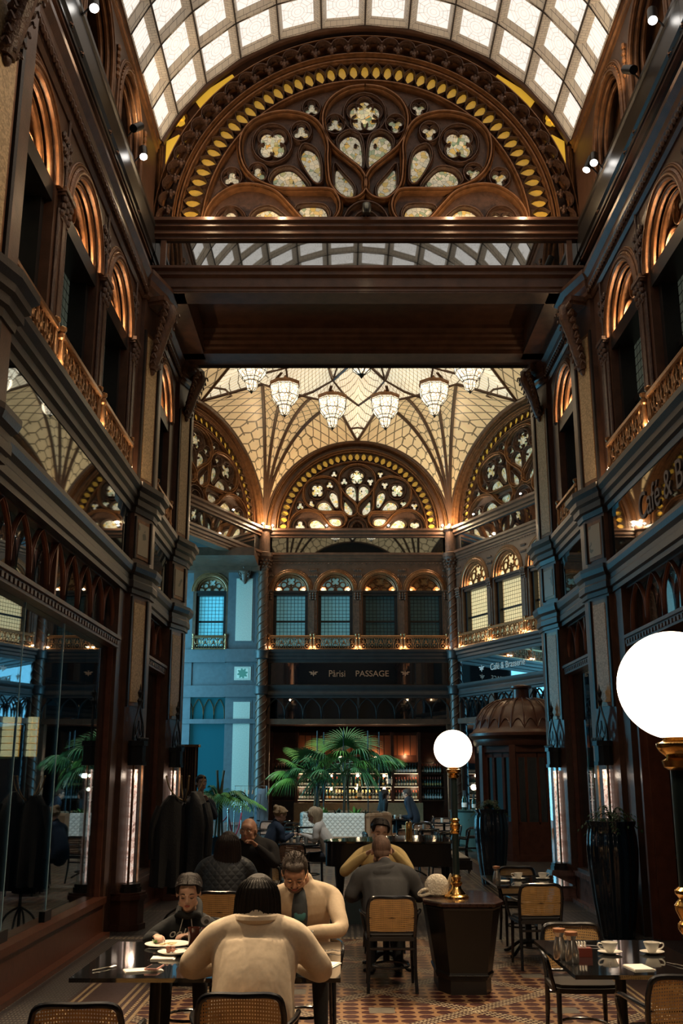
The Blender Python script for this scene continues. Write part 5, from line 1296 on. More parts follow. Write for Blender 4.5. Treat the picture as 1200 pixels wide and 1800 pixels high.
# ------------------------------------------------------------------ tableware
CHINA = mk('white_china', (.80, .77, .70), .18, spec=.6); STEEL = mk('brushed_steel', (.55, .52, .48), .25, .9); COPPER = mk('copper_lid', (.45, .22, .12), .35, .7)
def saucer_p():
    m = MB(); m.lathe([(.035, 0), (.04, .003), (.075, .014), (.078, .017), (.04, .008), (.002, .006)], 28); return m.build('saucer', CHINA)
def cup_p():
    e = empty('coffee_cup'); m = MB(); m.lathe([(.02, .0), (.024, .004), (.038, .025), (.05, .055), (.052, .062), (.049, .062), (.036, .028), (.002, .01)], 28); m.build('bowl', CHINA, e)
    m = MB(); m.tube(cr([(.047, 0, .052), (.07, 0, .055), (.076, 0, .04), (.06, 0, .024), (.036, 0, .02)], 5), .0045, 7); m.build('handle', CHINA, e); return e
def jug_p():
    e = empty('steel_jug'); m = MB(); m.lathe([(.032, 0), (.036, .01), (.036, .06), (.024, .105), (.021, .115), (.028, .135), (.03, .14)], 24); m.build('body', STEEL, e)
    m = MB(); m.lathe([(.034, .138), (.034, .156), (.01, .16)], 24); m.build('lid', COPPER, e); return e
SP, CP, JP = saucer_p(), cup_p(), jug_p(); SP['category'] = 'saucer'; CP['category'] = 'cup'; JP['category'] = 'jug'
ck, jk = list(CP.children), list(JP.children)
for x, y, a, w_ in ((1.72, 7.06, 180, 'left cup place of the lower right table'), (1.99, 7.06, 0, 'right cup place of the lower right table'), (1.95, 11.95, 180, 'left cup place of the second right table'), (2.22, 11.95, 0, 'right cup place of the second right table')):
    put(SP, [], (x, y, .75), 0, 'white china saucer, ' + w_, 'white saucers'); put(CP, ck, (x, y, .759), R(a), 'white coffee cup on saucer, ' + w_, 'white coffee cups')
for x, y, w_ in ((1.36, 6.86, 'steel water jug with copper lid, left of the pair'), (1.405, 6.72, 'steel water jug with copper lid, right of the pair'), (1.64, 11.45, 'steel water jug with copper lid on second right table')):
    o = put(JP, jk, (x, y, .75), 0, w_, 'steel jugs'); o.scale = (1.15, 1.15, 1.15)
def plate(x, y, r_, lb, z=.75, mat=None):
    m = MB(); m.lathe([(r_ * .55, 0), (r_ * .62, .003), (r_ * .97, .016), (r_, .02), (r_ * .95, .018), (r_ * .6, .007), (.002, .006)], 36); o = m.build('plate', mat or CHINA, loc=(x, y, z)); tag(o, lb, 'plate'); return o
def napkin(x, y, w_, d_, rz, lb, z=.7505):
    m = MB(); m.box(-w_ / 2, -d_ / 2, 0, w_ / 2, d_ / 2, .004); m.box(-w_ / 2 + .003, -d_ / 2 + .002, .004, w_ / 2 - .01, d_ / 2 - .004, .008); o = m.build('napkin', mk('white_linen', (.78, .74, .66), .8), smooth=0, loc=(x, y, z), rot=rz); tag(o, lb, 'napkin'); return o
def cutlery(kind, x, y, rz, lb, z=.752):
    m = MB(); m.tube([(0, -.09, .003), (0, .02, .006), (0, .05, .003)], [.004, .003, .003], 6, flat=.5)
    if kind == 'fork':
        for dx in (-.007, 0, .007): m.tube([(dx * .5, .04, .004), (dx, .055, .004), (dx, .09, .006)], .0016, 5)
    elif kind == 'knife': m.box(-.007, .03, .002, .007, .11, .004)
    else: m.ell((0, .07, .005), (.016, .026, .004), 10, 5)
    o = m.build(kind, STEEL, loc=(x, y, z), rot=rz); tag(o, lb, 'cutlery')
napkin(1.765, 6.56, .13, .18, R(8), 'white folded napkin in the middle of the lower right table'); napkin(2.10, 11.45, .12, .15, R(4), 'white napkin on second right table')
cutlery('fork', 1.61, 6.62, R(-12), 'fork left of the napkin, lower right table'); cutlery('knife', 2.02, 6.62, R(22), 'knife right of the napkin, lower right table'); cutlery('spoon', 1.66, 7.34, R(75), 'spoon near back edge of the lower right table')
plate(1.72, 11.62, .085, 'small white plate in front of jug on second right table')
m = MB(); m.box(-.06, -.035, 0, .06, .035, .05); o = m.build('sugar_box', mk('dark_red_box', (.16, .03, .02), .4), smooth=0, loc=(1.52, 6.98, .75)); tag(o, 'dark red sugar box with paper sachets by the steel jugs', 'box')
m = MB()
for k in range(5): m.box(-.05 + k * .018, -.02, .03, -.045 + k * .018, .02, .085)
m.build('paper_sachet', mk('white_paper', (.8, .78, .72), .7), o, smooth=0)
# girl's place
plate(-1.165, 7.36, .15, 'large white dinner plate with leftovers in front of the girl')
food = MB(); random.seed(4)
for k in range(12): food.ell((random.uniform(-.05, .05), random.uniform(-.03, .03), random.uniform(.01, .02)), (.02, .012, .004), 8, 4)
o = food.build('pancake_scraps', mk('pancake', (.72, .52, .26), .7, 0, .3, 40), loc=(-1.16, 7.33, .757)); tag(o, 'pale scraps of food on the large dinner plate', 'food')
food = MB()
for k in range(8): food.tube([(random.uniform(-.02, .02), random.uniform(-.015, .015), 0), (random.uniform(-.03, .03), random.uniform(-.02, .02), random.uniform(.008, .02))], .004, 5)
o = food.build('salad_leaves', mk('green_leaf_food', (.10, .22, .04), .6), loc=(-1.25, 7.42, .768)); tag(o, 'green salad leaves on left rim of the large plate', 'food')
plate(-1.07, 6.98, .095, 'small white plate with a piece of meat, before the dinner plate', .760)
napkin(-1.11, 6.88, .15, .12, R(2), 'white napkin under the small plate')
food = MB()
for k in range(7): food.ell((random.uniform(-.02, .02), random.uniform(-.012, .012), random.uniform(.008, .03)), (.016, .014, .012), 7, 5)
o = food.build('meat_piece', mk('browned_meat', (.32, .13, .08), .6, 0, .5, 50), loc=(-1.09, 7.0, .768)); tag(o, 'small brown piece of meat on the small plate', 'food')
cutlery('knife', -1.13, 7.02, R(80), 'knife laid across the small plate', .781); cutlery('fork', -.98, 7.05, R(-80), 'fork resting on the rim of the small plate', .781)
cutlery('fork', -1.40, 6.52, R(-35), 'fork lying by the left edge of the black table')
napkin(-1.16, 6.47, .22, .11, R(20), 'white napkin under the pink phone')
m = MB(); m.box(-.038, -.072, 0, .038, .072, .009); o = m.build('smartphone', mk('pink_phone_case', (.62, .32, .28), .4), smooth=0, loc=(-1.10, 6.50, .760), rot=R(-8)); tag(o, 'smartphone in pink case, dark screen up, on a napkin', 'phone')
m = MB(); m.box(-.033, -.066, .009, .033, .066, .0105); m.build('screen', BLK, o, smooth=0)
for x, y, h, lb in ((-.98, 7.28, .13, 'dark red glass tumbler right of the girl\'s plate'), (-.90, 7.34, .12, 'dark red glass tumbler beside the cream jacket, second one')):
    m = MB(); m.lathe([(.028, 0), (.032, .005), (.04, h), (.037, h), (.028, .012), (.002, .01)], 20); o = m.build('tumbler', mk('dark_red_glass', (.10, .03, .02), .1, spec=.8), loc=(x, y, .75)); tag(o, lb, 'glass')
napkin(-.12, 6.66, .20, .17, R(-18), 'white sheet of paper at right end of the left tables')
for x, y, lb in ((-.22, 7.26, 'clear glass by the wrist of the man in cardigan'),):
    m = MB(); m.lathe([(.026, 0), (.03, .01), (.034, .11), (.031, .11), (.026, .014), (.002, .01)], 20); o = m.build('water_glass', mk('pale_glass', (.55, .55, .5), .08, spec=.9), loc=(x, y, .75)); tag(o, lb, 'glass')
m = MB(); m.tube(cr([(-.06, 0, .012), (-.04, -.03, .012), (-.015, -.005, .012), (0, 0, .014), (.015, -.005, .012), (.04, -.03, .012), (.06, 0, .012), (.058, .10, .01)], 4), .0025, 5); o = m.build('eyeglasses', BLACKMET, loc=(-.06, 7.12, .75)); tag(o, 'folded dark eyeglasses lying near the cardigan sleeve', 'eyeglasses')
for k, (x, y) in enumerate(((-1.15, 11.5), (-.95, 11.62), (.33, 11.05), (.55, 11.15), (-.85, 18.1), (-.6, 18.25), (-.75, 18.35), (1.3, 20.7), (1.45, 20.85), (1.45, 28.85), (1.6, 29.0), (1.3, 28.95), (1.8, 23.3), (2.5, 26.6))):
    m = MB(); m.lathe([(.026, 0), (.03, .01), (.036, .10), (.033, .10), (.024, .014), (.002, .01)], 14)
    o = m.build('drinking_glass', MATS['pale_glass'], loc=(x, y, .75)); tag(o, 'small drinking glass standing on a table deeper in the cafe', 'glass', 'drinking glasses on the far tables')
# ------------------------------------------------------------------ tall fluted planters with ferns
t = NT('dark_blue_glaze'); t.set('Base Color', t.ramp(t.noise(5, 4, t.scaled(t.obj(), (1, 1, .25))), [(.3, (.006, .010, .016)), (.7, (.012, .03, .05))])); t.set('Roughness', .12); t.set('Coat Weight', .7); GLAZE = t.m
LEAF = mk('fern_green', (.045, .12, .035), .55, 0, .5, 9); LEAFD = mk('dark_leaf_green', (.02, .06, .03), .5, 0, .5, 9); LEAFT = mk('palm_green', (.055, .19, .075), .42, 0, .5, 6); LEAFB = mk('palm_green_light', (.10, .30, .06), .42, 0, .4, 6)
def leaf_strip(m, pts, w, up=(0, 0, 1), fold=.0):
    P_ = [Vector(p) for p in pts]; n = len(P_); L_, R_ = [], []
    for i in range(n):
        d = (P_[min(i + 1, n - 1)] - P_[max(i - 1, 0)]).normalized(); s_ = d.cross(Vector(up)); s_ = s_.normalized() if s_.length > 1e-5 else Vector((1, 0, 0))
        ww = w * sin(pi * (0.12 + .86 * i / (n - 1))) ; L_.append(P_[i] - s_ * ww); R_.append(P_[i] + s_ * ww)
    b = len(m.v); m.v += [tuple(p) for p in L_] + [tuple(p) for p in R_]
    for i in range(n - 1): m.f.append((b + i, b + i + 1, b + n + i + 1, b + n + i)); m.mi.append(m.cur)
def planter(x, y, h, r_, lb, lf):
    e = empty('tall_planter', (x, y, 0), 0, lb, 'planter', 'tall dark blue planters with ferns'); rings = []
    for z, k in ((0, .62), (.03, .66), (.4, .84), (.8, .97), (1.0, 1.0), (1.15, .97), (1.26, .90), (1.30, .96), (1.33, .97)):
        rings.append([(r_ * k * (1 + .028 * cos(16 * 2 * pi * i / 96)) * cos(2 * pi * i / 96), r_ * k * (1 + .028 * cos(16 * 2 * pi * i / 96)) * sin(2 * pi * i / 96), z * h / 1.33) for i in range(96)])
    m = MB(); m.loft(rings); m.build('pot', GLAZE, e)
    m = MB(); m.lathe([(r_ * .88, h * .98), (.01, h)], 20); m.build('soil', INT, e)
    m = MB(); random.seed(int(x * 10))
    for k in range(60):
        a = random.uniform(0, 2 * pi); el = random.uniform(.1, 1.3); L_ = random.uniform(.2, .42); dx, dy = cos(a), sin(a)
        pts = [(dx * L_ * cos(el) * t_ , dy * L_ * cos(el) * t_, h + L_ * (sin(el) * t_ - .55 * t_ ** 2.4)) for t_ in [q / 8 for q in range(9)]]
        leaf_strip(m, pts, .007)
        for q in range(2, 9):
            p = Vector(pts[q]); d = (p - Vector(pts[q - 1])).normalized(); s_ = d.cross(Vector((0, 0, 1))).normalized(); ll = .075 * (1 - q / 11)
            for sg in (-1, 1): leaf_strip(m, [p, p + s_ * sg * ll * .5 + d * .01, p + s_ * sg * ll + d * .03 - Vector((0, 0, .015))], .010)
    m.build('fern', lf, e, smooth=0)
planter(3.27, 13.0, 1.33, .30, 'tall dark blue planter with fern beside the right shop doorway', LEAF)
planter(2.70, 19.3, 1.28, .30, 'tall dark blue planter with fern in front of the wooden booth', LEAF)
# ------------------------------------------------------------------ grand piano
e = empty('grand_piano', (0.0, 14.7, 0), 0, 'black grand piano with closed lid behind the yellow sweater woman', 'piano')
out = cr([(1.50, .0), (.9, -.02), (.2, -.02), (-.12, .02), (-.22, .22), (-.15, .55), (.15, .95), (.55, 1.2), (.9, 1.45), (1.5, 1.5)], 4)
m = MB(); m.prism([(x, y) for x, y in out][::-1], .66, .96); m.build('case', BLK, e, smooth=30)
m = MB(); m.prism([(.6 + (x - .6) * 1.03, .7 + (y - .7) * 1.03) for x, y in out][::-1], .965, .99); m.build('lid', TTOP, e, smooth=0)
m = MB(); m.box(1.50, 0, .62, 1.78, 1.5, .74); m.box(1.52, .05, .74, 1.76, 1.45, .765); m.build('keyboard', BLK, e, smooth=0)
m = MB(); m.box(1.58, .08, .765, 1.74, 1.42, .775); m.build('keys', mk('ivory', (.7, .66, .55), .3), e, smooth=0)
for x, y in ((-.02, .18), (1.55, .12), (1.55, 1.38)):
    m = MB(); m.lathe([(.035, .0), (.04, .05), (.03, .07), (.045, .3), (.07, .55), (.075, .66)], 8, (x, y, 0)); m.build('leg', BLK, e)
m = MB(); m.lathe([(.035, .0), (.02, .1), (.03, .66)], 8, (1.45, .7, 0)); m.box(1.3, .6, .02, 1.5, .8, .08); m.build('pedal_lyre', BLK, e)
m = MB(); m.lathe([(.05, 0), (.05, .20), (.045, .22)], 16); o = m.build('gold_vase', BRASS, loc=(.98, 15.6, .99)); tag(o, 'small shiny gold cylinder standing on the piano lid', 'vase')
# ------------------------------------------------------------------ palm island with banquette
t = NT('cream_quilted_leather'); sp = t.n('ShaderNodeSeparateXYZ'); t.l(t.obj(), sp.inputs[0])
a = t.math('ABSOLUTE', t.math('SINE', t.math('MULTIPLY', t.math('ADD', sp.outputs[0], sp.outputs[2]), 26))); b = t.math('ABSOLUTE', t.math('SINE', t.math('MULTIPLY', t.math('SUBTRACT', sp.outputs[0], sp.outputs[2]), 26)))
t.set('Base Color', t.mix(t.math('MINIMUM', a, b), (.42, .42, .38), (.60, .58, .52))); t.set('Roughness', .5); t.bump(t.math('MINIMUM', a, b), .6, .02); QUILT = t.m
BROWN = mk('brown_woven_upholstery', (.30, .17, .09), .7, 0, .3, 60)
e = empty('banquette', (.15, 26.4, 0), 0, 'cream quilted and brown hexagonal banquette around the palms', 'bench')
hx = [(-.95, -.55), (.42, -.75), (.95, -.15), (.85, .8), (-.6, .9), (-1.05, .3)]
def side_panel(i, z0, z1, th, mt, nm, k=1.0):
    a, b = Vector(hx[i]) * k, Vector(hx[(i + 1) % 6]) * k; d = (b - a).normalized(); n_ = Vector((d.y, -d.x))
    m = MB(); m.prism([tuple(a), tuple(a + n_ * th), tuple(b + n_ * th), tuple(b)][::-1], z0, z1); c_ = (a + b) / 2 + n_ * th / 2
    m.tube([tuple(a + n_ * th / 2) + (z1,), tuple(b + n_ * th / 2) + (z1,)], th * .52, 8); return m.build(nm, mt, e)
for i in range(6): side_panel(i, .0, .93, .14, QUILT if i in (0, 5, 4) else BROWN, 'back_panel')
m = MB(); m.prism([(x * .98, y * .98) for x, y in hx], .1, .85); m.build('soil_box', INT, e, smooth=0)
for i in range(6):
    a, b = Vector(hx[i]), Vector(hx[(i + 1) % 6]); d = (b - a).normalized(); n_ = Vector((d.y, -d.x)); 
    m = MB(); m.prism([tuple(a + n_ * .14), tuple(a + n_ * .55), tuple(b + n_ * .55), tuple(b + n_ * .14)][::-1], .12, .46); m.build('seat', BROWN, e, smooth=0)
def fan_leaf(m, base, head, size, n=26, droop=.5, rs=random):
    B, H_ = Vector(base), Vector(head); d = (H_ - B).normalized(); out_ = Vector((d.x, d.y, 0)); out_ = out_.normalized() if out_.length > .01 else Vector((1, 0, 0))
    side = out_.cross(Vector((0, 0, 1))).normalized(); ax = (out_ * .8 + Vector((0, 0, d.z * .8))).normalized()
    m.tube(cr([B, B * .5 + H_ * .5 + Vector((0, 0, .12)), H_], 5), .010, 5)
    for k in range(n):
        a = -1.9 + 3.8 * k / (n - 1); L_ = size * (.72 + .28 * cos(a * .8)) * rs.uniform(.9, 1.05); dv = ax * cos(a) + side * sin(a)
        pts = [H_ + dv * L_ * q / 6 - Vector((0, 0, droop * L_ * (q / 6) ** 2.3)) for q in range(7)]
        leaf_strip(m, pts, .017, up=(-ax.x, -ax.y, 1))
def pinnate(m, base, a, L_, el, n=16, wl=.22, droop=.6, rs=random):
    B = Vector(base); dx = Vector((cos(a), sin(a), 0)); pts = [B + dx * L_ * cos(el) * t_ + Vector((0, 0, L_ * (sin(el) * t_ - droop * t_ ** 2.2))) for t_ in [q / n for q in range(n + 1)]]
    m.tube(pts, .007, 5)
    for q in range(3, n + 1):
        p = pts[q]; d = (p - pts[q - 1]).normalized(); s_ = d.cross(Vector((0, 0, 1))).normalized(); ll = wl * sin(pi * (.15 + .8 * q / n)) + .04
        for sg in (-1, 1): leaf_strip(m, [p, p + s_ * sg * ll * .5 + d * ll * .25 + Vector((0, 0, .02)), p + s_ * sg * ll + d * ll * .55 - Vector((0, 0, ll * .35))], .024)
rs = random.Random(3)
def palm(nm, x, y, z0, hd, lb, leaves, size, mats, trunks=3, kind='fan'):
    e = empty(nm, (x, y, z0), 0, lb, 'plant'); m = MB()
    for k in range(trunks):
        a = 2 * pi * k / trunks; m.tube(cr([(.1 * cos(a), .1 * sin(a), -.1), (.05 * cos(a), .05 * sin(a), hd * .5), (.12 * cos(a + 1), .12 * sin(a + 1), hd)], 5), .028, 7)
    m.build('stem', mk('palm_stem', (.09, .08, .04), .6, 0, .4, 20), e)
    for k, (a, r_, hz, dr) in enumerate(leaves):
        m = MB()
        if kind == 'fan': fan_leaf(m, (.03 * cos(R(a)), .03 * sin(R(a)), hd * .8), (r_ * cos(R(a)), r_ * sin(R(a)), hd + hz), size * rs.uniform(.85, 1.1), 30, dr, rs)
        else: pinnate(m, (.03 * cos(R(a)), .03 * sin(R(a)), hd * .5), R(a), r_, hz, 16, size, dr, rs)
        m.build('frond', mats[k % len(mats)], e, smooth=0)
    return e
palm('fan_palm', .10, 26.3, .85, 1.25, 'tall fan palm with drooping blue green fronds, centre of the island', [(180, .75, .15, .55), (215, .65, .25, .7), (260, .5, .25, .85), (300, .55, .3, .8), (340, .8, .2, .8), (15, .9, .15, .55), (90, .3, .6, .2), (60, .5, .5, .3), (125, .6, .45, .3), (270, .25, .5, .35), (235, .9, -.1, .5), (320, .35, .05, 1.0), (200, .4, -.2, .9), (285, .75, -.05, 1.0)], .80, [LEAFT, LEAFT, LEAFB])
palm('fan_palm', -.62, 26.1, .85, 1.05, 'bright green fan palm on the left of the island', [(185, .55, .25, .35), (225, .5, .1, .7), (150, .5, .45, .2), (270, .3, .1, .9), (205, .65, -.1, .8), (245, .45, .45, .3), (170, .7, .05, .6)], .62, [LEAFB, LEAFT])
palm('kentia_palm', -3.05, 26.6, .0, 1.6, 'arching palm lit blue by daylight at the left passage', [(180, .9, .9, .6), (150, 1.0, 1.0, .7), (210, .95, .8, .6), (240, .8, .9, .7), (0, 1.0, .7, .6), (-25, 1.05, .6, .7), (25, .9, .9, .6), (270, .8, .9, .8), (90, .7, 1.2, .5), (300, .9, .8, .7), (200, .7, 1.3, .4), (330, .8, 1.0, .7), (190, 1.1, .5, .5), (10, 1.2, .4, .5), (350, 1.1, .9, .7), (270, 1.0, .6, .7), (230, 1.1, .6, .6), (310, 1.1, .6, .7)], .36, [LEAFT, LEAFB], 4, 'pin')
m = MB(); m.lathe([(.2, 0), (.26, .4), (.24, .42)], 20); o = m.build('plant_pot', GLAZE, loc=(-3.05, 26.6, 0)); tag(o, 'dark pot holding the arching palm by the passage', 'pot')
bpy.data.objects['kentia_palm'].location.z = .40
for k, (x, y, s_) in enumerate(((-.45, 25.95, 1.0), (-.1, 25.85, .9), (.35, 25.95, 1.0), (.62, 26.2, .8), (-.7, 26.4, .9))):
    m = MB(); rs2 = random.Random(k)
    for j in range(46):
        a = rs2.uniform(0, 2 * pi); L_ = rs2.uniform(.15, .42) * s_; el = rs2.uniform(.3, 1.4)
        leaf_strip(m, [(cos(a) * L_ * cos(el) * t_, sin(a) * L_ * cos(el) * t_, L_ * (sin(el) * t_ - .25 * t_ ** 2)) for t_ in (0, .25, .5, .75, 1)], .035 * s_)
    o = m.build('leafy_shrub', (LEAFB, LEAFD)[k % 2], loc=(x, y, .86), smooth=0); tag(o, 'low leafy shrub growing under the palms, ' + ['left front', 'front centre left', 'front centre right', 'right end', 'left rear'][k], 'plant', 'shrubs under the palms')
e = empty('metal_trellis', (.15, 26.3, .85), 0, 'thin black metal frame around the palms', 'frame'); 
for x, y in ((-.75, -.3), (-.1, -.45), (.5, -.4), (.8, .3), (-.6, .5)):
    m = MB(); m.tube([(x, y, 0), (x, y, 2.1)], .012, 6); m.build('pole', BLACKMET, e)
# ------------------------------------------------------------------ domed wooden booth
RW = mk('red_brown_carved_wood', (.10, .036, .022), .34, 0, .4, 8, .2, 50)
e = empty('domed_booth', (4.38, 25.3, 0), R(22.5), 'domed red brown wooden booth with glazed doors on the right', 'booth'); n = 8
m = MB(); m.lathe([(1.16, 2.55), (1.20, 2.62), (1.20, 2.70), (1.30, 2.78), (1.30, 2.84), (1.22, 2.88), (1.15, 3.0), (1.08, 3.2), (.93, 3.42), (.70, 3.58), (.40, 3.66), (.22, 3.68)], 32); m.build('dome', RW, e)
m = MB()
for k in range(24):
    a = 2 * pi * k / 24; m.tube([(r_ * cos(a), r_ * sin(a), z) for r_, z in ((1.17, 2.95), (1.11, 3.2), (.96, 3.43), (.72, 3.6), (.40, 3.68))], .018, 5)
for k in range(24):
    a = 2 * pi * (k + .5) / 24; m.tube(cr([(1.16 * cos(a - .13), 1.16 * sin(a - .13), 2.95), (1.12 * cos(a - .06), 1.12 * sin(a - .06), 3.12), (1.11 * cos(a), 1.11 * sin(a), 3.17), (1.12 * cos(a + .06), 1.12 * sin(a + .06), 3.12), (1.16 * cos(a + .13), 1.16 * sin(a + .13), 2.95)], 3), .014, 5)
m.build('dome_ribs', RW, e)
m = MB(); m.lathe([(.24, 3.66), (.2, 3.7), (.2, 3.9), (.27, 3.94), (.27, 3.98), (.1, 4.02)], 16); m.build('lantern', RW, e)
m = MB()
for k in range(8): 
    a = 2 * pi * k / 8; m.prism([(1.12 * cos(a) + .10 * cos(a + q), 1.12 * sin(a) + .10 * sin(a + q)) for q in (pi / 4, 3 * pi / 4, 5 * pi / 4, 7 * pi / 4)], 0, 2.56)
m.prism([(1.2 * cos(2 * pi * k / 8), 1.2 * sin(2 * pi * k / 8)) for k in range(8)], 0, .14)
m.prism([(1.17 * cos(2 * pi * k / 8), 1.17 * sin(2 * pi * k / 8)) for k in range(8)], 2.40, 2.6)
for k in range(8):
    a, b = 2 * pi * k / 8, 2 * pi * (k + 1) / 8; A = Vector((1.1 * cos(a), 1.1 * sin(a))); B = Vector((1.1 * cos(b), 1.1 * sin(b)))
    for f0, f1, z0, z1 in ((0, 1, .1, .85), (.30, .37, .8, 2.45), (.63, .70, .8, 2.45), (.07, .13, .8, 2.45), (.87, .93, .8, 2.45), (0, 1, 2.28, 2.42)):
        p, q = A + (B - A) * f0, A + (B - A) * f1; nn = (A + B).normalized() * .03; m.prism([tuple(p), tuple(q), tuple(q + nn), tuple(p + nn)][::-1], z0, z1)
m.build('frame', RW, e, smooth=0)
m = MB()
for k in range(8):
    a, b = 2 * pi * k / 8, 2 * pi * (k + 1) / 8; A = Vector((1.08 * cos(a), 1.08 * sin(a))); B = Vector((1.08 * cos(b), 1.08 * sin(b)))
    m.prism([tuple(A), tuple(A * .99), tuple(B * .99), tuple(B)], .85, 2.4)
m.build('glass', MIRR, e, smooth=0)
m = MB(); m.lathe([(.5, 0), (.5, .95), (.55, 1.0)], 16); o = m.build('display_counter', mk('teal_counter', (.05, .12, .12), .3), loc=(3.35, 27.9, 0)); tag(o, 'small round counter beside the booth holding two bottles', 'counter')
# ------------------------------------------------------------------ bottles
BG = mk('dark_bottle_glass', (.012, .03, .015), .08, spec=.9); LBL = [mk('label_cream', (.75, .68, .5), .6), mk('label_white', (.8, .8, .76), .6), mk('label_orange', (.75, .30, .04), .6), mk('label_gold', (.6, .42, .15), .5, .3)]
FOIL = [mk('gold_foil', (.75, .52, .2), .3, .8), mk('dark_foil', (.04, .04, .04), .4), mk('red_foil', (.45, .08, .04), .4, .3)]
def bottle(h, champ, lb_m, fo_m):
    m = MB(); s_ = h / .32; r_ = .044 * s_ if champ else .037 * s_
    m.lathe([(r_ * .9, 0), (r_, .01 * s_), (r_, .17 * s_), (r_ * .8, .21 * s_), (.017 * s_, .25 * s_), (.015 * s_, .30 * s_)], 12)
    m.cur = 1; m.lathe([(r_ * 1.02, .05 * s_), (r_ * 1.03, .055 * s_), (r_ * 1.03, .12 * s_), (r_ * 1.02, .125 * s_)], 12)
    m.cur = 2; m.lathe([(.023 * s_ if champ else .018 * s_, .235 * s_), (.019 * s_, .30 * s_), (.019 * s_, .32 * s_), (.01 * s_, .322 * s_)], 10)
    return m.build('bottle', [BG, lb_m, fo_m])
protos = [bottle(.32, True, LBL[0], FOIL[0]), bottle(.32, True, LBL[2], FOIL[0]), bottle(.32, False, LBL[1], FOIL[1]), bottle(.31, False, LBL[0], FOIL[2]), bottle(.33, True, LBL[1], FOIL[1]), bottle(.32, False, LBL[3], FOIL[2])]
usedb = set()
def put_bottle(k, loc, label, group, s_=1.0):
    p = protos[k]
    if k in usedb: o = p.copy(); COL.objects.link(o)
    else: usedb.add(k); o = p
    o.location = loc; o.scale = (s_, s_, s_); o['label'] = label; o['category'] = 'bottle'; o['group'] = group
# bar back unit
BARW = mk('bar_red_wood', (.13, .045, .025), .35, 0, .4, 7); LED = mk('shelf_led', (1, .9, .7), .4, emit=(1.0, .80, .52), es=1.5)
e = empty('bar_shelving', (.55, 35.3, 0), 0, 'tall wooden bar shelving with lit shelves behind the palms', 'shelf')
m = MB(); m.box(-2.9, .35, 0, 2.9, .42, 3.3)
m.build('back_board', BARW, e, smooth=0)
t = NT('copper_scallop'); sp = t.n('ShaderNodeSeparateXYZ'); t.l(t.obj(), sp.inputs[0]); f_ = t.math('ABSOLUTE', t.math('SUBTRACT', t.math('FRACT', t.math('MULTIPLY', sp.outputs[0], 4.5)), .5))
t.set('Base Color', t.mix(t.math('GREATER_THAN', f_, .44), (.30, .10, .045), (.03, .012, .01))); t.set('Roughness', .4); m = MB(); m.box(-2.1, .26, 2.55, 2.1, .33, 3.2); m.build('scalloped_panel', t.m, e, smooth=0)
for x_ in (-1.6, -.6, .6, 1.6): point('bar_panel_light', (.55 + x_, 35.45, 2.52), WARM, 4.5, .05)
for x_ in (-2.5, 2.5): point('bar_panel_light', (.55 + x_, 35.3, 2.3), WARM, 2, .05)
for x_ in (-2.9, -2.05, -1.15, 1.15, 2.05, 2.9):
    m = MB(); m.box(x_ - .05, -.12, 0, x_ + .05, .36, 3.3); m.build('upright', BARW, e, smooth=0)
SHZ = [1.10, 1.52, 1.95, 2.32]
for j, z in enumerate(SHZ):
    m = MB(); m.box(-2.85, -.08, z - .03, 2.85, .35, z); m.build('shelf', BARW, e, smooth=0)
    m = MB(); 
    for a, b in ((-2.0, -1.2), (1.2, 2.0), (-1.1, 1.1)): m.box(a, -.095, z - .012, b, -.08, z - .002)
    if j in (0, 1, 2): m.build('light_strip', LED, e, smooth=0)
for x_ in (-1.9, -.9, 0, .9, 1.9):
    for z in (1.44, 1.88): point('shelf_light', (.55 + x_, 35.20, z), (1.0, .78, .5), 3.2, .05)
m = MB(); m.box(-1.1, .30, 1.1, 1.1, .34, 2.5); m.build('mirror', MIRR, e, smooth=0)
rb = random.Random(11); GB = 'bottles on the bar shelves'
for a, b, rows in ((-1.98, -1.22, (0, 1, 2)), (1.22, 1.98, (0, 1, 2)), (-2.8, -2.12, (1, 2)), (2.12, 2.8, (0, 1, 2))):
    for j in rows:
        nb = 8; kk = rb.choice([2, 3, 5, 4])
        for q in range(nb): put_bottle(kk, (.55 + a + (b - a) * (q + .5) / nb, 35.30, SHZ[j]), 'wine bottle in a row on the side shelves of the bar', GB)
for q in range(20):
    x_ = -1.05 + 2.1 * q / 19; put_bottle([0, 1, 4, 0][q % 4], (.55 + x_, 35.30, SHZ[0]), 'champagne bottle with gold neck on bottom bar shelf', 'champagne bottles on the lower bar shelf')
for q in range(14):
    x_ = -1.0 + 2.0 * q / 13
    if q in (4, 9): continue
    put_bottle(rb.choice([2, 3, 5]), (.55 + x_, 35.32, SHZ[1]), 'spirit bottle on the middle shelf of the bar', 'bottles on the middle bar shelf')
put_bottle(0, (.60, 35.05, SHZ[0] + .0), 'large champagne bottle in the middle of the bar', 'large display bottles', 1.9); put_bottle(4, (1.60, 35.2, SHZ[1]), 'very large champagne bottle on right of the bar shelves', 'large display bottles', 2.0)
put_bottle(0, (1.22, 35.25, SHZ[2]), 'tall champagne bottle standing high on the bar', 'large display bottles', 1.3)
for k, x_ in enumerate((.75, .95)): put_bottle(3, (.3 + x_, 35.3, SHZ[2]), 'red necked bottle high on the bar', 'red necked bottles high on the bar', 1.2)
put_bottle(4, (3.20, 27.75, 1.0), 'champagne bottle left of the pair on the round counter', 'bottles on the round counter', 1.5); put_bottle(4, (3.46, 27.85, 1.0), 'smaller champagne bottle right of the pair on the round counter', 'bottles on the round counter', 1.2)
o = empty('bar_bench', (.55, 34.4, 0), 0, 'long tan upholstered bench below the bar shelves', 'bench')
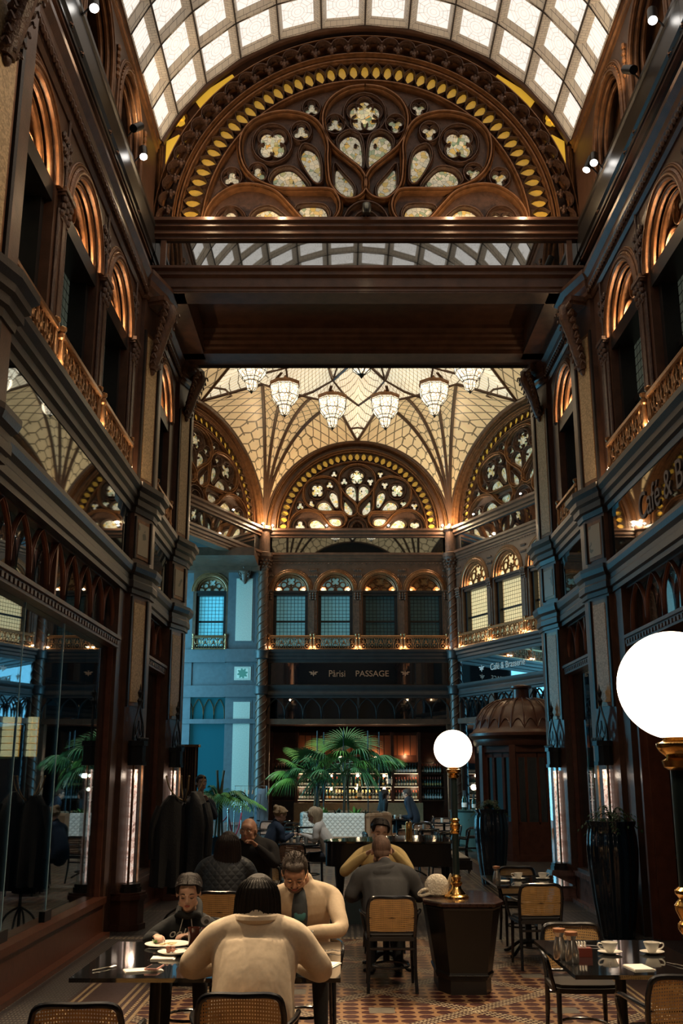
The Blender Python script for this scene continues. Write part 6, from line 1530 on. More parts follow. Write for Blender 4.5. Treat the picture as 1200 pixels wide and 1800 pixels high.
m = MB(); m.box(-2.1, .2, .45, 2.1, .4, 1.02); m.build('backrest', mk('tan_leather', (.42, .27, .14), .45, 0, .25, 12), o, smooth=0)
m = MB(); m.box(-2.1, -.35, .1, 2.1, .2, .46); m.build('seat', MATS['tan_leather'], o, smooth=0)
point('bench_light', (.55, 34.0, 1.5), (1, .8, .55), 3, .1)
# bottles behind the low rail of the right window
for k, (y, kk) in enumerate(((14.55, 0), (14.75, 3), (14.95, 4), (15.2, 2))): put_bottle(kk, (3.56, y, .50), ['gold necked bottle nearest in the right window', 'red label bottle in the right window, second from front', 'white label bottle in the right window', 'last bottle in the right window'][k], 'bottles on the right window sill', 1.1)
# ------------------------------------------------------------------ coat stand with coats
e = empty('coat_stand', (-1.98, 13.42, 0), 0, 'bentwood coat stand with brass coloured hooks by left pillar', 'coat stand')
m = MB(); m.tube([(0, 0, .05), (0, 0, 1.70)], .02, 8)
for a in (0, 90, 180, 270): m.tube(cr([(0, 0, .3), (.16 * cos(R(a)), .16 * sin(R(a)), .2), (.26 * cos(R(a)), .26 * sin(R(a)), .0)], 4), .014, 6)
m.build('pole', DARK, e)
for a in (20, 110, 200, 290):
    m = MB(); c_, s_ = cos(R(a)), sin(R(a)); m.tube(cr([(0, 0, 1.55), (.10 * c_, .10 * s_, 1.60), (.19 * c_, .19 * s_, 1.70), (.24 * c_, .24 * s_, 1.84)], 4), .009, 6); m.ell((.24 * c_, .24 * s_, 1.85), (.014, .014, .014), 8, 6); m.build('hook', mk('gold_bentwood', (.30, .20, .09), .35, .4), e)
def coat(x, y, z0, z1, w, rz, mt, lb, seed):
    rs3 = random.Random(seed); m = MB(); rings = []; n = 28
    ph = [rs3.uniform(0, 6) for _ in range(3)]
    for k in range(14):
        f_ = k / 13; z = z1 - (z1 - z0) * f_; ww = w * (.18 + .82 * min(1, f_ * 3.2) ** .6) / 2 * (1 + .08 * f_); dd = .11 + .05 * f_
        rings.append([(ww * cos(2 * pi * i / n) * (1 + .07 * f_ * sin(5 * 2 * pi * i / n + ph[0])), dd * sin(2 * pi * i / n) * (1 + .22 * f_ * sin(7 * 2 * pi * i / n + ph[1])), z + .01 * sin(3 * i + ph[2])) for i in range(n)])
    m.loft(rings[::-1]); o = m.build('hanging_coat', mt, loc=(x, y, 0), rot=rz); tag(o, lb, 'coat', 'coats on the stand')
    for sx in (-1, 1):
        m = MB(); m.tube(cr([(sx * w * .32, 0, z1 - .14), (sx * w * .52, -.02, z1 - .4), (sx * w * .50, -.03, z1 - .75)], 5), [.055] * 5 + [.045] * 6, 10); m.build('sleeve', mt, o)
BCOAT = mk('black_wool', (.004, .004, .005), .85, 0, .2, 30, .3, 60); BC2 = mk('black_quilted_nylon', (.006, .007, .009), .55, 0, .3, 30, .5, 30)
coat(-2.12, 13.30, .55, 1.62, .44, R(20), BCOAT, 'black wool coat hanging on left side of the stand', 1); coat(-1.82, 13.34, .50, 1.66, .42, R(-25), BC2, 'black shiny quilted coat hanging on right side of the stand', 2); coat(-2.0, 13.62, .45, 1.6, .5, R(80), BCOAT, 'black coat hanging behind the others on the stand', 3)
# ------------------------------------------------------------------ rope barrier, sign, clothes rack
def post(nm, x, y, h, lb):
    e = empty(nm, (x, y, 0), 0, lb, 'post', 'barrier posts'); m = MB(); m.lathe([(.15, 0), (.15, .02), (.03, .04), (.025, .06)], 20); m.build('base', STEEL, e)
    m = MB(); m.lathe([(.022, .03), (.022, h), (.035, h + .01), (.035, h + .05), (.02, h + .06)], 14); m.ell((0, 0, h + .09), (.035, .035, .035), 12, 8); m.build('pole', STEEL, e); return e
post('rope_barrier_post', -2.88, 27.2, .95, 'steel barrier post, left of the pair'); post('rope_barrier_post', -2.62, 28.0, .98, 'steel barrier post, right of the pair')
ROPER = mk('red_velvet_rope', (.35, .015, .05), .7)
for a, b, dr, lb in (((-3.38, 27.6, .95), (-2.88, 27.2, .93), .22, 'red rope from sign stand to first barrier post'), ((-2.88, 27.2, .93), (-2.62, 28.0, .95), .55, 'red rope sagging deeply between the two posts')):
    m = MB(); m.tube([(a[0] + (b[0] - a[0]) * t_, a[1] + (b[1] - a[1]) * t_, a[2] + (b[2] - a[2]) * t_ - dr * 4 * t_ * (1 - t_)) for t_ in [q / 14 for q in range(15)]], .018, 7); o = m.build('barrier_rope', ROPER); tag(o, lb, 'rope', 'red barrier ropes')
e = empty('sign_stand', (-3.40, 27.8, 0), 0, 'brass stand with small white notice board', 'sign'); m = MB(); m.lathe([(.16, 0), (.16, .02), (.02, .04), (.018, 1.05)], 16); m.build('pole', BRONZE, e)
m = MB(); m.box(-.17, -.02, 1.03, .17, .0, 1.36); m.build('board', mk('pale_board', (.5, .48, .42), .5), e, smooth=0)
e = empty('clothes_rack', (-2.25, 26.9, 0), 0, 'rolling chrome clothes rack near the blue window', 'rack'); m = MB()
m.tube([(-.45, 0, .12), (-.45, 0, 1.62), (.35, 0, 1.62), (.35, 0, .12)], .014, 6); m.tube([(-.45, -.25, .1), (-.45, .25, .1)], .014, 6); m.tube([(.35, -.25, .1), (.35, .25, .1)], .014, 6); m.tube([(-.45, 0, .12), (.35, 0, .12)], .014, 6); m.build('rail', STEEL, e)
m = MB()
for k in range(4): m.tube([(-.3 + .1 * k, 0, 1.6), (-.3 + .1 * k, 0, 1.52)], .004, 4); m.tube([(-.3 + .1 * k, -.18, 1.42), (-.3 + .1 * k, 0, 1.52), (-.3 + .1 * k, .18, 1.42)], .008, 5)
m.build('hanger', mk('wood_hanger', (.4, .25, .15), .5), e)
coat(-2.02, 26.9, .35, 1.55, .5, R(70), mk('grey_blue_wool', (.07, .10, .13), .85), 'grey blue coat hanging on the rolling rack', 5)
bpy.data.objects[[o.name for o in bpy.data.objects if o.get('label') == 'grey blue coat hanging on the rolling rack'][0]]['group'] = 'coats on the rolling rack'
# ------------------------------------------------------------------ brass bar cart at the right edge
e = empty('bar_cart', (4.15, 13.7, 0), 0, 'brass serving cart with round shelf in the right shop', 'cart'); m = MB()
for x, y in ((-.25, -.3), (.3, -.3), (-.25, .3), (.3, .3)): m.tube([(x, y, .03), (x * .95, y * .95, .95)], .012, 7)
m.tube(cr([(-.25, -.3, .95), (-.45, -.32, 1.0), (-.6, -.25, .98)], 4), .012, 7)
for z in (.40, .88): m.tube([(.02 + .32 * cos(2 * pi * k / 30), .36 * sin(2 * pi * k / 30), z) for k in range(30)], .012, 6, closed=True)
m.build('frame', BRONZE, e)
m = MB(); m.lathe([(.31, .875), (.31, .885)], 30); m.build('tray', mk('pale_tray', (.55, .5, .42), .3), e)
plate(4.05, 13.6, .12, 'white plate with pastry on the brass cart', .89); plate(4.3, 13.75, .12, 'dark plate raised at the back of the cart', 1.02, GRAN)
food = MB()
for k in range(6): food.ell((random.uniform(-.04, .04), random.uniform(-.04, .04), .03), (.03, .025, .018), 8, 5)
o = food.build('pastry', mk('pastry', (.5, .28, .1), .6, 0, .4, 40), loc=(4.05, 13.6, .90)); tag(o, 'small pastries on the plate of the cart', 'food')
# crystal wall sconces behind the left shop glass
SCON = mk('crystal_sconce_glow', (1, .8, .5), .3, emit=(1.0, .66, .32), es=1.3)
for k, (x, w_) in enumerate(((-4.28, .20), (-4.0, .10))):
    e = empty('wall_sconce', (x, 13.60, 2.15), 0, ['large crystal wall sconce glowing behind the left glass', 'narrow crystal wall sconce glowing behind the left glass'][k], 'lamp', 'crystal sconces in the left shop'); m = MB(); rsx = random.Random(k)
    for i in range(12):
        for j in range(6): m.lathe([(.012, 0), (.016, .03), (.012, .075)], 6, (-w_ / 2 + w_ * i / 11, -.05 - .03 * sin(pi * i / 11), -.05 + j * .085))
    m.build('crystal', SCON, e); m = MB(); m.box(-w_ / 2 - .02, -.02, -.08, w_ / 2 + .02, 0, .5); m.build('back_plate', BRASS, e, smooth=0)
# ================================================================== PEOPLE
def skin(name, col):
    t = NT(name); t.set('Base Color', t.ramp(t.noise(14, 3), [(.3, tuple(c * .85 for c in col)), (.7, col)])); t.set('Roughness', .5); t.set('Subsurface Weight', .08); t.set('Subsurface Radius', (.02, .008, .004)); return t.m
SK1 = skin('skin_warm', (.52, .29, .19)); SK2 = skin('skin_light', (.62, .38, .27)); SK3 = skin('skin_tanned', (.46, .24, .15))
def hairm(name, col):
    t = NT(name); n_ = t.noise(45, 4, t.scaled(t.obj(), (1, 1, .10)), .7); t.set('Base Color', t.ramp(n_, [(.3, tuple(c * .45 for c in col)), (.7, col)])); t.set('Roughness', .62); t.set('Specular IOR Level', .3); t.bump(n_, .9, .008); return t.m
H_BLACK = hairm('black_hair', (.016, .012, .011)); H_DK = hairm('dark_brown_hair', (.016, .009, .007)); H_GREY = hairm('short_grey_brown_hair', (.06, .042, .032)); H_BLOND = hairm('blond_hair', (.42, .27, .13)); H_BLOND2 = hairm('pale_blond_hair', (.60, .46, .28))
def clothm(name, col, rough=.85, quilt=False, sc=5.5, st=.35):
    t = NT(name); n_ = t.noise(sc, 3, t.scaled(t.obj(), (1, 1, .45)))
    t.set('Base Color', t.ramp(t.noise(60, 2), [(.2, tuple(c * .86 for c in col)), (.8, col)])); t.set('Roughness', rough)
    if quilt:
        sp = t.n('ShaderNodeSeparateXYZ'); t.l(t.obj(), sp.inputs[0])
        a = t.math('ABSOLUTE', t.math('SINE', t.math('MULTIPLY', t.math('ADD', sp.outputs[0], sp.outputs[2]), 42))); b = t.math('ABSOLUTE', t.math('SINE', t.math('MULTIPLY', t.math('SUBTRACT', sp.outputs[0], sp.outputs[2]), 42)))
        n_ = t.math('ADD', t.math('MULTIPLY', t.math('MINIMUM', a, b), .5), n_)
    t.bump(n_, st, .05 if not quilt else .02); return t.m
C_CREAM = clothm('cream_fleece_jacket', (.62, .50, .36)); C_BEIGE = clothm('beige_cardigan', (.58, .45, .31)); C_BLACK = clothm('black_hoodie', (.010, .012, .014)); C_QUILT = clothm('dark_quilted_coat', (.012, .016, .022), .55, True)
C_SWEAT = clothm('black_sweater', (.012, .011, .012)); C_GREY = clothm('charcoal_hoodie', (.050, .050, .052)); C_YEL = clothm('pale_yellow_sweater', (.62, .46, .20)); C_NAVY = clothm('navy_sweater', (.008, .018, .035)); C_WHITE = clothm('white_knit_sweater', (.60, .55, .46))
C_JEAN = clothm('dark_trousers', (.012, .014, .018)); C_TEE = clothm('dark_graphic_tshirt', (.05, .06, .07)); SHOE = mk('dark_shoe', (.03, .025, .02), .5); C_COAT = clothm('black_overcoat', (.010, .011, .013))
LIP = mk('lips', (.40, .12, .09), .4); EYEW = mk('eye_white', (.6, .56, .5), .3); EYED = mk('dark_iris', (.015, .01, .008), .1)
def blob(m, name, mat, parent, vox=.010, it=4, fac=.6):
    o = m.build(name, mat, parent, smooth=180)
    r_ = o.modifiers.new('remesh', 'REMESH'); r_.mode = 'VOXEL'; r_.voxel_size = vox; r_.use_smooth_shade = True
    s_ = o.modifiers.new('smooth', 'SMOOTH'); s_.iterations = it; s_.factor = fac; return o
def limb(m, pts, rs, n=14, k=4):
    P_ = cr(pts, k); R_ = cr([(r if isinstance(r, tuple) else (r, r)) for r in rs], k); m.tube(P_, [tuple(q) for q in R_], n)
    for p, r in ((P_[0], R_[0]), (P_[-1], R_[-1])): m.ell(p, (min(r),) * 3, 10, 7)
def hand(m, W_, d, up, side, curl=.9, s_=1.0):
    """palm from wrist W_ towards d; fingers bend towards -up; thumb on +side"""
    W_ = Vector(W_); d = Vector(d).normalized(); up = Vector(up); up = (up - d * up.dot(d)).normalized(); sd = d.cross(up) * side
    Pm = W_ + d * .045 * s_
    M3 = Matrix((sd, d, up)).transposed(); m.ell(Pm, (.041 * s_, .048 * s_, .015 * s_), 12, 8, rot=M3)
    m.tube([W_ - d * .03, W_ + d * .02, Pm], [.026 * s_, .024 * s_, .02 * s_], 10)
    for i, (off, L_) in enumerate(((.030, .072), (.011, .082), (-.009, .076), (-.028, .060))):
        b_ = W_ + d * .083 * s_ + sd * off * s_; p = [b_ - d * .02]; a = .15
        for seg in (.45, .32, .23):
            a += curl * (.35 if seg == .45 else .6); q = p[-1] if len(p) > 1 else b_
            if len(p) == 1: p.append(b_)
            p.append(q + (d * cos(a) - up * sin(a)) * L_ * seg * s_)
        m.tube(p, [.0095 * s_, .0095 * s_, .0088 * s_, .008 * s_, .0065 * s_], 8); m.ell(p[-1], (.0068 * s_,) * 3, 8, 5)
    tb = W_ + d * .03 * s_ + sd * .028 * s_; m.tube([tb, tb + (sd * .7 + d * .6 - up * .3) * .032 * s_, tb + (sd * .55 + d * 1.1 - up * .75) * .052 * s_], [.0125 * s_, .0105 * s_, .008 * s_], 8)
def person(lb, loc, rz, s_=1.0, lean=.10, head=None, hyaw=0, hpitch=15, htilt=0, arms=None, sh=.19, skinm=SK1, top=C_BLACK, hair=H_DK, hstyle='short', legs=True, stand=False, vox=.008, bulk=1.0, female=False, sit=.56, curl=(.8, .8), glasses=False, shz=0.0, hands_dir=(None, None), beard=None, knee=.42, hs=1.17):
    e = empty('person', (loc[0], loc[1], 0), rz, lb, 'person')
    b = MB(); c = MB(); tr_ = MB()
    z0 = .95 if stand else sit
    tz = (1.45 if stand else 1.04 * s_ + (.02)) + shz
    H_ = Vector(head) if head else Vector((0, lean + .05, tz + .20 * s_))
    ck = Vector((0, lean, tz)); lum = Vector((0, -.01 + lean * .35, z0 + (tz - z0) * .45)); pel = Vector((0, 0, z0))
    limb(b, [pel, lum, ck - Vector((0, 0, .08)), ck + Vector((0, .005, .02))], [(.13 * s_, .10 * s_), (.12 * s_, .09 * s_), (.15 * s_, .09 * s_), (.07, .05)])
    nb = ck + Vector((0, .0, .03)); b.tube([nb - Vector((0, 0, .05)), nb, H_ + (nb - H_) * .35, H_], [.062 * s_, .058 * s_, .052 * s_, .05 * s_], 14)
    limb(c, [pel - Vector((0, 0, .04)), pel + Vector((0, -.01, .08)), lum, ck - Vector((0, .01, .12)), ck + Vector((0, 0, -.01)), ck + Vector((0, .005, .05))], [(.175 * bulk * s_, .13 * bulk * s_), (.18 * bulk * s_, .13 * bulk * s_), (.175 * bulk * s_, .125 * bulk * s_), (.195 * bulk * s_, .12 * bulk * s_), (.165 * bulk * s_, .085 * bulk * s_), (.078 * s_, .062 * s_)])
    arms = arms or (((-.27, .02, .80), (-.14, .30, .79)), ((.27, .02, .80), (.14, .30, .79)))
    for sx, (el, wr), cu, hd in ((-1, arms[0], curl[0], hands_dir[0]), (1, arms[1], curl[1], hands_dir[1])):
        S_ = ck + Vector((sx * sh * s_, 0, -.065)); el = Vector(el); wr = Vector(wr)
        b.tube([S_, el], [.045 * s_, .036 * s_], 10); b.tube([el, wr], [.036 * s_, .023 * s_], 10)
        limb(c, [ck + Vector((sx * .06, 0, -.01)), S_, S_ * .5 + el * .5 + Vector((sx * .01, 0, 0)), el, el * .45 + wr * .55, wr + (wr - el).normalized() * -.01], [.062 * bulk * s_, .068 * bulk * s_, .060 * bulk * s_, .052 * bulk * s_, .046 * bulk * s_, .036 * s_])
        d = (wr - el).normalized(); hand(b, wr + d * .01, hd or d, (0, 0, 1) if abs(d.z) < .8 else (0, -1, 0), -sx if abs(d.z) < .8 else sx, cu, s_ * (.92 if female else 1.0))
    for sx in (-1, 1):
        hp = pel + Vector((sx * .09, 0, -.02))
        if stand: kn = Vector((sx * .10, .02, .50)); an = Vector((sx * .10, -.01, .09))
        else: kn = Vector((sx * .12, knee * s_, .50 if sit < .6 else sit - .04)); an = Vector((sx * .13, (knee - .04) * s_, .09))
        b.tube([hp, kn, an], [.06, .045, .032], 10); b.tube([an, an + Vector((0, .05, -.05)), an + Vector((0, .13, -.06))], [.03, .03, .022], 8)
        limb(tr_, [pel, hp + Vector((0, .04, 0)), hp * .5 + kn * .5, kn, kn * .5 + an * .5, an + Vector((0, 0, .02))], [.10 * s_, .095 * s_, .082 * s_, .064 * s_, .055 * s_, .047 * s_])
    # head
    M3 = Matrix.Rotation(R(hyaw), 3, 'Z') @ Matrix.Rotation(R(htilt), 3, 'Y') @ Matrix.Rotation(R(-hpitch), 3, 'X')
    hS = s_ * hs
    def hp_(p): return tuple(H_ + M3 @ (Vector(p) * hS))
    def he(m, p, r, n=14, k=9, ex=None): m.ell(hp_(p), tuple(q * hS for q in r), n, k, rot=M3 @ ex if ex else M3)
    he(b, (0, -.012, .022), (.074, .094, .090), 20, 14); he(b, (0, .030, -.030), (.060, .060, .070), 18, 12); he(b, (0, .045, -.078), (.036, .036, .030))
    he(b, (0, .055, .035), (.056, .034, .040)); he(b, (0, .073, .022), (.050, .016, .010))
    for sx in (-1, 1):
        he(b, (sx * .033, .062, -.020), (.022, .020, .022)); he(b, (sx * .077, -.004, -.008), (.008, .020, .030)); he(b, (sx * .045, .02, -.065), (.022, .035, .022))
    b.tube([hp_((0, .083, .015)), hp_((0, .098, -.008)), hp_((0, .104, -.024))], [.008 * s_, .011 * s_, .013 * s_], 8); he(b, (0, .097, -.028), (.016, .012, .009))
    he(b, (0, .082, -.052), (.024, .012, .008)); he(b, (0, .082, -.062), (.020, .012, .008))
    body = blob(b, 'body', skinm, e, vox * .75, 3, .5)
    m = MB(); he(m, (0, .0935, -.0505), (.021, .005, .0035), 10, 6); he(m, (0, .0925, -.0575), (.018, .006, .0045), 10, 6); m.build('lips', LIP, body)
    down = hpitch >= 15
    for sx in (-1, 1):
        if down:
            m = MB(); m.tube([hp_((sx * .018, .0835, -.001)), hp_((sx * .030, .0875, -.004)), hp_((sx * .043, .081, -.001))], [.0016 * hs, .0028 * hs, .0016 * hs], 6); m.build('eyelashes', EYED, body)
        else:
            m = MB(); he(m, (sx * .030, .0795, .006), (.012, .008, .0048), 12, 8); m.build('eye', EYEW, body)
            m = MB(); he(m, (sx * .030, .0855, .005), (.0052, .003, .0046), 10, 6); m.build('iris', EYED, body)
        m = MB(); m.tube([hp_((sx * .016, .0905, .026)), hp_((sx * .030, .092, .031)), hp_((sx * .047, .083, .026))], [.0025, .0038, .002], 6); m.build('eyebrow', hair, body)
    if beard: m = MB(); he(m, (0, .042, -.075), (.047, .044, .036)); he(m, (0, .088, -.042), (.026, .008, .005)); m.build('beard', beard, body)
    if glasses:
        m = MB()
        for sx in (-1, 1):
            m.tube([hp_((sx * .032 + .023 * cos(2 * pi * k / 14), .098, .006 + .018 * sin(2 * pi * k / 14))) for k in range(14)], .0016, 5, closed=True); m.tube([hp_((sx * .055, .097, .01)), hp_((sx * .078, .02, .012)), hp_((sx * .08, -.01, .0))], .0016, 5)
        m.tube([hp_((-.01, .099, .01)), hp_((.01, .099, .01))], .0016, 5); m.build('glasses', BRONZE, body)
    # hair
    h = MB()
    if hstyle == 'short':
        he(h, (0, -.022, .034), (.079, .092, .088), 20, 14); he(h, (0, .040, .082), (.060, .042, .026)); he(h, (0, -.06, -.02), (.066, .045, .055))
        for sx in (-1, 1): he(h, (sx * .066, -.015, .03), (.016, .05, .05))
    elif hstyle == 'buzz': he(h, (0, -.018, .030), (.077, .093, .089), 20, 14); he(h, (0, -.05, -.03), (.062, .045, .05))
    elif hstyle == 'fringe_bald': he(h, (0, -.065, -.005), (.070, .036, .040)); [he(h, (sx * .072, -.03, .0), (.010, .035, .028)) for sx in (-1, 1)]
    elif hstyle in ('long', 'bob', 'tied', 'bun'):
        he(h, (0, -.026, .032), (.084, .092, .090), 22, 14)
        he(h, (0, .022, .082), (.060, .044, .028), 16, 10)
        for sx in (-1, 1): he(h, (sx * .070, .010, .038), (.018, .042, .044))
        if hstyle in ('long', 'bob'):
            Lh = .25 if hstyle == 'long' else .18; q0 = Vector(hp_((0, -.045, .0))); rg = []
            for f_, w_, dp in ((-.42, .03, .02), (-.36, .062, .05), (-.22, .090, .075), (0, .104, .080), (.3, .108, .066), (.6, .112, .056), (.85, .110, .050), (1.0, .100, .040)):
                c0 = q0 + Vector((0, -.012 - .03 * max(0, f_), -Lh * f_ if f_ > 0 else -.25 * f_ * 1.02))
                rg.append([(c0.x + w_ * hS * cos(2 * pi * i / 30), c0.y + dp * hS * sin(2 * pi * i / 30), c0.z) for i in range(30)])
            h.loft(rg[::-1])
            for sx in (-1, 1): h.tube(cr([hp_((sx * .074, .012, .03)), hp_((sx * .086, .0, -.05)), tuple(q0 + Vector((sx * .10, .02, -.14))), tuple(q0 + Vector((sx * .098, .0, -Lh * .9)))], 4), [.018] * 4 + [.024] * 5 + [.020] * 4, 10)
        if hstyle == 'tied': he(h, (0, -.115, .0), (.035, .035, .045)); h.tube(cr([hp_((0, -.12, 0)), tuple(H_ + Vector((0, -.14, -.08))), tuple(H_ + Vector((0, -.13, -.18)))], 4), [.03] * 4 + [.02] * 5, 10)
        if hstyle == 'bun': he(h, (0, -.105, .065), (.042, .042, .042))
    st_ = MB(); rh = random.Random(len(lb))
    if hstyle in ('long', 'bob'):
        for k in range(170):
            a = rh.uniform(pi * 1.02, pi * 1.98) if k % 3 else rh.uniform(pi * .9, pi * 2.1); j = rh.uniform(.99, 1.04)
            ps = [(rg_[0][0] + (p[0] - rg_[0][0]) * j, rg_[0][1] + (p[1] - rg_[0][1]) * j, p[2]) for rg_, p in ((([(sum(q[0] for q in r__) / 30, sum(q[1] for q in r__) / 30)], r__[int(a / (2 * pi) * 30) % 30])) for r__ in rg)]
            ps[-1] = (ps[-1][0] + rh.uniform(-.01, .01), ps[-1][1], ps[-1][2] - rh.uniform(0, .04)); st_.tube(cr(ps, 2), .0028 if vox < .01 else .004, 4)
    elif hstyle in ('tied', 'bun'):
        for k in range(90):
            sx = 1 if k % 2 else -1; y0 = .085 - .16 * (k / 90); w_ = rh.uniform(.9, 1.0)
            st_.tube(cr([hp_((sx * .004, y0, .124 - abs(y0 - .01) * .35)), hp_((sx * .055 * w_, y0 - .015, .105 - abs(y0) * .2)), hp_((sx * .088, y0 * .55 - .03, .045)), hp_((sx * .075, -.075, .01 + rh.uniform(-.02, .03))), hp_((sx * .01, -.122, .0 + rh.uniform(-.02, .02)))], 3), .0030, 4)
    elif hstyle == 'short':
        for k in range(260):
            a = rh.uniform(0, 2 * pi); e_ = rh.uniform(-.1, 1.5); r0 = (.079 * cos(e_) * cos(a), -.022 + .094 * cos(e_) * sin(a), .034 + .09 * sin(e_))
            if r0[1] > .055 and r0[2] < .085: continue
            st_.tube([hp_(r0), hp_((r0[0] * 1.07 + rh.uniform(-.008, .008), r0[1] * 1.05 + rh.uniform(-.002, .012), r0[2] * 1.06 + .004))], [.0026, .0008], 4)
    if st_.v and vox < .013: st_.build('hair_strands', hair, body)
    blob(h, 'hair', hair, body, .0055 if vox < .009 else .009, 3, .5)
    ck_ = blob(c, 'top', top, e, vox, 16 if vox < .0095 else 8, .7); 
    if legs: blob(tr_, 'trousers', C_JEAN, e, vox * 1.4, 4); 
    for sx in (-1, 1):
        an = Vector((sx * .10, -.01, .06)) if stand else Vector((sx * .13, (knee - .04) * s_, .06)); m = MB(); m.ell(an + Vector((0, .05, -.015)), (.045, .125, .042), 14, 8); m.build('shoe', SHOE, e)
    return e, body, ck_, H_, hp_
# 1 woman with her back to the camera
e, b_, t_, H_, hp_ = person('woman in cream jacket with long black hair, seated with back to the camera', (-.47, 5.86), 0, 1.0, lean=.20, head=(.0, .30, 1.165), hpitch=32, arms=(((-.36, .20, .84), (-.18, .52, .80)), ((.36, .22, .82), (.20, .54, .80))), sh=.205, skinm=SK1, top=C_CREAM, hair=H_BLACK, hstyle='long', vox=.008, bulk=1.27, female=True)
m = MB(); m.tube([(.105 * cos(2 * pi * k / 20), .20 + .085 * sin(2 * pi * k / 20), 1.09) for k in range(20)], .026, 8, closed=True); m.build('collar', C_CREAM, t_)
# 2 girl
e, b_, t_, H_, hp_ = person('girl in black hooded sweatshirt with centre parted hair, looking down at her plate', (-1.10, 8.05), R(180), .90, lean=.13, head=(-.0, .24, 1.045), hyaw=4, hpitch=20, arms=(((-.25, .16, .74), (-.05, .34, .77)), ((.27, .20, .72), (.17, .52, .785))), sh=.165, skinm=SK2, top=C_BLACK, hair=H_DK, hstyle='tied', vox=.0065, female=True, bulk=1.12, shz=-.10)
m = MB(); m.tube(cr([(-.075, .20, .885), (-.06, .24, .90), (0, .255, .885), (.06, .24, .90), (.075, .20, .885), (.06, .10, .96), (0, .06, .98), (-.06, .10, .96)], 4, True), .026, 10, closed=True); blob(m, 'hood', C_BLACK, t_, .008)
for sx in (-1, 1):
    m = MB(); m.tube(cr([(sx * .03, .262, .87), (sx * .04, .275, .82), (sx * .055, .28, .76)], 4), .0028, 5); m.build('drawstring', MATS['pale_board'], t_)
text_mesh('ook M', .085, mk('white_print', (.6, .58, .52), .6), t_, (.01, .292, .775), (R(90), 0, R(180)), 'print', .003, .3)
m = MB(); m.slab([(-.135 + .034 * cos(a) * (1 + .1 * cos(3 * a)), .855 + .034 * sin(a)) for a in [2 * pi * k / 18 for k in range(18)]], .243, .250); m.build('patch', mk('grey_patch', (.28, .27, .26), .7), t_, smooth=0)
m = MB(); m.slab([(-.138 + .017 * cos(a), .85 + .015 * sin(a)) for a in [2 * pi * k / 12 for k in range(12)]], .250, .253); m.build('patch_detail', BLK, t_, smooth=0)
# 3 man in cardigan
e, b_, t_, H_, hp_ = person('man in beige cardigan with cropped hair and glasses, head bowed over the table', (-.27, 8.20), R(180), 1.0, lean=.20, head=(.07, .33, 1.175), hyaw=2, hpitch=38, arms=(((-.26, .42, .80), (.02, .62, .80)), ((.30, .30, .78), (.20, .60, .80))), sh=.20, skinm=SK3, top=C_BEIGE, hair=H_GREY, hstyle='short', vox=.007, bulk=1.05, glasses=True, beard=mk('stubble', (.13, .075, .05), .8))
m = MB(); m.ell((.03, .185, .93), (.085, .162, .170), 22, 14, rot=Matrix.Rotation(R(-20), 3, 'X')); m.build('tshirt', C_TEE, t_, smooth=180)
m = MB(); m.ell((.03, .318, .88), (.045, .024, .045), 16, 10); m.build('shirt_print', mk('teal_print', (.04, .16, .17), .7), t_, smooth=180)
m = MB(); m.tube([(.0 + .030 * cos(2 * pi * k / 14), .60 + .006 * cos(2 * pi * k / 14), .80 + .030 * sin(2 * pi * k / 14)) for k in range(14)], .008, 6, closed=True); m.build('watch', BLACKMET, b_)
# 4 woman in quilted coat (back)
person('woman in dark quilted coat with brown shoulder length hair, back to the camera', (-1.13, 10.48), 0, 1.0, lean=.06, head=(.02, .10, 1.185), hpitch=10, top=C_QUILT, hair=H_DK, hstyle='bob', vox=.009, bulk=1.2, female=True, arms=(((-.30, .12, .80), (-.15, .42, .80)), ((.30, .12, .80), (.15, .42, .80))))
# 5 bald man eating
person('bald bespectacled man in black sweater raising his hand to his mouth', (-1.02, 12.70), R(180), 1.05, lean=.18, head=(.06, .26, 1.24), hyaw=-14, hpitch=4, skinm=SK3, top=C_SWEAT, hair=H_GREY, hstyle='fringe_bald', vox=.009, glasses=True, arms=(((-.25, .26, .88), (-.05, .40, 1.08)), ((.27, .18, .80), (.05, .45, .80))), curl=(1.1, .8), bulk=1.15)
# 6 hooded man, back
e, b_, t_, H_, hp_ = person('man in charcoal hooded sweatshirt with shaved head, back to the camera', (.42, 10.30), 0, 1.05, lean=.10, head=(-.03, .22, 1.145), hpitch=18, skinm=SK1, top=C_GREY, hair=hairm('shaved_hair', (.17, .10, .07)), hstyle='buzz', vox=.0085, bulk=1.2, arms=(((-.33, .10, .74), (-.12, .42, .80)), ((.33, .12, .74), (.12, .42, .80))), sh=.21, shz=-.12)
m = MB(); m.ell((-.02, .03, .95), (.125, .055, .07), 18, 10); m.tube([(-.02 + .105 * cos(2 * pi * k / 18), .10 + .08 * sin(2 * pi * k / 18), 1.00 + .02 * cos(2 * pi * k / 18)) for k in range(18)], .032, 10, closed=True); blob(m, 'hood', C_GREY, t_, .009)
# 7 yellow sweater woman
person('smiling woman in pale yellow sweater with dark tied hair, facing the camera', (.43, 12.05), R(180), 1.02, lean=.10, head=(-.0, .16, 1.26), hyaw=6, hpitch=16, htilt=-8, skinm=SK2, top=C_YEL, hair=H_DK, hstyle='tied', vox=.009, female=True, bulk=1.12, arms=(((-.31, .22, .86), (-.13, .42, 1.06)), ((.40, .20, .84), (.16, .42, 1.04))), curl=(1.3, 1.3))
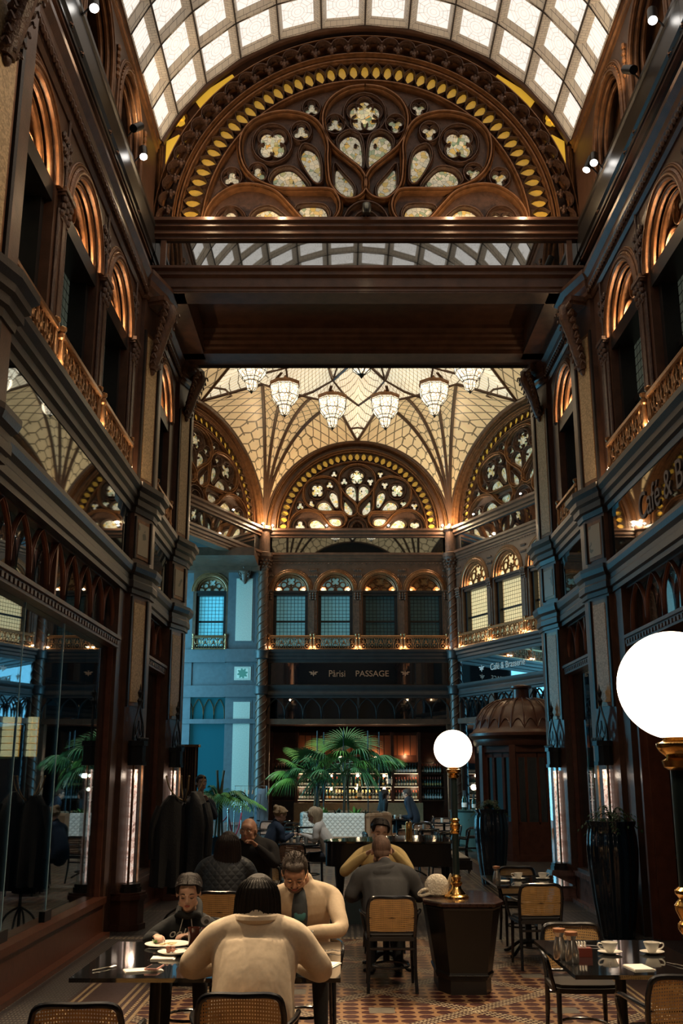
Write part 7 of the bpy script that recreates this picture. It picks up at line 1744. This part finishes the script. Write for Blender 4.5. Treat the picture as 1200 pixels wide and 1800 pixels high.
# 8, 9 blond women on phones
e, b_, t_, H_, hp_ = person('blond woman in navy sweater with hair up, looking at a phone', (-1.22, 18.05), R(-62), 1.0, lean=.12, head=(0, .20, 1.22), hpitch=26, skinm=SK2, top=C_NAVY, hair=H_BLOND, hstyle='bun', vox=.011, female=True, arms=(((-.24, .14, .82), (-.08, .42, .90)), ((.24, .14, .82), (.06, .42, .90))))
e, b_, t_, H_, hp_ = person('woman in white knit sweater with pale blond hair, bent over a phone', (-.22, 18.35), R(78), 1.0, lean=.16, head=(0, .26, 1.20), hpitch=34, skinm=SK2, top=C_WHITE, hair=H_BLOND2, hstyle='bob', vox=.011, female=True, bulk=1.05, arms=(((-.24, .18, .82), (-.08, .44, .88)), ((.24, .18, .82), (.06, .44, .88))))
for x, y, lb in ((-.80, 18.28, 'phone held by the blond woman in navy sweater'), (-.70, 18.48, 'phone held by the woman in white sweater')):
    m = MB(); m.box(-.035, -.06, 0, .035, .06, .008); o = m.build('smartphone', BLK, smooth=0, loc=(x, y, .93), rot=(R(25), 0, R(90))); tag(o, lb, 'phone')
# 10, 11 far couple
person('dark haired woman in black, left one of the far couple by the bar', (1.08, 29.2), R(-75), 1.05, lean=.08, head=(0, .12, 1.36), hpitch=10, skinm=SK2, top=C_SWEAT, hair=H_DK, hstyle='long', vox=.014, female=True, sit=.68, shz=.12)
person('man in dark sweater, right one of the far couple by the bar', (1.98, 29.1), R(70), 1.08, lean=.14, head=(0, .20, 1.38), hpitch=14, skinm=SK1, top=C_NAVY, hair=H_GREY, hstyle='short', vox=.014, sit=.68, shz=.12, bulk=1.1)
# 12 standing man behind the coat stand
person('grey haired man in long black coat standing behind the coat stand, hand at face', (-2.52, 18.9), R(-150), 1.02, lean=.02, head=(0, .05, 1.74), hpitch=4, skinm=SK2, top=C_COAT, hair=H_GREY, hstyle='short', vox=.014, stand=True, bulk=1.15, arms=(((-.28, .05, 1.15), (-.06, .20, 1.45)), ((.30, .0, 1.15), (.24, .12, .92))))
# dark boots/bag under the tables are left to shadow; paper bag by the piano
m = MB(); m.box(-.17, -.10, 0, .17, .10, .30); o = m.build('paper_bag', mk('grey_green_bag', (.06, .09, .09), .6), smooth=0, loc=(.12, 14.25, 0)); tag(o, 'grey green carrier bag on the floor under the piano', 'bag')
m = MB(); m.tube(cr([(-.08, 0, .3), (-.06, 0, .38), (.06, 0, .38), (.08, 0, .3)], 4), .006, 5); m.build('handle', BLK, o)
